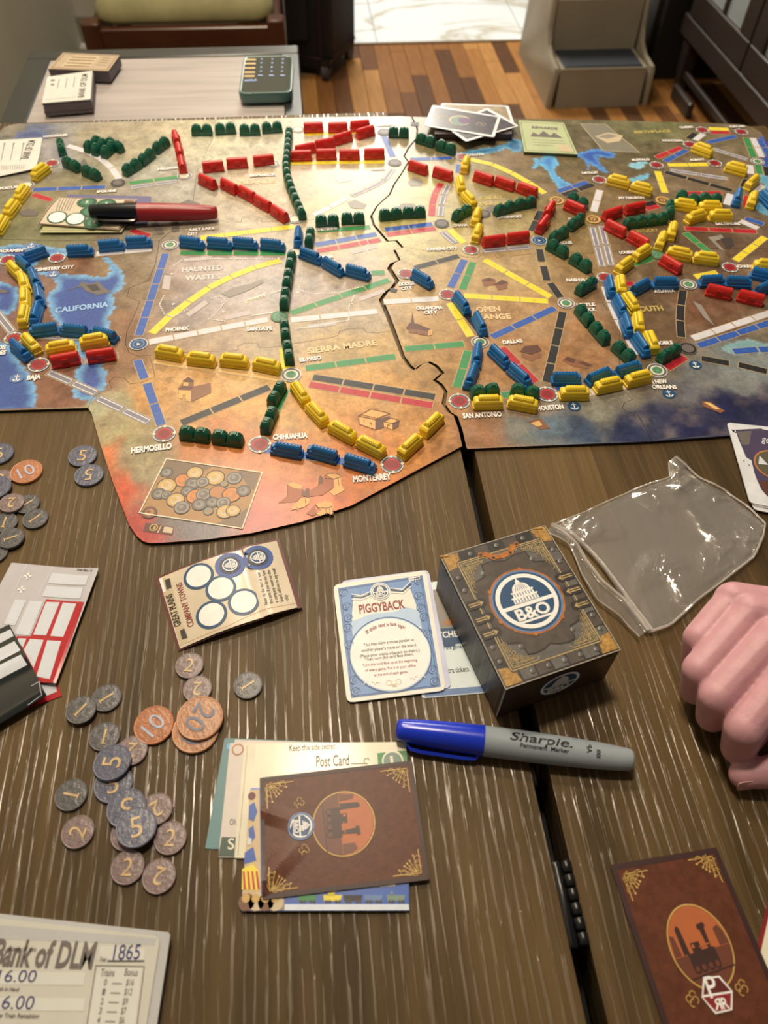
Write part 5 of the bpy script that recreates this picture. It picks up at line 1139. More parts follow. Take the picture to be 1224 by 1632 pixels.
# ---------------------------------------------------------------- brown booklets and postcards
LEATH = mat('booklet_leather_print', (92, 48, 30), .40, var=(240, .2), bump=(700, .12, .0003), spec=.3); LEATHD = mat('booklet_border', (54, 28, 24), .45, var=(80, .15))
def ornament_corner(F, c, sx_, sy_, k=1.0):
    """gold scroll of lines in one corner; sx_, sy_ are the pixel vectors running in from it"""
    g = PR['gold']; f = lambda a, b_: (c[0]+sx_[0]*a+sy_[0]*b_, c[1]+sx_[1]*a+sy_[1]*b_)
    F.line('gold_corner', [f(0, 0), f(1, 0)], .0005, g, 4); F.line('gold_corner', [f(0, 0), f(0, 1)], .0005, g, 4)
    for a, b_ in ((.2, .05), (.4, .08), (.05, .2), (.08, .4), (.25, .25), (.6, .06), (.06, .6)): curl(F, 'gold_corner', f(a, b_), .0017*k, a*9, a*9+4.2, .0003*k, g, 4, 8)
    for a, b_ in ((.35, .55), (.55, .35), (.75, .2), (.2, .75), (.45, .45)): F.line('gold_corner', [f(.05, .05), f(a*.6, b_*.4), f(a, b_)], .00035*k, g, 4); F.disc('gold_corner', f(a, b_), .0006*k, g, 4, n=6)
def loco(F, place, m1=None):
    """small engraving of a steam engine among rocks inside the oval, in unit coordinates"""
    P = lambda pts, m, l: F.mb('vignette').face([place(x, y, l) for x, y in pts], m)
    sky = pr('vign_sky', (176, 92, 48)); dk_ = pr('vign_dark', (58, 34, 28)); md = pr('vign_mid', (104, 54, 36))
    n = 36; P([(.96*math.cos(2*math.pi*i/n), .96*math.sin(2*math.pi*i/n)) for i in range(n)], sky, 3)
    P([(math.cos(t)*.95, math.sin(t)*.95) for t in [math.pi+.12+i*(math.pi-.24)/16 for i in range(17)]], md, 4)
    P([(-.93, -.1), (-.86, .4), (-.72, .35), (-.68, -.1)], md, 4); P([(-.62, -.1), (-.6, .5), (-.5, .58), (-.44, .5), (-.42, -.1)], dk_, 4.3); P([(.62, -.1), (.62, .3), (.8, .36), (.9, .2), (.94, -.1)], md, 4)
    P([(-.5, -.42), (-.5, -.1), (-.3, -.1), (-.3, .12), (0, .12), (0, -.08), (.42, -.08), (.42, -.42)], dk_, 5); P([(.22, -.08), (.18, .38), (.36, .42), (.32, -.08)], dk_, 5.2); P([(.12, .36), (.42, .40), (.38, .5), (.14, .48)], dk_, 5.4)
    for x in (-.38, -.16, .08, .3): P([(x+.12*math.cos(i), -.45+.12*math.sin(i)) for i in [k*.785 for k in range(8)]], dk_, 5.6); P([(x+.07*math.cos(i), -.45+.07*math.sin(i)) for i in [k*.785 for k in range(8)]], md, 5.8)
    P([(-.7, -.62), (.8, -.56), (.8, -.6), (-.7, -.66)], dk_, 5); P([(.42, -.3), (.62, -.5), (.42, -.5)], md, 5.5); P([(-.28, 0), (-.2, 0), (-.2, .08), (-.28, .08)], sky, 6); P([(-.05, -.02), (.3, 0), (.3, .03), (-.05, .01)], sky, 6)
def bookvign(F, c, r, up, ry=1.0):
    o = F.T(*c); d = gp(c[0]+up[0]*20, c[1]+up[1]*20, F.h)-gp(c[0], c[1], F.h); d.z = 0; d.normalize(); e = Vector((d.y, -d.x, 0))
    pl = lambda x, y, l: F.W(o.x+r*(e.x*x+d.x*y*ry), o.y+r*(e.y*x+d.y*y*ry), l)
    n = 44
    for i in range(n): a, b_ = 2*math.pi*i/n, 2*math.pi*(i+1)/n; F.mb('vignette').face([pl(math.cos(a), math.sin(a), 3), pl(math.cos(b_), math.sin(b_), 3), pl(.95*math.cos(b_), .95*math.sin(b_), 3), pl(.95*math.cos(a), .95*math.sin(a), 3)], PR['gold'])
    loco(F, pl)
def sheet(label, Q, h, m, thick=.0003, name='postcard', cat='postcard', group=None, hf=None, r=.0008):
    c = (sum(q[0] for q in Q)/len(Q), sum(q[1] for q in Q)/len(Q)); F = Flat(name, label, cat, c, h, group, hf); F.body('sheet', Q, thick, m, r=r); return F
z3 = lambda x, y: (320+x/3.221, 1160+y/3.221)
TEAL = pr('teal', (88, 122, 118)); PINKP = pr('pinkpaper', (206, 186, 166)); PCD = mat('postcard_paper', (214, 196, 160), .36, var=(50, .1), coat=.15)
F = sheet('postcard with a teal border, lowest and leftmost of the fanned stack', [z3(122, 52), z3(700, 75), z3(640, 640), z3(22, 620)], .0006, TEAL)
F.poly('card_print', [z3(175, 60), z3(700, 78), z3(690, 110), z3(170, 100)], PINKP, 2); F.disc('card_print', z3(150, 95), .002, PR['water'], 2, n=10); F.done()
F = sheet('pinkish postcard with a dark green corner, second in the fanned stack', [z3(150, 78), z3(740, 88), z3(700, 670), z3(90, 665)], .0010, PINKP)
F.poly('card_print', [z3(108, 560), z3(180, 562), z3(172, 662), z3(90, 660)], pr('darkgreen', (50, 68, 54)), 2); F.text('lettering', 'S', z3(138, 625), z3(172, 622), .0055, PR['cream'], 3); F.disc('card_print', z3(190, 112), .0035, PR['copper'], 2, n=12); F.disc('card_print', z3(190, 112), .0026, PINKP, 3, n=12); F.text('lettering', 'Oh', z3(148, 498), z3(180, 496), .003, PR['stone'], 3); F.done()
F = sheet('cream postcard edge, third in the fanned stack left of the brown booklet', [z3(225, 80), z3(780, 86), z3(760, 672), z3(172, 668)], .0014, PCD); F.line('card_print', [z3(240, 90), z3(190, 655)], .0002, PR['stone'], 1); F.done()
F = sheet('cream postcard with a green stamp, partly under the brown booklet', [z3(285, 80), z3(1052, 72), z3(1100, 660), z3(236, 672)], .0018, PCD)
F.text('lettering', 'Keep this side secret', z3(455, 120), z3(690, 108), .0036, PR['ink'], 3, 0); F.text('lettering', 'Post Card', z3(592, 200), z3(762, 192), .0062, PR['stone'], 3, .01); F.line('lettering', [z3(770, 185), z3(850, 182)], .0004, PR['stone'], 3); curl(F, 'lettering', z3(852, 170), .0016, 0, 5, .0004, PR['stone'], 3)
F.poly('stamp', [z3(905, 130), z3(1055, 115), z3(1062, 200), z3(912, 205)], PR['green'], 2); F.disc('stamp', z3(985, 170), .0062, PR['cream'], 3, n=20); F.disc('stamp', z3(985, 172), .0052, PR['graygreen'], 4, n=20); F.text('stamp', '1', z3(975, 182), z3(990, 180), .004, PR['cream'], 5, .03); F.done()
F = sheet('colourful circus and train postcard sticking out below the brown booklet', [z3(255, 308), z3(1060, 300), z3(1070, 938), z3(205, 940)], .0026, mat('postcard_blue', (44, 84, 156), .3, var=(60, .12), coat=.3))
F.poly('card_print', [z3(252, 320), z3(300, 316), z3(310, 880), z3(430, 880), z3(430, 935), z3(207, 937)], pr('sand', (196, 164, 116)), 1)
F.poly('card_print', [z3(430, 905), z3(1068, 905), z3(1070, 936), z3(430, 937)], pr('cardwhite', (206, 204, 204)), 2); F.poly('card_print', [z3(210, 860), z3(430, 860), z3(430, 935), z3(207, 937)], pr('crowd', (140, 116, 84)), 2)
for i in range(4): F.disc('card_print', z3(235+i*50, 895), .0042, PR['warm' if i % 2 else 'brown'], 3, n=10); F.disc('card_print', z3(232+i*50, 875), .0022, PR['gold'], 4, n=8)
for i in range(4): F.poly('card_print', [z3(215+i*22, 735), z3(225+i*22, 735), z3(232+i*24, 830), z3(220+i*24, 830)], PR['red'], 3)
F.poly('card_print', [z3(212, 725), z3(268, 700), z3(300, 740), z3(300, 835), z3(210, 830)], PR['yellow'], 2.5); F.poly('card_print', [z3(248, 400), z3(275, 380), z3(290, 430), z3(272, 480), z3(246, 470)], PR['blue'], 3); F.poly('card_print', [z3(245, 520), z3(270, 500), z3(280, 560), z3(250, 600)], PR['blue'], 3); F.poly('card_print', [z3(225, 640), z3(270, 610), z3(285, 680), z3(222, 700)], PR['blue'], 3); F.disc('card_print', z3(262, 350), .0022, PR['maroon'], 3, n=8); F.poly('card_print', [z3(240, 560), z3(262, 570), z3(258, 600), z3(238, 600)], PR['white'], 4)
for x, col in ((510, 'green'), (640, 'yellow'), (745, 'ink'), (850, 'steel'), (965, 'graygreen')):
    F.poly('card_print', [z3(x-12, 858), z3(x+85, 858), z3(x+78, 888), z3(x-8, 888)], PR[col], 3); [F.disc('card_print', z3(x+q, 892), .0008, PR['stoned'], 4, n=8) for q in (5, 22, 55, 72)]
F.poly('card_print', [z3(652, 842), z3(690, 842), z3(685, 860), z3(656, 860)], PR['yellow'], 3); F.poly('card_print', [z3(975, 838), z3(985, 838), z3(988, 860), z3(972, 860)], PR['graygreen'], 3); F.line('card_print', [z3(530, 830), z3(995, 805)], .0012, PR['cream'], 3); F.done()
# booklet with creases near its left edge
Q = [(414, 1240), (657, 1212), (685, 1401), (418, 1433)]; _c1 = gp(480, 1340, .004); _a1 = gp(416, 1292, .004); _a2 = gp(418, 1408, .004)
def crease(x, y):
    def ridge(a, b_, w, hgt):
        d = Vector((b_.x-a.x, b_.y-a.y)); L = d.length; t = ((x-a.x)*d.x+(y-a.y)*d.y)/L/L; s_ = ((x-a.x)*d.y-(y-a.y)*d.x)/L
        return hgt*max(0, 1-abs(s_)/w)*max(0, min(1, 1.15-t))*(1 if t > -.1 else 0)
    return ridge(_a2, _c1, .007, .0014)+ridge(_a1, gp(470, 1310, .004), .006, .0011)
F = Flat('booklet', 'brown leather-look booklet with a round blue sticker, on top of the postcards', 'booklet', (548, 1320), .0036, hf=crease)
def fine_body(F, Q, m, thick, n=56, part='booklet_cover'):
    P = [F.T(*c) for c in Q]; g = []
    for i in range(n+1):
        for j in range(n+1): a = P[0].lerp(P[1], j/n); c = P[3].lerp(P[2], j/n); q = a.lerp(c, i/n); g.append(F.W(q.x, q.y))
    F.mb(part).add(g, [(i*(n+1)+j, (i+1)*(n+1)+j, (i+1)*(n+1)+j+1, i*(n+1)+j+1) for i in range(n) for j in range(n)], m)
    rim = [j for j in range(n+1)]+[i*(n+1)+n for i in range(1, n+1)]+[n*(n+1)+j for j in range(n-1, -1, -1)]+[i*(n+1) for i in range(n-1, 0, -1)]
    zb = TZ+F.h-thick; bt = [Vector((g[i].x, g[i].y, zb)) for i in rim]; k = len(rim)
    for i in range(k): F.mb(part).face([g[rim[i]], bt[i], bt[(i+1) % k], g[rim[(i+1) % k]]], m)
    F.mb(part).face(bt, m)
fine_body(F, Q, LEATH, .0008)
F.line('cover_border', quad(.012, .015, .988, .985, Q), .0022, LEATHD, 1.5, True)
u1 = lambda u, v: uv(u, v, Q)
for (u, v, a, c) in ((.045, .06, .17, .20), (.955, .06, -.17, .20), (.045, .94, .17, -.20), (.955, .94, -.17, -.20)):
    c0 = u1(u, v); X1 = u1(u+a, v); Y1 = u1(u, v+c); ornament_corner(F, c0, (X1[0]-c0[0], X1[1]-c0[1]), (Y1[0]-c0[0], Y1[1]-c0[1]))
bookvign(F, (548, 1312), .0170, (.99, -.12)); 
for c in ((477, 1280), (485, 1355)): [curl(F, 'gold_corner', (c[0]+dx, c[1]+dy), .0013, dx, dx+4, .0003, PR['gold'], 4, 8) for dx, dy in ((-4, 0), (4, 0), (0, -5), (0, 5))]
F.disc('emblem_sticker', (480, 1317), .0072, PR['steel'], 7); emblem(F.mb('emblem_sticker'), lambda x, y, l, p=placer(F, (480, 1317), .0064, (.99, -.12)): p(x, y, l+7), False); F.done()
Q = [(973, 1378), (1141, 1350), (1275, 1665), (1082, 1705)]
F = Flat('booklet', 'brown leather-look booklet with a red hexagon sticker in the near right corner', 'booklet', (1115, 1520), .0016); F.body('booklet_cover', Q, .0014, LEATH, r=.001)
F.line('cover_border', quad(.02, .015, .98, .985, Q), .0028, LEATHD, 1.5, True); u2 = lambda u, v: uv(u, v, Q)
for (u, v, a, c) in ((.09, .055, .22, .13), (.93, .04, -.22, .13)): c0 = u2(u, v); X1 = u2(u+a, v); Y1 = u2(u, v+c); ornament_corner(F, c0, (X1[0]-c0[0], X1[1]-c0[1]), (Y1[0]-c0[0], Y1[1]-c0[1]), 1.1)
bookvign(F, (1116, 1508), .0158, (-.40, -.92), 1.22)
zz = lambda x, y: (950+x/4.467, 1330+y/4.467)
F.poly('emblem_sticker', [zz(762, 1018), zz(878, 1005), zz(972, 1115), zz(970, 1250), zz(850, 1278), zz(752, 1160)], PR['paper'], 8)
F.poly('emblem_sticker', [zz(775, 1030), zz(872, 1018), zz(958, 1112), zz(764, 1142)], PR['maroon'], 9); F.poly('emblem_sticker', [zz(762, 1160), zz(962, 1128), zz(958, 1240), zz(854, 1262)], PR['darkred'], 9)
F.text('emblem_sticker', 'P', zz(812, 1166), zz(882, 1150), .0088, PR['paper'], 10, .01); F.text('emblem_sticker', 'R', zz(900, 1243), zz(846, 1251), -.0044, PR['paper'], 10, .015); F.text('emblem_sticker', 'R', zz(904, 1243), zz(950, 1235), .0044, PR['paper'], 10, .015)
for c in (zz(685, 1170), zz(1035, 1090)): [curl(F, 'gold_corner', (c[0]+dx, c[1]+dy), .0015, dx, dx+4, .0004, PR['gold'], 4, 8) for dx, dy in ((-5, 0), (5, 2), (0, -7), (1, 7))]
F.done()
F = sheet('red-edged cream card at the right edge beside the near booklet', [(1226, 1428), (1320, 1428), (1320, 1570), (1234, 1570), (1206, 1512)], .0005, PR['darkred'], name='ticket_card', cat='card')
F.poly('card_print', [(1230, 1438), (1316, 1436), (1316, 1560), (1232, 1558), (1212, 1520)], PR['cream'], 2); F.done()
# ---------------------------------------------------------------- sticker card of company towns (bowed)
Q = [(253, 922), (441, 862), (474, 968), (287, 1034)]
_o = gp(253, 922, .003); _x = gp(441, 862, .003)-_o; _L = _x.length
def bow(x, y): t = max(0, min(1, ((x-_o.x)*_x.x+(y-_o.y)*_x.y)/_L/_L)); return .0052*math.sin(math.pi*t)**1.0+(.0022*t if t > .7 else 0)
F = Flat('town_sticker_card', 'bowed beige sticker card of company towns with blue rings', 'sticker card', (364, 950), .0012, hf=bow)
BEI = mat('beige_card', (208, 184, 150), .32, var=(40, .08), coat=.2)
F.body('sheet', Q, .0003, BEI)
G = Flat('x', '', '', (0, 0), .0005, hf=lambda x, y: bow(x, y)*.90, root=F.root); G.body('backing_sheet', [(247, 921), (444, 858), (482, 968), (284, 1038)], .0003, PR['maroon']); G.done()
z5 = lambda x, y: (240+x/4.896, 850+y/4.896)
for c in ((375, 335), (548, 430), (475, 635), (726, 535)): F.disc('sticker_ring', z5(*c), .0101, PR['navy'], 4, n=40); F.disc('sticker_ring', z5(*c), .0082, PR['paper'], 6, n=40)
for c in ((620, 250), (838, 190)):
    F.disc('town_sticker', z5(*c), .0101, pr('stickerblue', (34, 70, 130)), 4, n=40); F.disc('town_sticker', z5(*c), .0070, PR['ink'], 6, n=36, rin=.0058); emblem(F.mb('town_sticker'), lambda x, y, l, p=placer(F, z5(*c), .0054, (-1, .3)): p(x, y, l+7), False)
F.text('lettering', 'GREAT PLAINS', z5(238, 715), z5(166, 468), .0042, PR['ink'], 3, .03); F.text('lettering', 'COMPANY TOWNS', z5(340, 718), z5(243, 380), .0040, PR['darkred'], 3, .01)
for i, (t, y0, y1) in enumerate([('Note: At the start of your', 555, 300), ('first turn, if you do not have', 545, 288), ('a company town on the', 538, 285), ('board, add one to any small', 530, 275), ('city', 522, 478)]): F.text('lettering', t, z5(917+i*40, y0), z5(917+i*40-(y0-y1)*.26, y1), .0022, PR['ink'], 3, .005)
F.poly('card_print', [z5(70, 350), z5(150, 348), z5(250, 720), z5(290, 850), z5(232, 880)], PR['warm'], 1); F.poly('card_print', [z5(110, 365), z5(150, 350), z5(165, 425), z5(125, 440)], PR['stoned'], 2); F.poly('card_print', [z5(228, 760), z5(262, 740), z5(290, 815), z5(245, 830)], PR['stoned'], 2); F.poly('card_print', [z5(68, 352), z5(90, 350), z5(120, 455), z5(98, 460)], PR['paper'], 2.5)
F.line('card_print', [z5(240, 872), z5(610, 720), z5(850, 610), z5(1140, 545)], .0003, PR['copper'], 1); F.done()

# ---------------------------------------------------------------- sticker sheets at the left edge
zs = lambda x, y: (x/5.4375, 870+y/5.4375)
GLW = mat('sticker_white', (206, 200, 194), .3, var=(80, .03), coat=.2); RDS = mat('sticker_red', (176, 30, 38), .25, var=(40, .04), coat=.3); GRY = mat('sticker_grey', (186, 174, 166), .35, var=(60, .04)); BKS = mat('sticker_black', (30, 31, 30), .16, var=(30, .06), coat=.5)
F = sheet('second red sticker sheet, its corner showing under the black sheet', [zs(485, 1160), zs(537, 1300), zs(-300, 1600), zs(-300, 1150)], .0006, RDS, name='sticker_sheet', cat='sticker sheet')
F.poly('sticker', [zs(345, 1200), zs(480, 1190), zs(494, 1262), zs(400, 1300)], GLW, 2); F.done()
_e0 = gp(*zs(855, 195)); _e1 = gp(*zs(485, 1190))
def lift(x, y): # the right edge rises a little
    d = Vector((_e1.x-_e0.x, _e1.y-_e0.y)).normalized(); s_ = (x-_e0.x)*d.y-(y-_e0.y)*d.x; t = max(0, 1-abs(s_)/.03); return .0030*t*t
F = sheet('grey and red sheet of blank white stickers at the left edge', [zs(100, 145), zs(855, 195), zs(485, 1190), zs(-420, 1120)], .0012, GRY, name='sticker_sheet', cat='sticker sheet', hf=lift)
F.poly('red_field', [zs(400, 460), zs(728, 487), zs(485, 1190), zs(100, 1165), zs(145, 780), zs(265, 782)], RDS, 2)
for k, pts in enumerate([[(450, 232), (770, 255), (740, 340), (415, 322)], [(405, 345), (720, 362), (695, 455), (365, 435)], [(130, 465), (228, 470), (130, 690), (35, 680)], [(258, 475), (375, 482), (255, 775), (125, 765)], [(400, 485), (518, 488), (400, 775), (288, 768)], [(545, 490), (662, 500), (548, 788), (436, 780)], [(160, 800), (228, 803), (200, 880), (150, 830)], [(262, 805), (378, 815), (290, 1060), (205, 900)], [(410, 818), (530, 825), (430, 1155), (315, 1130)], [(-200, 455), (-90, 460), (-190, 680), (-300, 670)]]): F.poly('sticker|%d' % k, [zs(*p) for p in pts], GLW, 4)
for x, y in ((240, 260), (185, 378)): F.line('card_print', [zs(x-34, y), zs(x+34, y+3)], .0012, PR['paper'], 4); F.line('card_print', [zs(x+8, y-30), zs(x-8, y+30)], .0012, PR['paper'], 4)
for a, b_ in (((230, 160), (100, 450)), ((460, 180), (310, 470))): F.line('card_print', [zs(*a), zs(*b_)], .0004, PR['ltgrey'], 2)
F.text('lettering', 'Great Plains  12', zs(665, 215), zs(795, 224), .0016, PR['ink'], 3); F.done()
_b0 = gp(*zs(405, 1295)); _b1 = gp(*zs(0, 1540)); _b2 = gp(*zs(80, 680))
def lift2(x, y):
    d = Vector((_b1.x-_b0.x, _b1.y-_b0.y)).normalized(); s_ = abs((x-_b0.x)*d.y-(y-_b0.y)*d.x); t = max(0, 1-s_/.022); return .0045*t*t+.0012*math.sin(min(s_, .04)*160)**2*(1 if s_ > .018 else 0)
F = sheet('glossy black sticker sheet with white blanks at the left edge', [zs(-350, 880), zs(80, 680), zs(405, 1295), zs(-330, 1740)], .0030, BKS, name='sticker_sheet', cat='sticker sheet', hf=lift2)
for k, pts in enumerate([[(-200, 860), (90, 722), (118, 780), (-170, 935)], [(-150, 965), (125, 825), (178, 905), (-120, 1060)], [(-110, 1085), (180, 942), (237, 1030), (-70, 1190)]]): F.poly('sticker|%d' % k, [zs(*p) for p in pts], GLW, 3)
F.line('card_print', [zs(270, 1215), zs(340, 1175), zs(362, 1290), zs(240, 1380)], .0003, PR['ltgrey'], 3); F.done()

# ---------------------------------------------------------------- coins
COIN = {'1': ((84, 78, 74), .0088, .0018), '2': ((122, 98, 90), .0087, .0019), '5': ((86, 84, 94), .0107, .0019), '10': ((172, 106, 66), .0116, .0020), '20': ((170, 112, 70), .0136, .0021)}
CM = {k: mat('coin_'+dict(zip(('1', '2', '5', '10', '20'), ('iron', 'bronze', 'bluesteel', 'copper', 'brass')))[k], v[0], .36, var=(260, .14), bump=(420, .7, .0006), spec=.6) for k, v in COIN.items()}
CR = {k: mat('coin_rim_'+dict(zip(('1', '2', '5', '10', '20'), ('iron', 'bronze', 'bluesteel', 'copper', 'brass')))[k], tuple(min(255, c*1.12) for c in v[0]), .32, var=(300, .15)) for k, v in COIN.items()}
NUM = mat('coin_numeral_gold', (196, 158, 106), .35, var=(300, .25)); NUMS = mat('coin_numeral_silver', (176, 172, 178), .35, var=(300, .2)); NUMB = mat('coin_numeral_blue', (92, 98, 112), .35, var=(300, .2))
SER = {'1': [[(-.16, -.01), (.20, -.01), (.20, .05), (-.16, .05)]]}
def coin_proto(k):
    R = empty('coin', (0, 0, 0), 'x', 'coin'); _, r, t = COIN[k]; n = 40; cr_ = lambda rr, z: [(rr*math.cos(2*math.pi*i/n), rr*math.sin(2*math.pi*i/n), z) for i in range(n)]
    q = MB(); q.loft([cr_(r*.97, 0), cr_(r, .0003), cr_(r, t-.0003), cr_(r*.985, t-.00008), cr_(r*.95, t-.00005)], CM[k]); q.build('coin_disc', R, smooth=40)
    q = MB(); q.loft([cr_(r*.975, t-.0002), cr_(r*.965, t+.0001), cr_(r*.93, t+.0001), cr_(r*.91, t-.0001)], CR[k], caps=False); q.build('rim', R, smooth=60)
    q = MB()                                             # beading and worn engraving
    for i in range(22):
        a = 2*math.pi*i/22; q.loft([[(r*.82*math.cos(a)+s_*math.cos(b_), r*.82*math.sin(a)+s_*math.sin(b_), z) for b_ in [j*1.2566 for j in range(5)]] for s_, z in ((r*.035, t-.0001), (r*.02, t+.0001))], CR[k])
    for a in (.6, 2.4, 3.8, 5.5):
        cx_, cy_ = r*.5*math.cos(a), r*.5*math.sin(a)
        for rr in (r*.16, r*.09): q.loft([[(cx_+s_*math.cos(b_*.628), cy_+s_*math.sin(b_*.628), z) for b_ in range(10)] for s_, z in ((rr, t-.0001), (rr*.85, t+.00008), (rr*.6, t+.00008), (rr*.45, t-.0001))], CR[k], caps=False)
    q.build('engraving', R)['kind'] = 'stuff'
    q = MB(); s_ = '$' if k == '10' else ''; vs, fs, x0, x1 = glyph(k, .0); H = r*(1.0 if k in '125' else .9); sc_ = H/.69; w = (x1-x0)*sc_*(1.0 if k != '1' else 1.0); m_ = {'10': NUMS, '20': NUMB}.get(k, NUM)
    P = [((x-x0)/(x1-x0)*w-w/2, y*sc_-H/2) for x, y in vs]; q.add([(x, y, t+.00028) for x, y in P], fs, m_)
    ed = {}
    for f in fs:
        for a, b_ in zip(f, f[1:]+f[:1]): ed[(a, b_)] = 1
    for a, b_ in ed:
        if (b_, a) not in ed: q.face([(P[a][0], P[a][1], t+.00028), (P[a][0]*1.0, P[a][1], t-.0001), (P[b_][0], P[b_][1], t-.0001), (P[b_][0], P[b_][1], t+.00028)], CM[k])
    if k == '1': [q.prism([(x*H+0, y*H-H*.5) for x, y in p], t-.0001, t+.0003, m_) for p in SER['1']]
    q.build('numeral', R); return R
CP = {}; NC = 0
def coin(k, px, up, label, h=0, tilt=(0, 0), grp=None):
    """up: compass of the numeral in the picture, degrees counter-clockwise from straight up"""
    global NC
    if k not in CP: o = CP[k] = coin_proto(k)
    else: o = tree(CP[k])
    c = gp(px[0], px[1], h+COIN[k][2]/2); a = math.radians(up); d = gp(px[0]-math.sin(a)*8, px[1]-math.cos(a)*8, h)-gp(px[0], px[1], h)
    o.location = (c.x, c.y, TZ+h+.0002); o.rotation_euler = (math.radians(tilt[0]), math.radians(tilt[1]), math.atan2(d.y, d.x)-math.pi/2)
    o.rotation_euler = (Matrix.Rotation(math.radians(tilt[0]), 3, 'X') @ Matrix.Rotation(math.radians(tilt[1]), 3, 'Y') @ Matrix.Rotation(math.atan2(d.y, d.x)-math.pi/2, 3, 'Z')).to_euler()
    o['label'] = label; o['category'] = 'coin'; o['group'] = grp or 'coins in the near pile'; NC += 1
coin('2', (302.3, 1061.5), -15, 'brown 2 coin just below the sticker card of company towns')
coin('2', (315, 1099), 170, 'brown 2 coin half under the upper copper 20 coin')
coin('1', (395.4, 1093), -58, 'dark grey 1 coin lying alone right of the copper 20 coins')
coin('1', (170.5, 1113), -58, 'dark grey 1 coin, right one of the touching pair near the red sheet', .0)
coin('1', (129.5, 1132), -45, 'dark grey 1 coin, left one of the touching pair near the red sheet', .0019)
coin('1', (167.2, 1174.5), -15, 'dark grey 1 coin left of the copper 10 coin, touching the top blue 5')
coin('2', (211, 1197), 165, 'brown 2 coin half hidden between the copper 10 and the top blue 5 coin')
coin('10', (245.7, 1156), 52, 'copper 10 coin in the near pile', .0006, (3, -2))
coin('20', (312, 1165), -110, 'copper 20 coin, the lower one mostly covered', 0)
coin('20', (318.8, 1145), -118, 'copper 20 coin lying on top of the other 20 coin', .0023)
coin('5', (181, 1250), 0, 'blue-grey 5 coin partly under the topmost blue 5 of the chain')
coin('5', (179.3, 1216), 85, 'blue-grey 5 coin at the top of the overlapping chain', .0022, (-4, -4))
coin('2', (250, 1290), 205, 'brown 2 coin right of the two crossed blue 5 coins')
coin('2', (203, 1330), 40, 'brown 2 coin almost hidden beneath the crossed blue 5 coins')
coin('5', (202, 1288.5), 175, 'blue-grey 5 coin, upside down, under the lowest blue 5', .0021)
coin('5', (217.4, 1319), 8, 'blue-grey 5 coin lying lowest and on top of the overlapping chain', .0041, (-2, 2))
coin('1', (113.9, 1267.5), 78, 'dark grey 1 coin lying alone left of the blue 5 coins')
coin('2', (124.6, 1326.5), 75, 'brown 2 coin, leftmost of the brown coins')
coin('2', (272, 1336), -12, 'brown 2 coin right of the lowest blue 5 coin')
coin('2', (204, 1382.5), -12, 'brown 2 coin below the blue 5 coins, left of the bottom pair')
coin('2', (254, 1397), 158, 'brown 2 coin lowest in the near pile')
g = 'coins in the pile at the left edge'
coin('10', (42.6, 752.5), 28, 'copper 10 coin at the left edge', 0, (0, 0), g)
coin('5', (132, 727.5), -15, 'blue-grey 5 coin, farther of the two beside the board corner', .0, (0, 0), g)
coin('5', (142.3, 758), 172, 'blue-grey 5 coin, nearer of the two beside the board corner', .0, (0, 0), g)
coin('1', (56.8, 827.5), -55, 'dark grey 1 coin, rightmost of the left edge pile', 0, (0, 0), g)
coin('1', (44, 804), -60, 'dark grey 1 coin half under the 2 coin of the left edge pile', 0, (0, 0), g)
coin('2', (19, 802.5), 165, 'brown 2 coin on top of the left edge pile', .0020, (0, 2), g)
coin('1', (8, 834), -20, 'dark grey 1 coin below the 2 coin at the left edge', .0004, (0, 0), g)
coin('1', (18, 858.5), -72, 'dark grey 1 coin, lowest full coin of the left edge pile', .0016, (0, 0), g)
coin('1', (-8, 882), 10, 'dark grey 1 coin cut by the left edge above the sticker sheet', 0, (0, 0), g)
coin('2', (2, 764), 0, 'brown 2 coin peeping out behind the blue 5 at the left edge', 0, (0, 0), g)
coin('5', (-6, 778), 10, 'blue-grey 5 coin cut by the left edge below the copper 10', .0020, (0, 0), g)
coin('5', (-1, 724), 0, 'blue-grey 5 coin cut by the left edge, farthest of the pile', 0, (0, 0), g)

# ---------------------------------------------------------------- markers
def marker(label, A, B, prof, cap_m, body_m, ncap, clip_side, texts=None, r_end=.001):
    """A cap end, B barrel end (world points on the axis); prof: list of (t, radius)"""
    R = empty('marker_pen', (A+B)/2, label, 'marker'); ax = (B-A); L = ax.length; ax.normalize(); sd = Vector((ax.y, -ax.x, 0)).normalized(); up = sd.cross(ax)*1.0
    if up.z < 0: up = -up
    n = 28
    def ring(t, r): c = A+ax*L*t; return [c+sd*r*math.cos(2*math.pi*i/n)+up*r*math.sin(2*math.pi*i/n) for i in range(n)]
    q = MB(); q.loft([ring(t, r) for t, r in prof[:ncap]], cap_m); q.build('cap', R, smooth=50)
    q = MB(); q.loft([ring(t, r) for t, r in prof[ncap-1:]], body_m); q.build('barrel', R, smooth=50)
    q = MB(); rg = []
    for t, o_, w in ((.05, .0070, .0022), (.07, .0098, .0026), (.12, .0106, .0028), (.30, .0108, .0030), (.345, .0104, .0028), (.36, .0085, .0024)):
        c = A+ax*L*t; dn = (sd*clip_side*.86-up*.5).normalized(); tt = dn.cross(ax).normalized(); c = c+dn*o_
        rg.append([c+tt*w+dn*.0007, c-tt*w+dn*.0007, c-tt*w-dn*.0012, c+tt*w-dn*.0012])
    q.loft(rg, cap_m); q.build('clip', R, smooth=30)
    q = MB(); q.loft([ring(prof[ncap-1][0]-.004, prof[ncap-1][1]+.0002), ring(prof[ncap-1][0]+.002, prof[ncap-1][1]+.0002)], cap_m, caps=False); q.build('cap_lip', R)
    return R, ax, sd, up, L
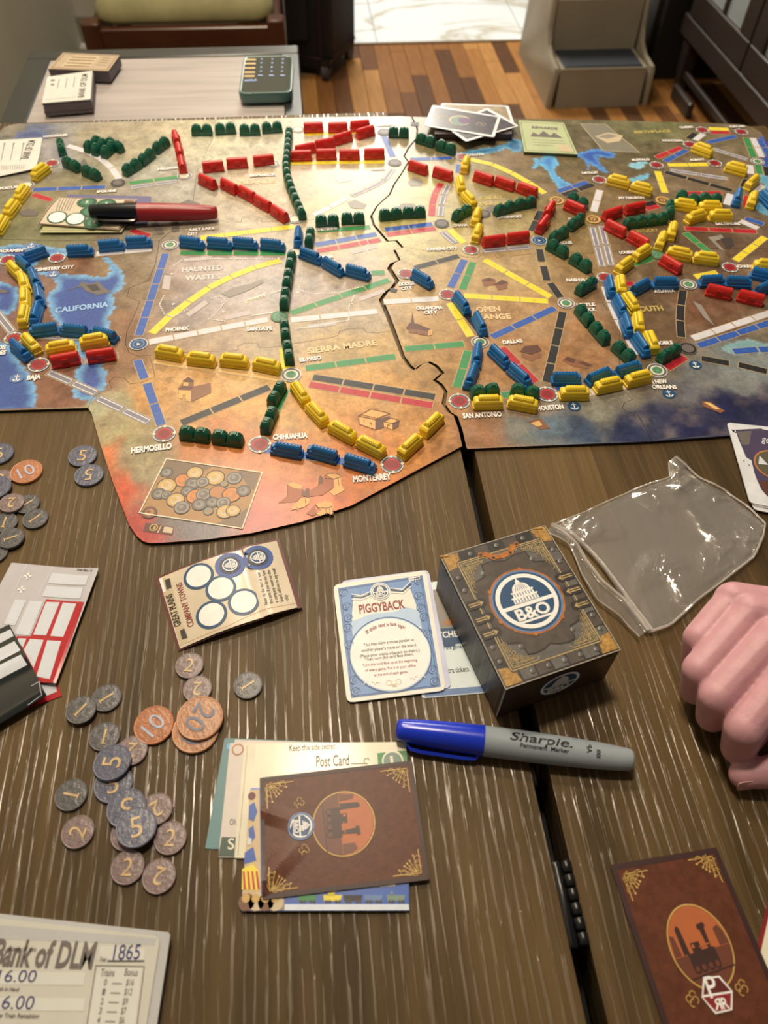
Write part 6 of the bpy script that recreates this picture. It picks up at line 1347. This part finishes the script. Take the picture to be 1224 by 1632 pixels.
BLUC = mat('cap_blue', (28, 52, 176), .22, var=(20, .05), spec=.6); GRB = mat('barrel_grey', (152, 154, 150), .42, var=(20, .03)); BKC = mat('cap_black', (18, 18, 20), .25, var=(20, .1)); RDB = mat('barrel_red', (150, 30, 32), .35, var=(20, .05)); INKM = mat('pen_ink', (20, 20, 22), .5)
PRF = [(0, .0030), (.004, .0052), (.012, .0060), (.03, .0064), (.10, .0072), (.20, .0080), (.30, .0085), (.372, .0088), (.38, .0086), (.52, .0086), (.70, .0083), (.86, .0075), (.94, .0067), (.985, .0060), (.997, .0050), (1.0, .0030)]
A = gp(631, 1163, .0072); B = gp(1008, 1213, .0068); A.z = TZ+.0078; B.z = TZ+.0072+.0010
R, ax, sd, up, L = marker('grey permanent marker with a blue cap lying across the table gap', A, B, PRF, BLUC, GRB, 8, 1)
def rad(t): return float(np.interp(t, [p[0] for p in PRF], [p[1] for p in PRF]))
def barrel_text(R, s_, t0, t1, ang0, ch, slant=0, bold=.01, rot=False):
    """lettering wrapped round the barrel: t along the axis, ang0 baseline angle from straight up towards the viewer"""
    vs, fs, x0, x1 = glyph(s_, bold); q = MB(); W_ = []
    for x, y in vs:
        u = (x-x0)/(x1-x0); v = y/.69*ch
        if rot: t = t0+v/L; an = ang0-(x-x0)/.69*ch/rad(t)
        else: t = t0+(t1-t0)*u+slant*v/L; an = ang0-v/rad(t)
        c = A+ax*L*t; r_ = rad(t)+.00024; W_.append(c+(sd*math.sin(an)+up*math.cos(an))*r_)
    q.add(W_, fs, INKM); o = q.build('lettering', R); return o
barrel_text(R, 'Sharpie.', .475, .735, .08, .0050, .35, .012); barrel_text(R, 'Permanent  Marker', .520, .722, .46, .0022, 0, .012); barrel_text(R, 'AP', .795, 0, .28, .0028, rot=True); barrel_text(R, 'I00I', .835, 0, .52, .0022, rot=True)
A = gp(144, 344, .013); B = gp(347, 341, .009); A.z = TZ+.0175; B.z = TZ+.0105
marker('red permanent marker with a black cap resting on the green sticker cards', A, B, PRF, BKC, RDB, 8, 1)

# ---------------------------------------------------------------- cards and papers on the board
def stack(F, Q, h0, h1, m, n=4, jit=.0006, part='card_edges'):
    P = [gp(*q, F.h) for q in Q]; rnd = random.Random(int(Q[0][0]))
    for i in range(n):
        a, c = h0+(h1-h0)*i/n, h0+(h1-h0)*(i+1)/n-.00012; dx, dy = rnd.uniform(-jit, jit), rnd.uniform(-jit, jit); F.mb(part).prism([(p.x+dx, p.y+dy) for p in P], TZ+a, TZ+c, m)
zt = lambda x, y: (560+x/4.08, 140+y/4.08)
CV = mat('card_violet', (74, 64, 66), .3, var=(160, .3), coat=.2); CG = mat('card_goldback', (150, 126, 92), .35, var=(120, .25)); WB = mat('card_white_border', (214, 206, 196), .4)
F = Flat('card_deck', 'dark deck of cards under the fanned violet cards at the far board edge', 'deck of cards', (755, 215), .0105)
Qd = [zt(560, 190), zt(1030, 200), zt(1045, 300), zt(540, 300)]; F.body('card_edges', Qd, .0010, mat('deck_dark', (60, 46, 44), .5)); stack(F, Qd, BT, .0094, mat('deck_dark', (0, 0, 0)), 5); F.done()
for lab, q, h, m in (('tan-backed card, lowest of the fanned cards at the far board edge', [(585, 98), (1022, 116), (1060, 235), (560, 205)], .0116, CG), ('violet card turned diagonally, middle of the fanned cards', [(885, 128), (1090, 247), (745, 350), (600, 245)], .0124, CV), ('violet card with a round picture, topmost of the fanned cards', [(527, 110), (972, 186), (930, 322), (472, 246)], .0132, CV)):
    F = Flat('playing_card', lab, 'card', zt(*q[0]), h); F.body('card_body', [zt(*p) for p in q], .0005, WB, r=.003); c = [sum(p[k] for p in q)/4 for k in (0, 1)]
    F.poly('card_print', [zt(c[0]+(p[0]-c[0])*.915, c[1]+(p[1]-c[1])*.85) for p in q], m, 1)
    if 'topmost' in lab:
        F.disc('card_print', zt(705, 212), .0125, PR['warm'], 2, n=26); F.disc('card_print', zt(705, 214), .0108, PR['graygreen'], 3, n=26); F.disc('card_print', zt(735, 214), .0075, PR['purple'], 4, n=20)
        for x, y in ((580, 185), (610, 190), (830, 235), (860, 240)): curl(F, 'card_print', zt(x, y), .003, 0, 5, .0006, PR['warm'], 3)
    F.done()
F = Flat('event_card', 'pale green card with a mountain picture on the far right of the board', 'card', (870, 218), .0062)
GC_ = mat('card_pale_green', (178, 178, 128), .4, var=(50, .06)); z1 = lambda x, y: (804+x/2.914, y/2.914); Qe = [z1(66, 558), z1(275, 570), z1(340, 716), z1(92, 704)]
F.body('card_body', Qe, .0006, GC_, r=.001); stack(F, Qe, BT, .0056, pr('cardgreenedge', (74, 84, 54)), 4, .0003); F.line('card_print', quad(.04, .05, .96, .95, Qe), .0009, pr('cardgreen', (120, 126, 84)), 1, True)
ue = lambda u, v: uv(u, v, Qe); F.text('lettering', 'REWARDS', ue(.25, .24), ue(.80, .24), .0052, PR['stone'], 3, .04)
F.poly('card_print', [ue(.18, .50), ue(.26, .36), ue(.36, .44), ue(.48, .30), ue(.60, .44), ue(.70, .34), ue(.84, .50)], PR['stone'], 2)
for v in (.60, .68, .76): F.line('card_print', [ue(.2, v), ue(.84 if v < .7 else .6, v)], .0006, PR['stonel'], 2)
F.poly('card_print', [ue(.68, .72), ue(.92, .72), ue(.92, .93), ue(.68, .93)], PR['warm'], 3); F.done()
# paper slip at the left edge of the board
PAP = mat('note_paper', (206, 196, 176), .6, var=(40, .04)); z0 = lambda x, y: (x/5.1, 60+y/5.1)
_p = gp(*z0(345, 810), BT)
F = Flat('bank_slip', 'cream bank slip lying on the left board half at the photo edge', 'paper slip', (20, 250), BT+.0008, hf=lambda x, y: .004*max(0, min(1, 1-abs(y-_p.y+.075)/.03))*.6)
Qs = [z0(-260, 850), z0(345, 812), z0(292, 1062), z0(-300, 1190)]; F.body('sheet', Qs, .0003, PAP); F.text('lettering', 'BANK OF DLM', z0(230, 985), z0(290, 835), .008, PR['stone'], 3, .02)
for x in (35, 110, 190): F.line('lettering', [z0(x, 860), z0(x-28, 1000)], .0006, PR['stone'], 3); F.text('lettering', '$', z0(x-5, 870), z0(x+8, 869), .004, PR['ink'], 3)
for x in range(-20, 200, 18): F.line('lettering', [z0(x, 1040-x*.05), z0(x-6, 1075-x*.05)], .0006, PR['stonel'], 3)
F.done()
# green company sticker cards under the marker
z4 = lambda x, y: (40+x/3.6, 290+y/3.6)
F = Flat('town_sticker_card', 'violet-edged card, lowest of the stack under the red marker', 'sticker card', (175, 335), .0040); F.body('card_body', [z4(240, 72), z4(722, 82), z4(700, 240), z4(250, 240)], .0005, PR['orchid'], r=.001); F.poly('card_print', [z4(640, 140), z4(690, 142), z4(684, 170), z4(636, 168)], PR['steel'], 2); F.done()
F = Flat('town_sticker_card', 'yellowish card jutting out at the near side under the green sticker card', 'sticker card', (130, 345), .0052); F.body('card_body', [z4(200, 110), z4(660, 120), z4(552, 288), z4(82, 290)], .0006, mat('card_yellowish', (176, 164, 112), .5), r=.001)
F.line('card_print', [z4(95, 278), z4(540, 280)], .0005, PR['sketchd'], 1); F.done()
_g = gp(*z4(75, 240), .008); _gy = gp(*z4(190, 85), .008)
F = Flat('town_sticker_card', 'beige card of green ringed stickers, topmost under the red marker', 'sticker card', (135, 338), .0072, hf=lambda x, y: .0016*math.sin(max(0, min(1, (y-_g.y)/(_gy.y-_g.y)))*math.pi))
F.body('sheet', [z4(190, 85), z4(645, 98), z4(540, 275), z4(72, 240)], .0004, BEI); F.line('card_print', [z4(195, 88), z4(640, 102), z4(537, 270), z4(78, 238)], .0011, PR['sketchd'], 2, True)
for x, y in ((185, 203), (290, 213)): F.disc('sticker_ring', z4(x, y), .0100, pr('ringgreen', (44, 84, 56)), 4); F.disc('sticker_ring', z4(x, y), .0083, PR['paper'], 6)
for x, y in ((355, 118), (466, 127), (372, 172), (395, 236)): F.disc('town_sticker', z4(x, y), .0100, pr('ringgreen', (0, 0, 0)), 4); F.disc('town_sticker', z4(x, y), .0062, pr('midgreen', (70, 116, 84)), 6); F.text('town_sticker', 'R', z4(x-9, y+8), z4(x+10, y+8), .0055, PR['cream'], 9, .03)
for i in range(6): F.line('lettering', [z4(205+i*17, 95), z4(178+i*15, 165)], .0007, PR['stone'], 2)
F.poly('card_print', [z4(570, 105), z4(628, 108), z4(600, 150), z4(560, 148)], PR['brown'], 3); F.done()

# fan of white-bordered cards at the right edge
zr = lambda x, y: (1140+x/8.155, 650+y/8.155)
for i, (dx, dy, lab) in enumerate(((52, 90, 'lowest'), (34, 30, 'middle'), (0, 0, 'topmost'))):
    q = [(150+dx, 190+dy), (1500+dx, 330+dy), (1900+dx, 1530+dy), (450+dx, 1230+dy)]; h = .0026+.0009*i
    F = Flat('playing_card', f'white-bordered picture card at the right edge, {lab} of its stack', 'card', zr(600, 700), h); F.body('card_body', [zr(*p) for p in q], .0008, WB, r=.003)
    if i == 2:
        F.poly('card_print', [zr(262, 285), zr(590, 268), zr(640, 285), zr(1450, 380), zr(1700, 1350), zr(760, 1240), zr(600, 1060), zr(540, 930), zr(510, 850), zr(470, 680), zr(400, 640), zr(300, 400)], pr('cardpurple', (74, 60, 80)), 2)
        F.poly('card_print', [zr(280, 310), zr(470, 300), zr(440, 480), zr(350, 480)], PR['stone'], 3); F.disc('card_print', zr(760, 740), .0148, PR['copper'], 3.5, n=40); F.disc('card_print', zr(760, 740), .0134, pr('cardolive', (88, 80, 58)), 4.5, n=40); F.poly('card_print', [zr(575, 620), zr(640, 690), zr(690, 740), zr(560, 730)], PR['ltgrey'], 5.5)
        F.poly('card_print', [zr(560, 960), zr(700, 940), zr(760, 1200), zr(640, 1100)], PR['sketchd'], 3); F.text('lettering', 'ge', zr(600, 440), zr(700, 470), .007, PR['ltgrey'], 6, .01)
        for x, y in ((370, 690), (440, 745)): F.disc('card_print', zr(x, y), .0006, PR['stone'], 3, n=6)
    if i == 2: F.text('lettering', 'K', zr(225, 320), zr(275, 325), .003, PR['ink'], 4, .03)
    F.done()

# ---------------------------------------------------------------- things on the side table
DH = -.06+.0001
zd = lambda x, y: (x/5.1, 60+y/5.1)
STK = mat('deck_edge_violet', (92, 78, 76), .5, var=(400, .2), stretch=(.1, .1, 6))
for lab, Q, h1, kind in (('beige-backed deck of ticket cards, farther one on the grey side table', [zd(512, 122), zd(972, 142), zd(880, 270), zd(392, 252)], DH+.0150, 0), ('thick pad of bank slips, nearer one on the grey side table', [zd(385, 318), zd(752, 268), zd(736, 500), zd(340, 532)], DH+.0170, 1)):
    F = Flat('card_deck' if not kind else 'paper_pad', lab, 'deck of cards' if not kind else 'note pad', Q[0], h1)
    F.body('top_sheet', Q, .0006, mat('card_tan', (178, 152, 118), .45, var=(60, .1)) if not kind else PAP, r=.001); stack(F, Q, DH, h1-.0007, STK, 6, .0012 if kind else .0004)
    q_ = lambda u, v: uv(u, v, Q)
    if kind:
        F.text('lettering', 'BANK OF DLM', q_(.86, .92), q_(.90, .10), .008, PR['stone'], 3, .02)
        for u in (.28, .45, .62): F.line('lettering', [q_(u, .15), q_(u-.01, .5)], .0008, PR['stone'], 3)
        for k in range(14): F.disc('lettering', q_(.08+k*.055, .88), .0011, PR['stonel'], 3, n=5)
        F.text('lettering', '5', q_(.1, .2), q_(.2, .19), .005, PR['ink'], 3); F.text('lettering', '6', q_(.12, .36), q_(.2, .35), .005, PR['ink'], 3)
    else:
        F.poly('card_print', [q_(.2, .12), q_(.68, .12), q_(.66, .88), q_(.16, .85)], PR['warm'], 1); F.line('card_print', quad(.04, .06, .96, .94, Q), .0012, PR['sketch'], 1, True)
        for v in (.25, .42, .6, .78): [F.line('card_print', [q_(.22+k*.055, v), q_(.25+k*.055, v)], .003, PR['brown'], 2) for k in range(8)]
        for v in (.2, .35, .5, .65): F.line('card_print', [q_(.74, v), q_(.9, v+.02)], .0012, PR['brown'], 2)
    F.done()
zp = lambda x, y: (360+x/8.743, 60+y/8.743)
PC = mat('phone_case', (78, 104, 92), .28, var=(20, .05), coat=.2); PSC = mat('phone_screen', (60, 62, 52), .08, var=None, emit=.10)
F = Flat('smartphone', 'smartphone in a green case showing a calculator on the grey side table', 'phone', (425, 120), DH+.0150); Q = [zp(268, 255), zp(925, 243), zp(925, 760), zp(165, 780)]
P = [F.T(*q) for q in Q]; cen = sum(P, Vector())/4; e1_ = ((P[1]-P[0])+(P[2]-P[3])).normalized(); e2_ = ((P[0]-P[3])+(P[1]-P[2])).normalized(); a1_ = ((P[1]-P[0]).length+(P[2]-P[3]).length)/4; a2_ = ((P[0]-P[3]).length+(P[1]-P[2]).length)/4
def ph(dz, k): return [tuple(cen+e1_*x+e2_*y+Vector((0, 0, dz))) for x, y in rrect(0, 0, a1_+k, a2_+k, .010, 5)]
q = F.mb('case_body'); q.loft([ph(-.0148, -.003), ph(-.013, 0), ph(-.003, .0010), ph(0, 0), ph(.0004, -.0012), ph(-.0006, -.0026)], PC)
q = F.mb('screen'); q.loft([ph(-.0008, -.0026), ph(-.0003, -.0026)], PSC)
ORG = mat('key_orange', (200, 160, 96), .4, emit=.12); BLK = mat('key_blue', (150, 160, 200), .4, emit=.15)
for i, y in enumerate((305, 362, 422, 482, 535)): F.line('keypad', [zp(290-i*6, y), zp(405-i*5, y)], .0052, ORG, 3)
for i, y in enumerate((300, 355, 412, 468)):
    for j, x in enumerate((500, 650, 795)): F.disc('keypad', zp(x-i*4, y), .0018, BLK, 3, n=8)
for x in (480, 635, 790): F.line('keypad', [zp(x-25, 525), zp(x+25, 525)], .003, BLK, 3)
F.text('keypad', '700', zp(435, 578), zp(255, 590), .0055, BLK, 4, .03); F.done(smooth=50)

# ---------------------------------------------------------------- bank pad near the camera
F = Flat('bank_pad', 'stack of cream bank forms in the near left corner', 'note pad', (120, 1560), .0072)
PADM = mat('pad_grey', (178, 170, 158), .6, var=(60, .05)); Qb = [(-240, 1437), (262, 1492), (222, 1760), (-330, 1700)]
F.body('top_sheet', [(-240, 1437), (256, 1492), (213, 1760), (-330, 1700)], .0003, mat('pad_top', (196, 184, 162), .6, var=(60, .04)), r=.004)
for i, (dx, dy, z) in enumerate(((10, -3, .0058), (7, 4, .0040), (3, 8, .0022), (8, -6, .0010))):
    P = [gp(x+dx, y+dy, z) for x, y in Qb]; F.mb('sheet_stack').prism([(p.x, p.y) for p in P], TZ+z-.0010, TZ+z+.0006, PADM)
zb = lambda x, y: (x/4.371, 1450+y/4.371)
F.poly('form_print', [zb(-400, 70), zb(1090, 200), zb(1075, 245), zb(-400, 190)], PADM, 1); F.poly('form_print', [zb(700, 250), zb(1010, 270), zb(1000, 365), zb(680, 350)], PAP, 2); F.poly('form_print', [zb(680, 400), zb(990, 405), zb(920, 1000), zb(580, 1000)], PAP, 2); F.line('form_print', [zb(668, 388), zb(1005, 395), zb(930, 1000)], .0004, PR['stone'], 3); F.line('form_print', [zb(668, 388), zb(575, 1000)], .0004, PR['stone'], 3)
for y in (430, 610): F.poly('form_print', [zb(-300, y), zb(600, y+5), zb(580, y+95), zb(-300, y+90)], PAP, 2)
F.text('lettering', 'Bank of DLM', zb(-60, 385), zb(640, 408), .0108, PR['stone'], 4, .03); F.text('lettering', 'Bank of the', zb(60, 285), zb(250, 290), .0022, PR['stonel'], 4); F.text('lettering', 'Year', zb(690, 358), zb(742, 360), .0020, PR['stone'], 4)
PEN = mat('pen_ink_blue', (44, 36, 92), .5, raw=False); F.text('handwriting', '1865', zb(785, 350), zb(970, 345), .0065, PEN, 5, 0); F.line('handwriting', [zb(752, 356), zb(1002, 356)], .0006, PR['ink'], 4)
F.text('handwriting', '16.00', zb(-20, 502), zb(245, 505), .0050, PEN, 5, -.005); F.text('handwriting', '16.00', zb(-40, 690), zb(228, 695), .0054, PEN, 5, -.005); F.text('lettering', 'Cash in Hand', zb(-40, 562), zb(130, 568), .0016, PR['stone'], 4, .02); F.text('lettering', 'After Train Remaining', zb(-60, 750), zb(270, 756), .0018, PR['stone'], 4, .02)
F.text('lettering', 'Trains', zb(698, 462), zb(795, 464), .0030, PR['stone'], 4, .012); F.text('lettering', 'Bonus', zb(866, 460), zb(958, 462), .0030, PR['stone'], 4, .012)
for i, (a, b_) in enumerate((('0', '$16'), ('1', '$12'), ('2', '$9'), ('3', '$7'), ('4', '$6'), ('5', '$4'))):
    x, y = -12*i, 66*i; F.text('lettering', a, zb(722+x, 528+y), zb(742+x, 528+y), .0026, PR['stone'], 4, .012); F.line('lettering', [zb(782+x, 513+y), zb(848+x, 515+y)], .0004, PR['stone'], 4); F.text('lettering', b_, zb(876+x, 528+y), zb(876+x+18*len(b_), 529+y), .0026, PR['stone'], 4, .012)
F.done()

# ---------------------------------------------------------------- crumpled zip bag
def bag_mat(name, body, gloss):
    m = bpy.data.materials.new(name); m.use_nodes = True; nt = m.node_tree; N = nt.nodes; L = nt.links; b_ = N['Principled BSDF']; out = N['Material Output']
    b_.inputs['Base Color'].default_value = (.85, .82, .78, 1); b_.inputs['Roughness'].default_value = .35
    tr = N.new('ShaderNodeBsdfTransparent'); gl = N.new('ShaderNodeBsdfGlossy'); gl.inputs['Roughness'].default_value = .13; gl.inputs['Color'].default_value = (1, .98, .95, 1)
    tc = N.new('ShaderNodeTexCoord'); n = N.new('ShaderNodeTexNoise'); n.inputs['Scale'].default_value = 55; n.inputs['Detail'].default_value = 3; n.inputs['Distortion'].default_value = .8; L.new(tc.outputs['Object'], n.inputs['Vector'])
    bp = N.new('ShaderNodeBump'); bp.inputs['Strength'].default_value = 1.0; bp.inputs['Distance'].default_value = .0042
    n3 = N.new('ShaderNodeTexNoise'); n3.inputs['Scale'].default_value = 20; n3.inputs['Detail'].default_value = 1; L.new(tc.outputs['Object'], n3.inputs['Vector']); mk = N.new('ShaderNodeMapRange'); mk.inputs['From Min'].default_value = .50; mk.inputs['From Max'].default_value = .64; mk.inputs['To Min'].default_value = .06; L.new(n3.outputs[0], mk.inputs[0])
    mz = N.new('ShaderNodeMath'); mz.operation = 'MULTIPLY'; L.new(n.outputs[0], mz.inputs[0]); L.new(mk.outputs[0], mz.inputs[1]); L.new(mz.outputs[0], bp.inputs['Height']); L.new(bp.outputs[0], gl.inputs['Normal']); L.new(bp.outputs[0], b_.inputs['Normal'])
    m1 = N.new('ShaderNodeMixShader'); m1.inputs[0].default_value = body; L.new(tr.outputs[0], m1.inputs[1]); L.new(b_.outputs[0], m1.inputs[2])
    fr_ = N.new('ShaderNodeLayerWeight'); fr_.inputs['Blend'].default_value = .2; sc_ = N.new('ShaderNodeMath'); sc_.operation = 'MULTIPLY_ADD'; sc_.inputs[1].default_value = gloss*.25; sc_.inputs[2].default_value = gloss*.16; sc_.use_clamp = True; L.new(fr_.outputs['Facing'], sc_.inputs[0])
    m2 = N.new('ShaderNodeMixShader'); L.new(sc_.outputs[0], m2.inputs[0]); L.new(m1.outputs[0], m2.inputs[1]); L.new(gl.outputs[0], m2.inputs[2]); L.new(m2.outputs[0], out.inputs['Surface']); return m
BAG = bag_mat('clear_plastic', .16, 1.3); BAGZ = bag_mat('zip_plastic', .45, 1.6)
zg = lambda x, y: (860+x/3.3626, 720+y/3.3626)
R_ = empty('zip_bag', gp(1045, 870), 'crumpled clear plastic zip bag right of the metal-patterned box', 'plastic bag')
def edge(pts, t):
    P = [gp(*p, .003) for p in pts]; L = [0]
    for a, b_ in zip(P, P[1:]): L.append(L[-1]+(b_-a).length)
    s_ = t*L[-1]; k = next(i for i in range(len(P)-1) if s_ <= L[i+1]+1e-9); return P[k].lerp(P[k+1], (s_-L[k])/(L[k+1]-L[k]))
E0 = [zg(*p) for p in ((60, 400), (350, 275), (500, 205), (700, 135), (690, 60), (730, 30))]; E2 = [zg(*p) for p in ((590, 965), (700, 930), (840, 800), (1050, 640), (1150, 560), (1195, 455))]
Ea = [zg(*p) for p in ((60, 400), (200, 470), (300, 560), (400, 700), (500, 860), (590, 965))]; Eb = [zg(*p) for p in ((730, 30), (860, 140), (1000, 210), (1130, 310), (1210, 380), (1195, 455))]
n = 110; ss = np.linspace(0, 1, n+1); top = []
for j in range(n+1):
    v = j/n; l0, l1 = edge(Ea, v), edge(Eb, v)
    for i in range(n+1):
        u = i/n; a, c = edge(E0, u), edge(E2, u); p = a*(1-v)+c*v+(l0*(1-u)+l1*u)-((edge(E0, 0)*(1-u)+edge(E0, 1)*u)*(1-v)+(edge(E2, 0)*(1-u)+edge(E2, 1)*u)*v); top.append(p)
XY = np.array([(p.x, p.y) for p in top]); UV = np.array([(i/n, j/n) for j in range(n+1) for i in range(n+1)])
amp = .08+.92*np.clip((UV[:, 0]-.45)*2.2, 0, 1); rd = 1-np.abs(2*fbm(XY, 20, 51, 2)-1); rd2 = 1-np.abs(2*fbm(XY, 60, 61, 2)-1)
edgef = np.clip(np.minimum(np.minimum(UV[:, 0], 1-UV[:, 0]), np.minimum(UV[:, 1], 1-UV[:, 1]))*12, 0, 1)
hh = .0014+edgef*(.0035*fbm(XY, 10, 71, 2)+amp*(.0045*np.clip(rd-.8, 0, 1)/.2+.0014*np.clip(rd2-.8, 0, 1)/.2))
hh[(UV[:, 0] > .9) & (UV[:, 1] < .12)] += .004
q = MB(); q.add([(x, y, TZ+z) for (x, y), z in zip(XY, hh)], [(j*(n+1)+i, j*(n+1)+i+1, (j+1)*(n+1)+i+1, (j+1)*(n+1)+i) for j in range(n) for i in range(n)], BAG)
bo = q.build('upper_film', R_); bo.data.polygons.foreach_set('use_smooth', [True]*len(bo.data.polygons))
q = MB(); m_ = 22; sel = [j*5*(n+1)+i*5 for j in range(m_+1) for i in range(m_+1)]; q.add([(XY[k][0], XY[k][1], TZ+.0005) for k in sel], [(j*(m_+1)+i, j*(m_+1)+i+1, (j+1)*(m_+1)+i+1, (j+1)*(m_+1)+i) for j in range(m_) for i in range(m_)], BAG); q.build('lower_film', R_)
for nm, E_, r_ in (('side_seam', E0, .0006), ('side_seam', E2, .0009), ('bottom_seam', Eb, .0007)): q = MB(); q.tube([edge(E_, t)+Vector((0, 0, .0004+.0006*math.sin(t*21))) for t in np.linspace(0, 1, 30)], r_, BAGZ, 6); q.build(nm, R_)
Z1 = [zg(*p) for p in ((60, 405), (130, 440), (195, 500), (245, 590), (330, 700), (450, 800), (575, 965))]; Z2 = [zg(*p) for p in ((60, 395), (170, 440), (260, 530), (340, 620), (430, 740), (510, 850), (595, 962))]
for E_ in (Z1, Z2):
    q = MB(); rg = []
    for t in np.linspace(0, 1, 36): p = edge(E_, t)+Vector((0, 0, .0018)); rg.append([p+Vector((-.0011, -.0004, 0)), p+Vector((.0011, .0004, 0)), p+Vector((.0008, .0003, .0011)), p+Vector((-.0008, -.0003, .0011))])
    q.loft(rg, BAGZ); q.build('zip_rib', R_)
L1 = [zg(*p) for p in ((30, 430), (160, 500), (220, 650), (300, 790), (430, 890), (530, 998))]; q = MB(); NN = 30
vs = [edge(Z1, t)+Vector((0, 0, .0012)) for t in np.linspace(0, 1, NN)]+[edge(L1, t)+Vector((0, 0, .0006+.001*math.sin(t*14)**2)) for t in np.linspace(0, 1, NN)]; q.add(vs, [(i, i+1, NN+i+1, NN+i) for i in range(NN-1)], BAG); q.build('mouth_flap', R_)
q = MB(); q.tube([edge(L1, t)+Vector((0, 0, .0010+.001*math.sin(t*14)**2)) for t in np.linspace(0, 1, 30)], .0005, BAGZ, 5); q.build('mouth_edge', R_)

# ---------------------------------------------------------------- the hand
SK = mat('skin', (196, 138, 136), .48, var=(120, .06), bump=(900, .25, .0005), sss=.12); NAIL = mat('nail', (206, 150, 138), .3)
zh = lambda x, y: (1050+x/4.41, 900+y/4.41)
def hp(x, y, h): return gp(*zh(x, y), h)
caps = []
def cp(a, ra, b_, rb): caps.append((a, ra, b_, rb))
fing = [((520, 250), .040, .0102, (282, 515), .034, .0092), ((640, 345), .045, .0108, (285, 740), .034, .0099), ((800, 510), .049, .0112, (410, 925), .035, .0106), ((960, 720), .050, .0114, (600, 1150), .034, .0110)]
MC = []
for (m, mh, mr, p, ph_, prr) in fing:
    M_ = hp(*m, mh); P_ = hp(*p, ph_); MC.append(M_); cp(M_, mr, P_, prr)
    fwd = (P_-M_); fwd.z = 0; fwd.normalize(); D_ = P_+fwd*.001+Vector((.004, -.003, -.0205)); T_p = D_-fwd*.016+Vector((.002, 0, -.001)); cp(P_, prr, D_, prr*.86); cp(D_, prr*.86, T_p, prr*.78)
WR = [hp(1350, 420, .042), hp(1380, 560, .043), hp(1400, 700, .042), hp(1400, 840, .038)]
for M_, W_ in zip(MC, WR): cp(M_, .0112, W_, .0165)
for a in range(3): cp(MC[a].lerp(MC[a+1], .5)+Vector((.010, -.002, -.004)), .0095, WR[a], .017)
cp(hp(1350, 420, .034), .019, hp(2000, 420, .045), .024); cp(hp(1400, 760, .034), .020, hp(2000, 800, .045), .025); cp(MC[3]+Vector((.012, -.004, -.014)), .012, WR[3]+Vector((0, 0, -.012)), .02); cp(MC[1]+Vector((.02, -.01, -.02)), .013, WR[2]+Vector((0, 0, -.016)), .02)
TB = [(hp(1120, 1120, .030), .0135), (hp(930, 1420, .013), .0098), (hp(740, 1462, .0105), .0088), (hp(590, 1478, .0092), .0076)]
for (a, ra), (b_, rb) in zip(TB, TB[1:]): cp(a, ra, b_, rb)
cp(hp(1120, 1120, .030), .0135, WR[3], .019)
bm = MB()
def icap(a, ra, b_, rb, n=14):
    d = (b_-a); L = d.length; d.normalize(); u = d.orthogonal().normalized(); v = d.cross(u); rings = []
    for k in range(7): t = -math.pi/2+math.pi/2*k/6; rings.append((a+d*ra*math.sin(t), ra*max(math.cos(t), .02)))
    for k in range(7): t = math.pi/2*k/6; rings.append((b_+d*rb*math.sin(t), rb*max(math.cos(t), .02)))
    bm.loft([[c+u*r*math.cos(2*math.pi*i/n)+v*r*math.sin(2*math.pi*i/n) for i in range(n)] for c, r in rings], SK)
for c in caps: icap(*c)
HR = empty('hand', hp(1000, 700, 0), 'closed left-pointing fist of a person resting at the right edge', 'hand')
raw = bm.build('hand_skin', HR)
for md in (('r', 'REMESH'), ('s', 'SMOOTH')):
    o = raw.modifiers.new(*md)
    if md[1] == 'REMESH': o.mode = 'VOXEL'; o.voxel_size = .0010; o.use_smooth_shade = True
    else: o.factor = .6; o.iterations = 6
dg = bpy.context.evaluated_depsgraph_get(); me = bpy.data.meshes.new_from_object(raw.evaluated_get(dg)); me.name = 'hand_skin'; raw.modifiers.clear(); raw.data = me; me.materials.clear(); me.materials.append(SK)
# knuckle creases and tendons pressed into the skin
V = np.empty(len(me.vertices)*3); me.vertices.foreach_get('co', V); V = V.reshape(-1, 3)+np.array(HR.location); Nn = np.empty(len(me.vertices)*3); me.vertices.foreach_get('normal', Nn); Nn = Nn.reshape(-1, 3)
dsp = np.zeros(len(V))
for (m, mh, mr, p, ph_, prr), M_ in zip(fing, MC):
    P_ = np.array(hp(*p, ph_)); f = P_-np.array(M_); f /= np.linalg.norm(f); s_ = (V-P_)@f; dl = np.linalg.norm(V-P_, axis=1)
    for o_ in (-.0075, -.0055, -.0035): dsp -= .00028*np.exp(-((s_-o_)/.0005)**2)*np.exp(-(dl/.013)**4)*(Nn[:, 2] > .2)
    dm = np.linalg.norm(V-np.array(M_)-np.array([0, 0, mr]), axis=1); dsp += .0011*np.exp(-(dm/.008)**2)
dsp += .0003*(fbm(V[:, :2], 130, 81, 3)-.5)
V = V+Nn*dsp[:, None]-np.array(HR.location); V[:, 2] = np.maximum(V[:, 2], TZ+.0003-HR.location.z); me.vertices.foreach_set('co', V.ravel()); me.update(); me.polygons.foreach_set('use_smooth', [True]*len(me.polygons))
c = TB[3][0]; q = MB(); dv = (TB[3][0]-TB[2][0]).normalized(); sdv = Vector((0, 0, 1)).cross(dv).normalized(); nn = (Vector((0, 0, 1))*.25-sdv*-1.0).normalized()
nn = (sdv+Vector((0, 0, .2))).normalized(); nn = nn if nn.y < 0 else -sdv+Vector((0, 0, .2)); nn.normalize(); t2 = nn.cross(dv).normalized()
q.loft([[c+dv*(.001+x)+t2*y+nn*(.0066 if k else .0060) for x, y in rrect(0, 0, .0046, .0042, .002, 3)] for k in (0, 1)], NAIL); q.build('thumbnail', HR, smooth=40)
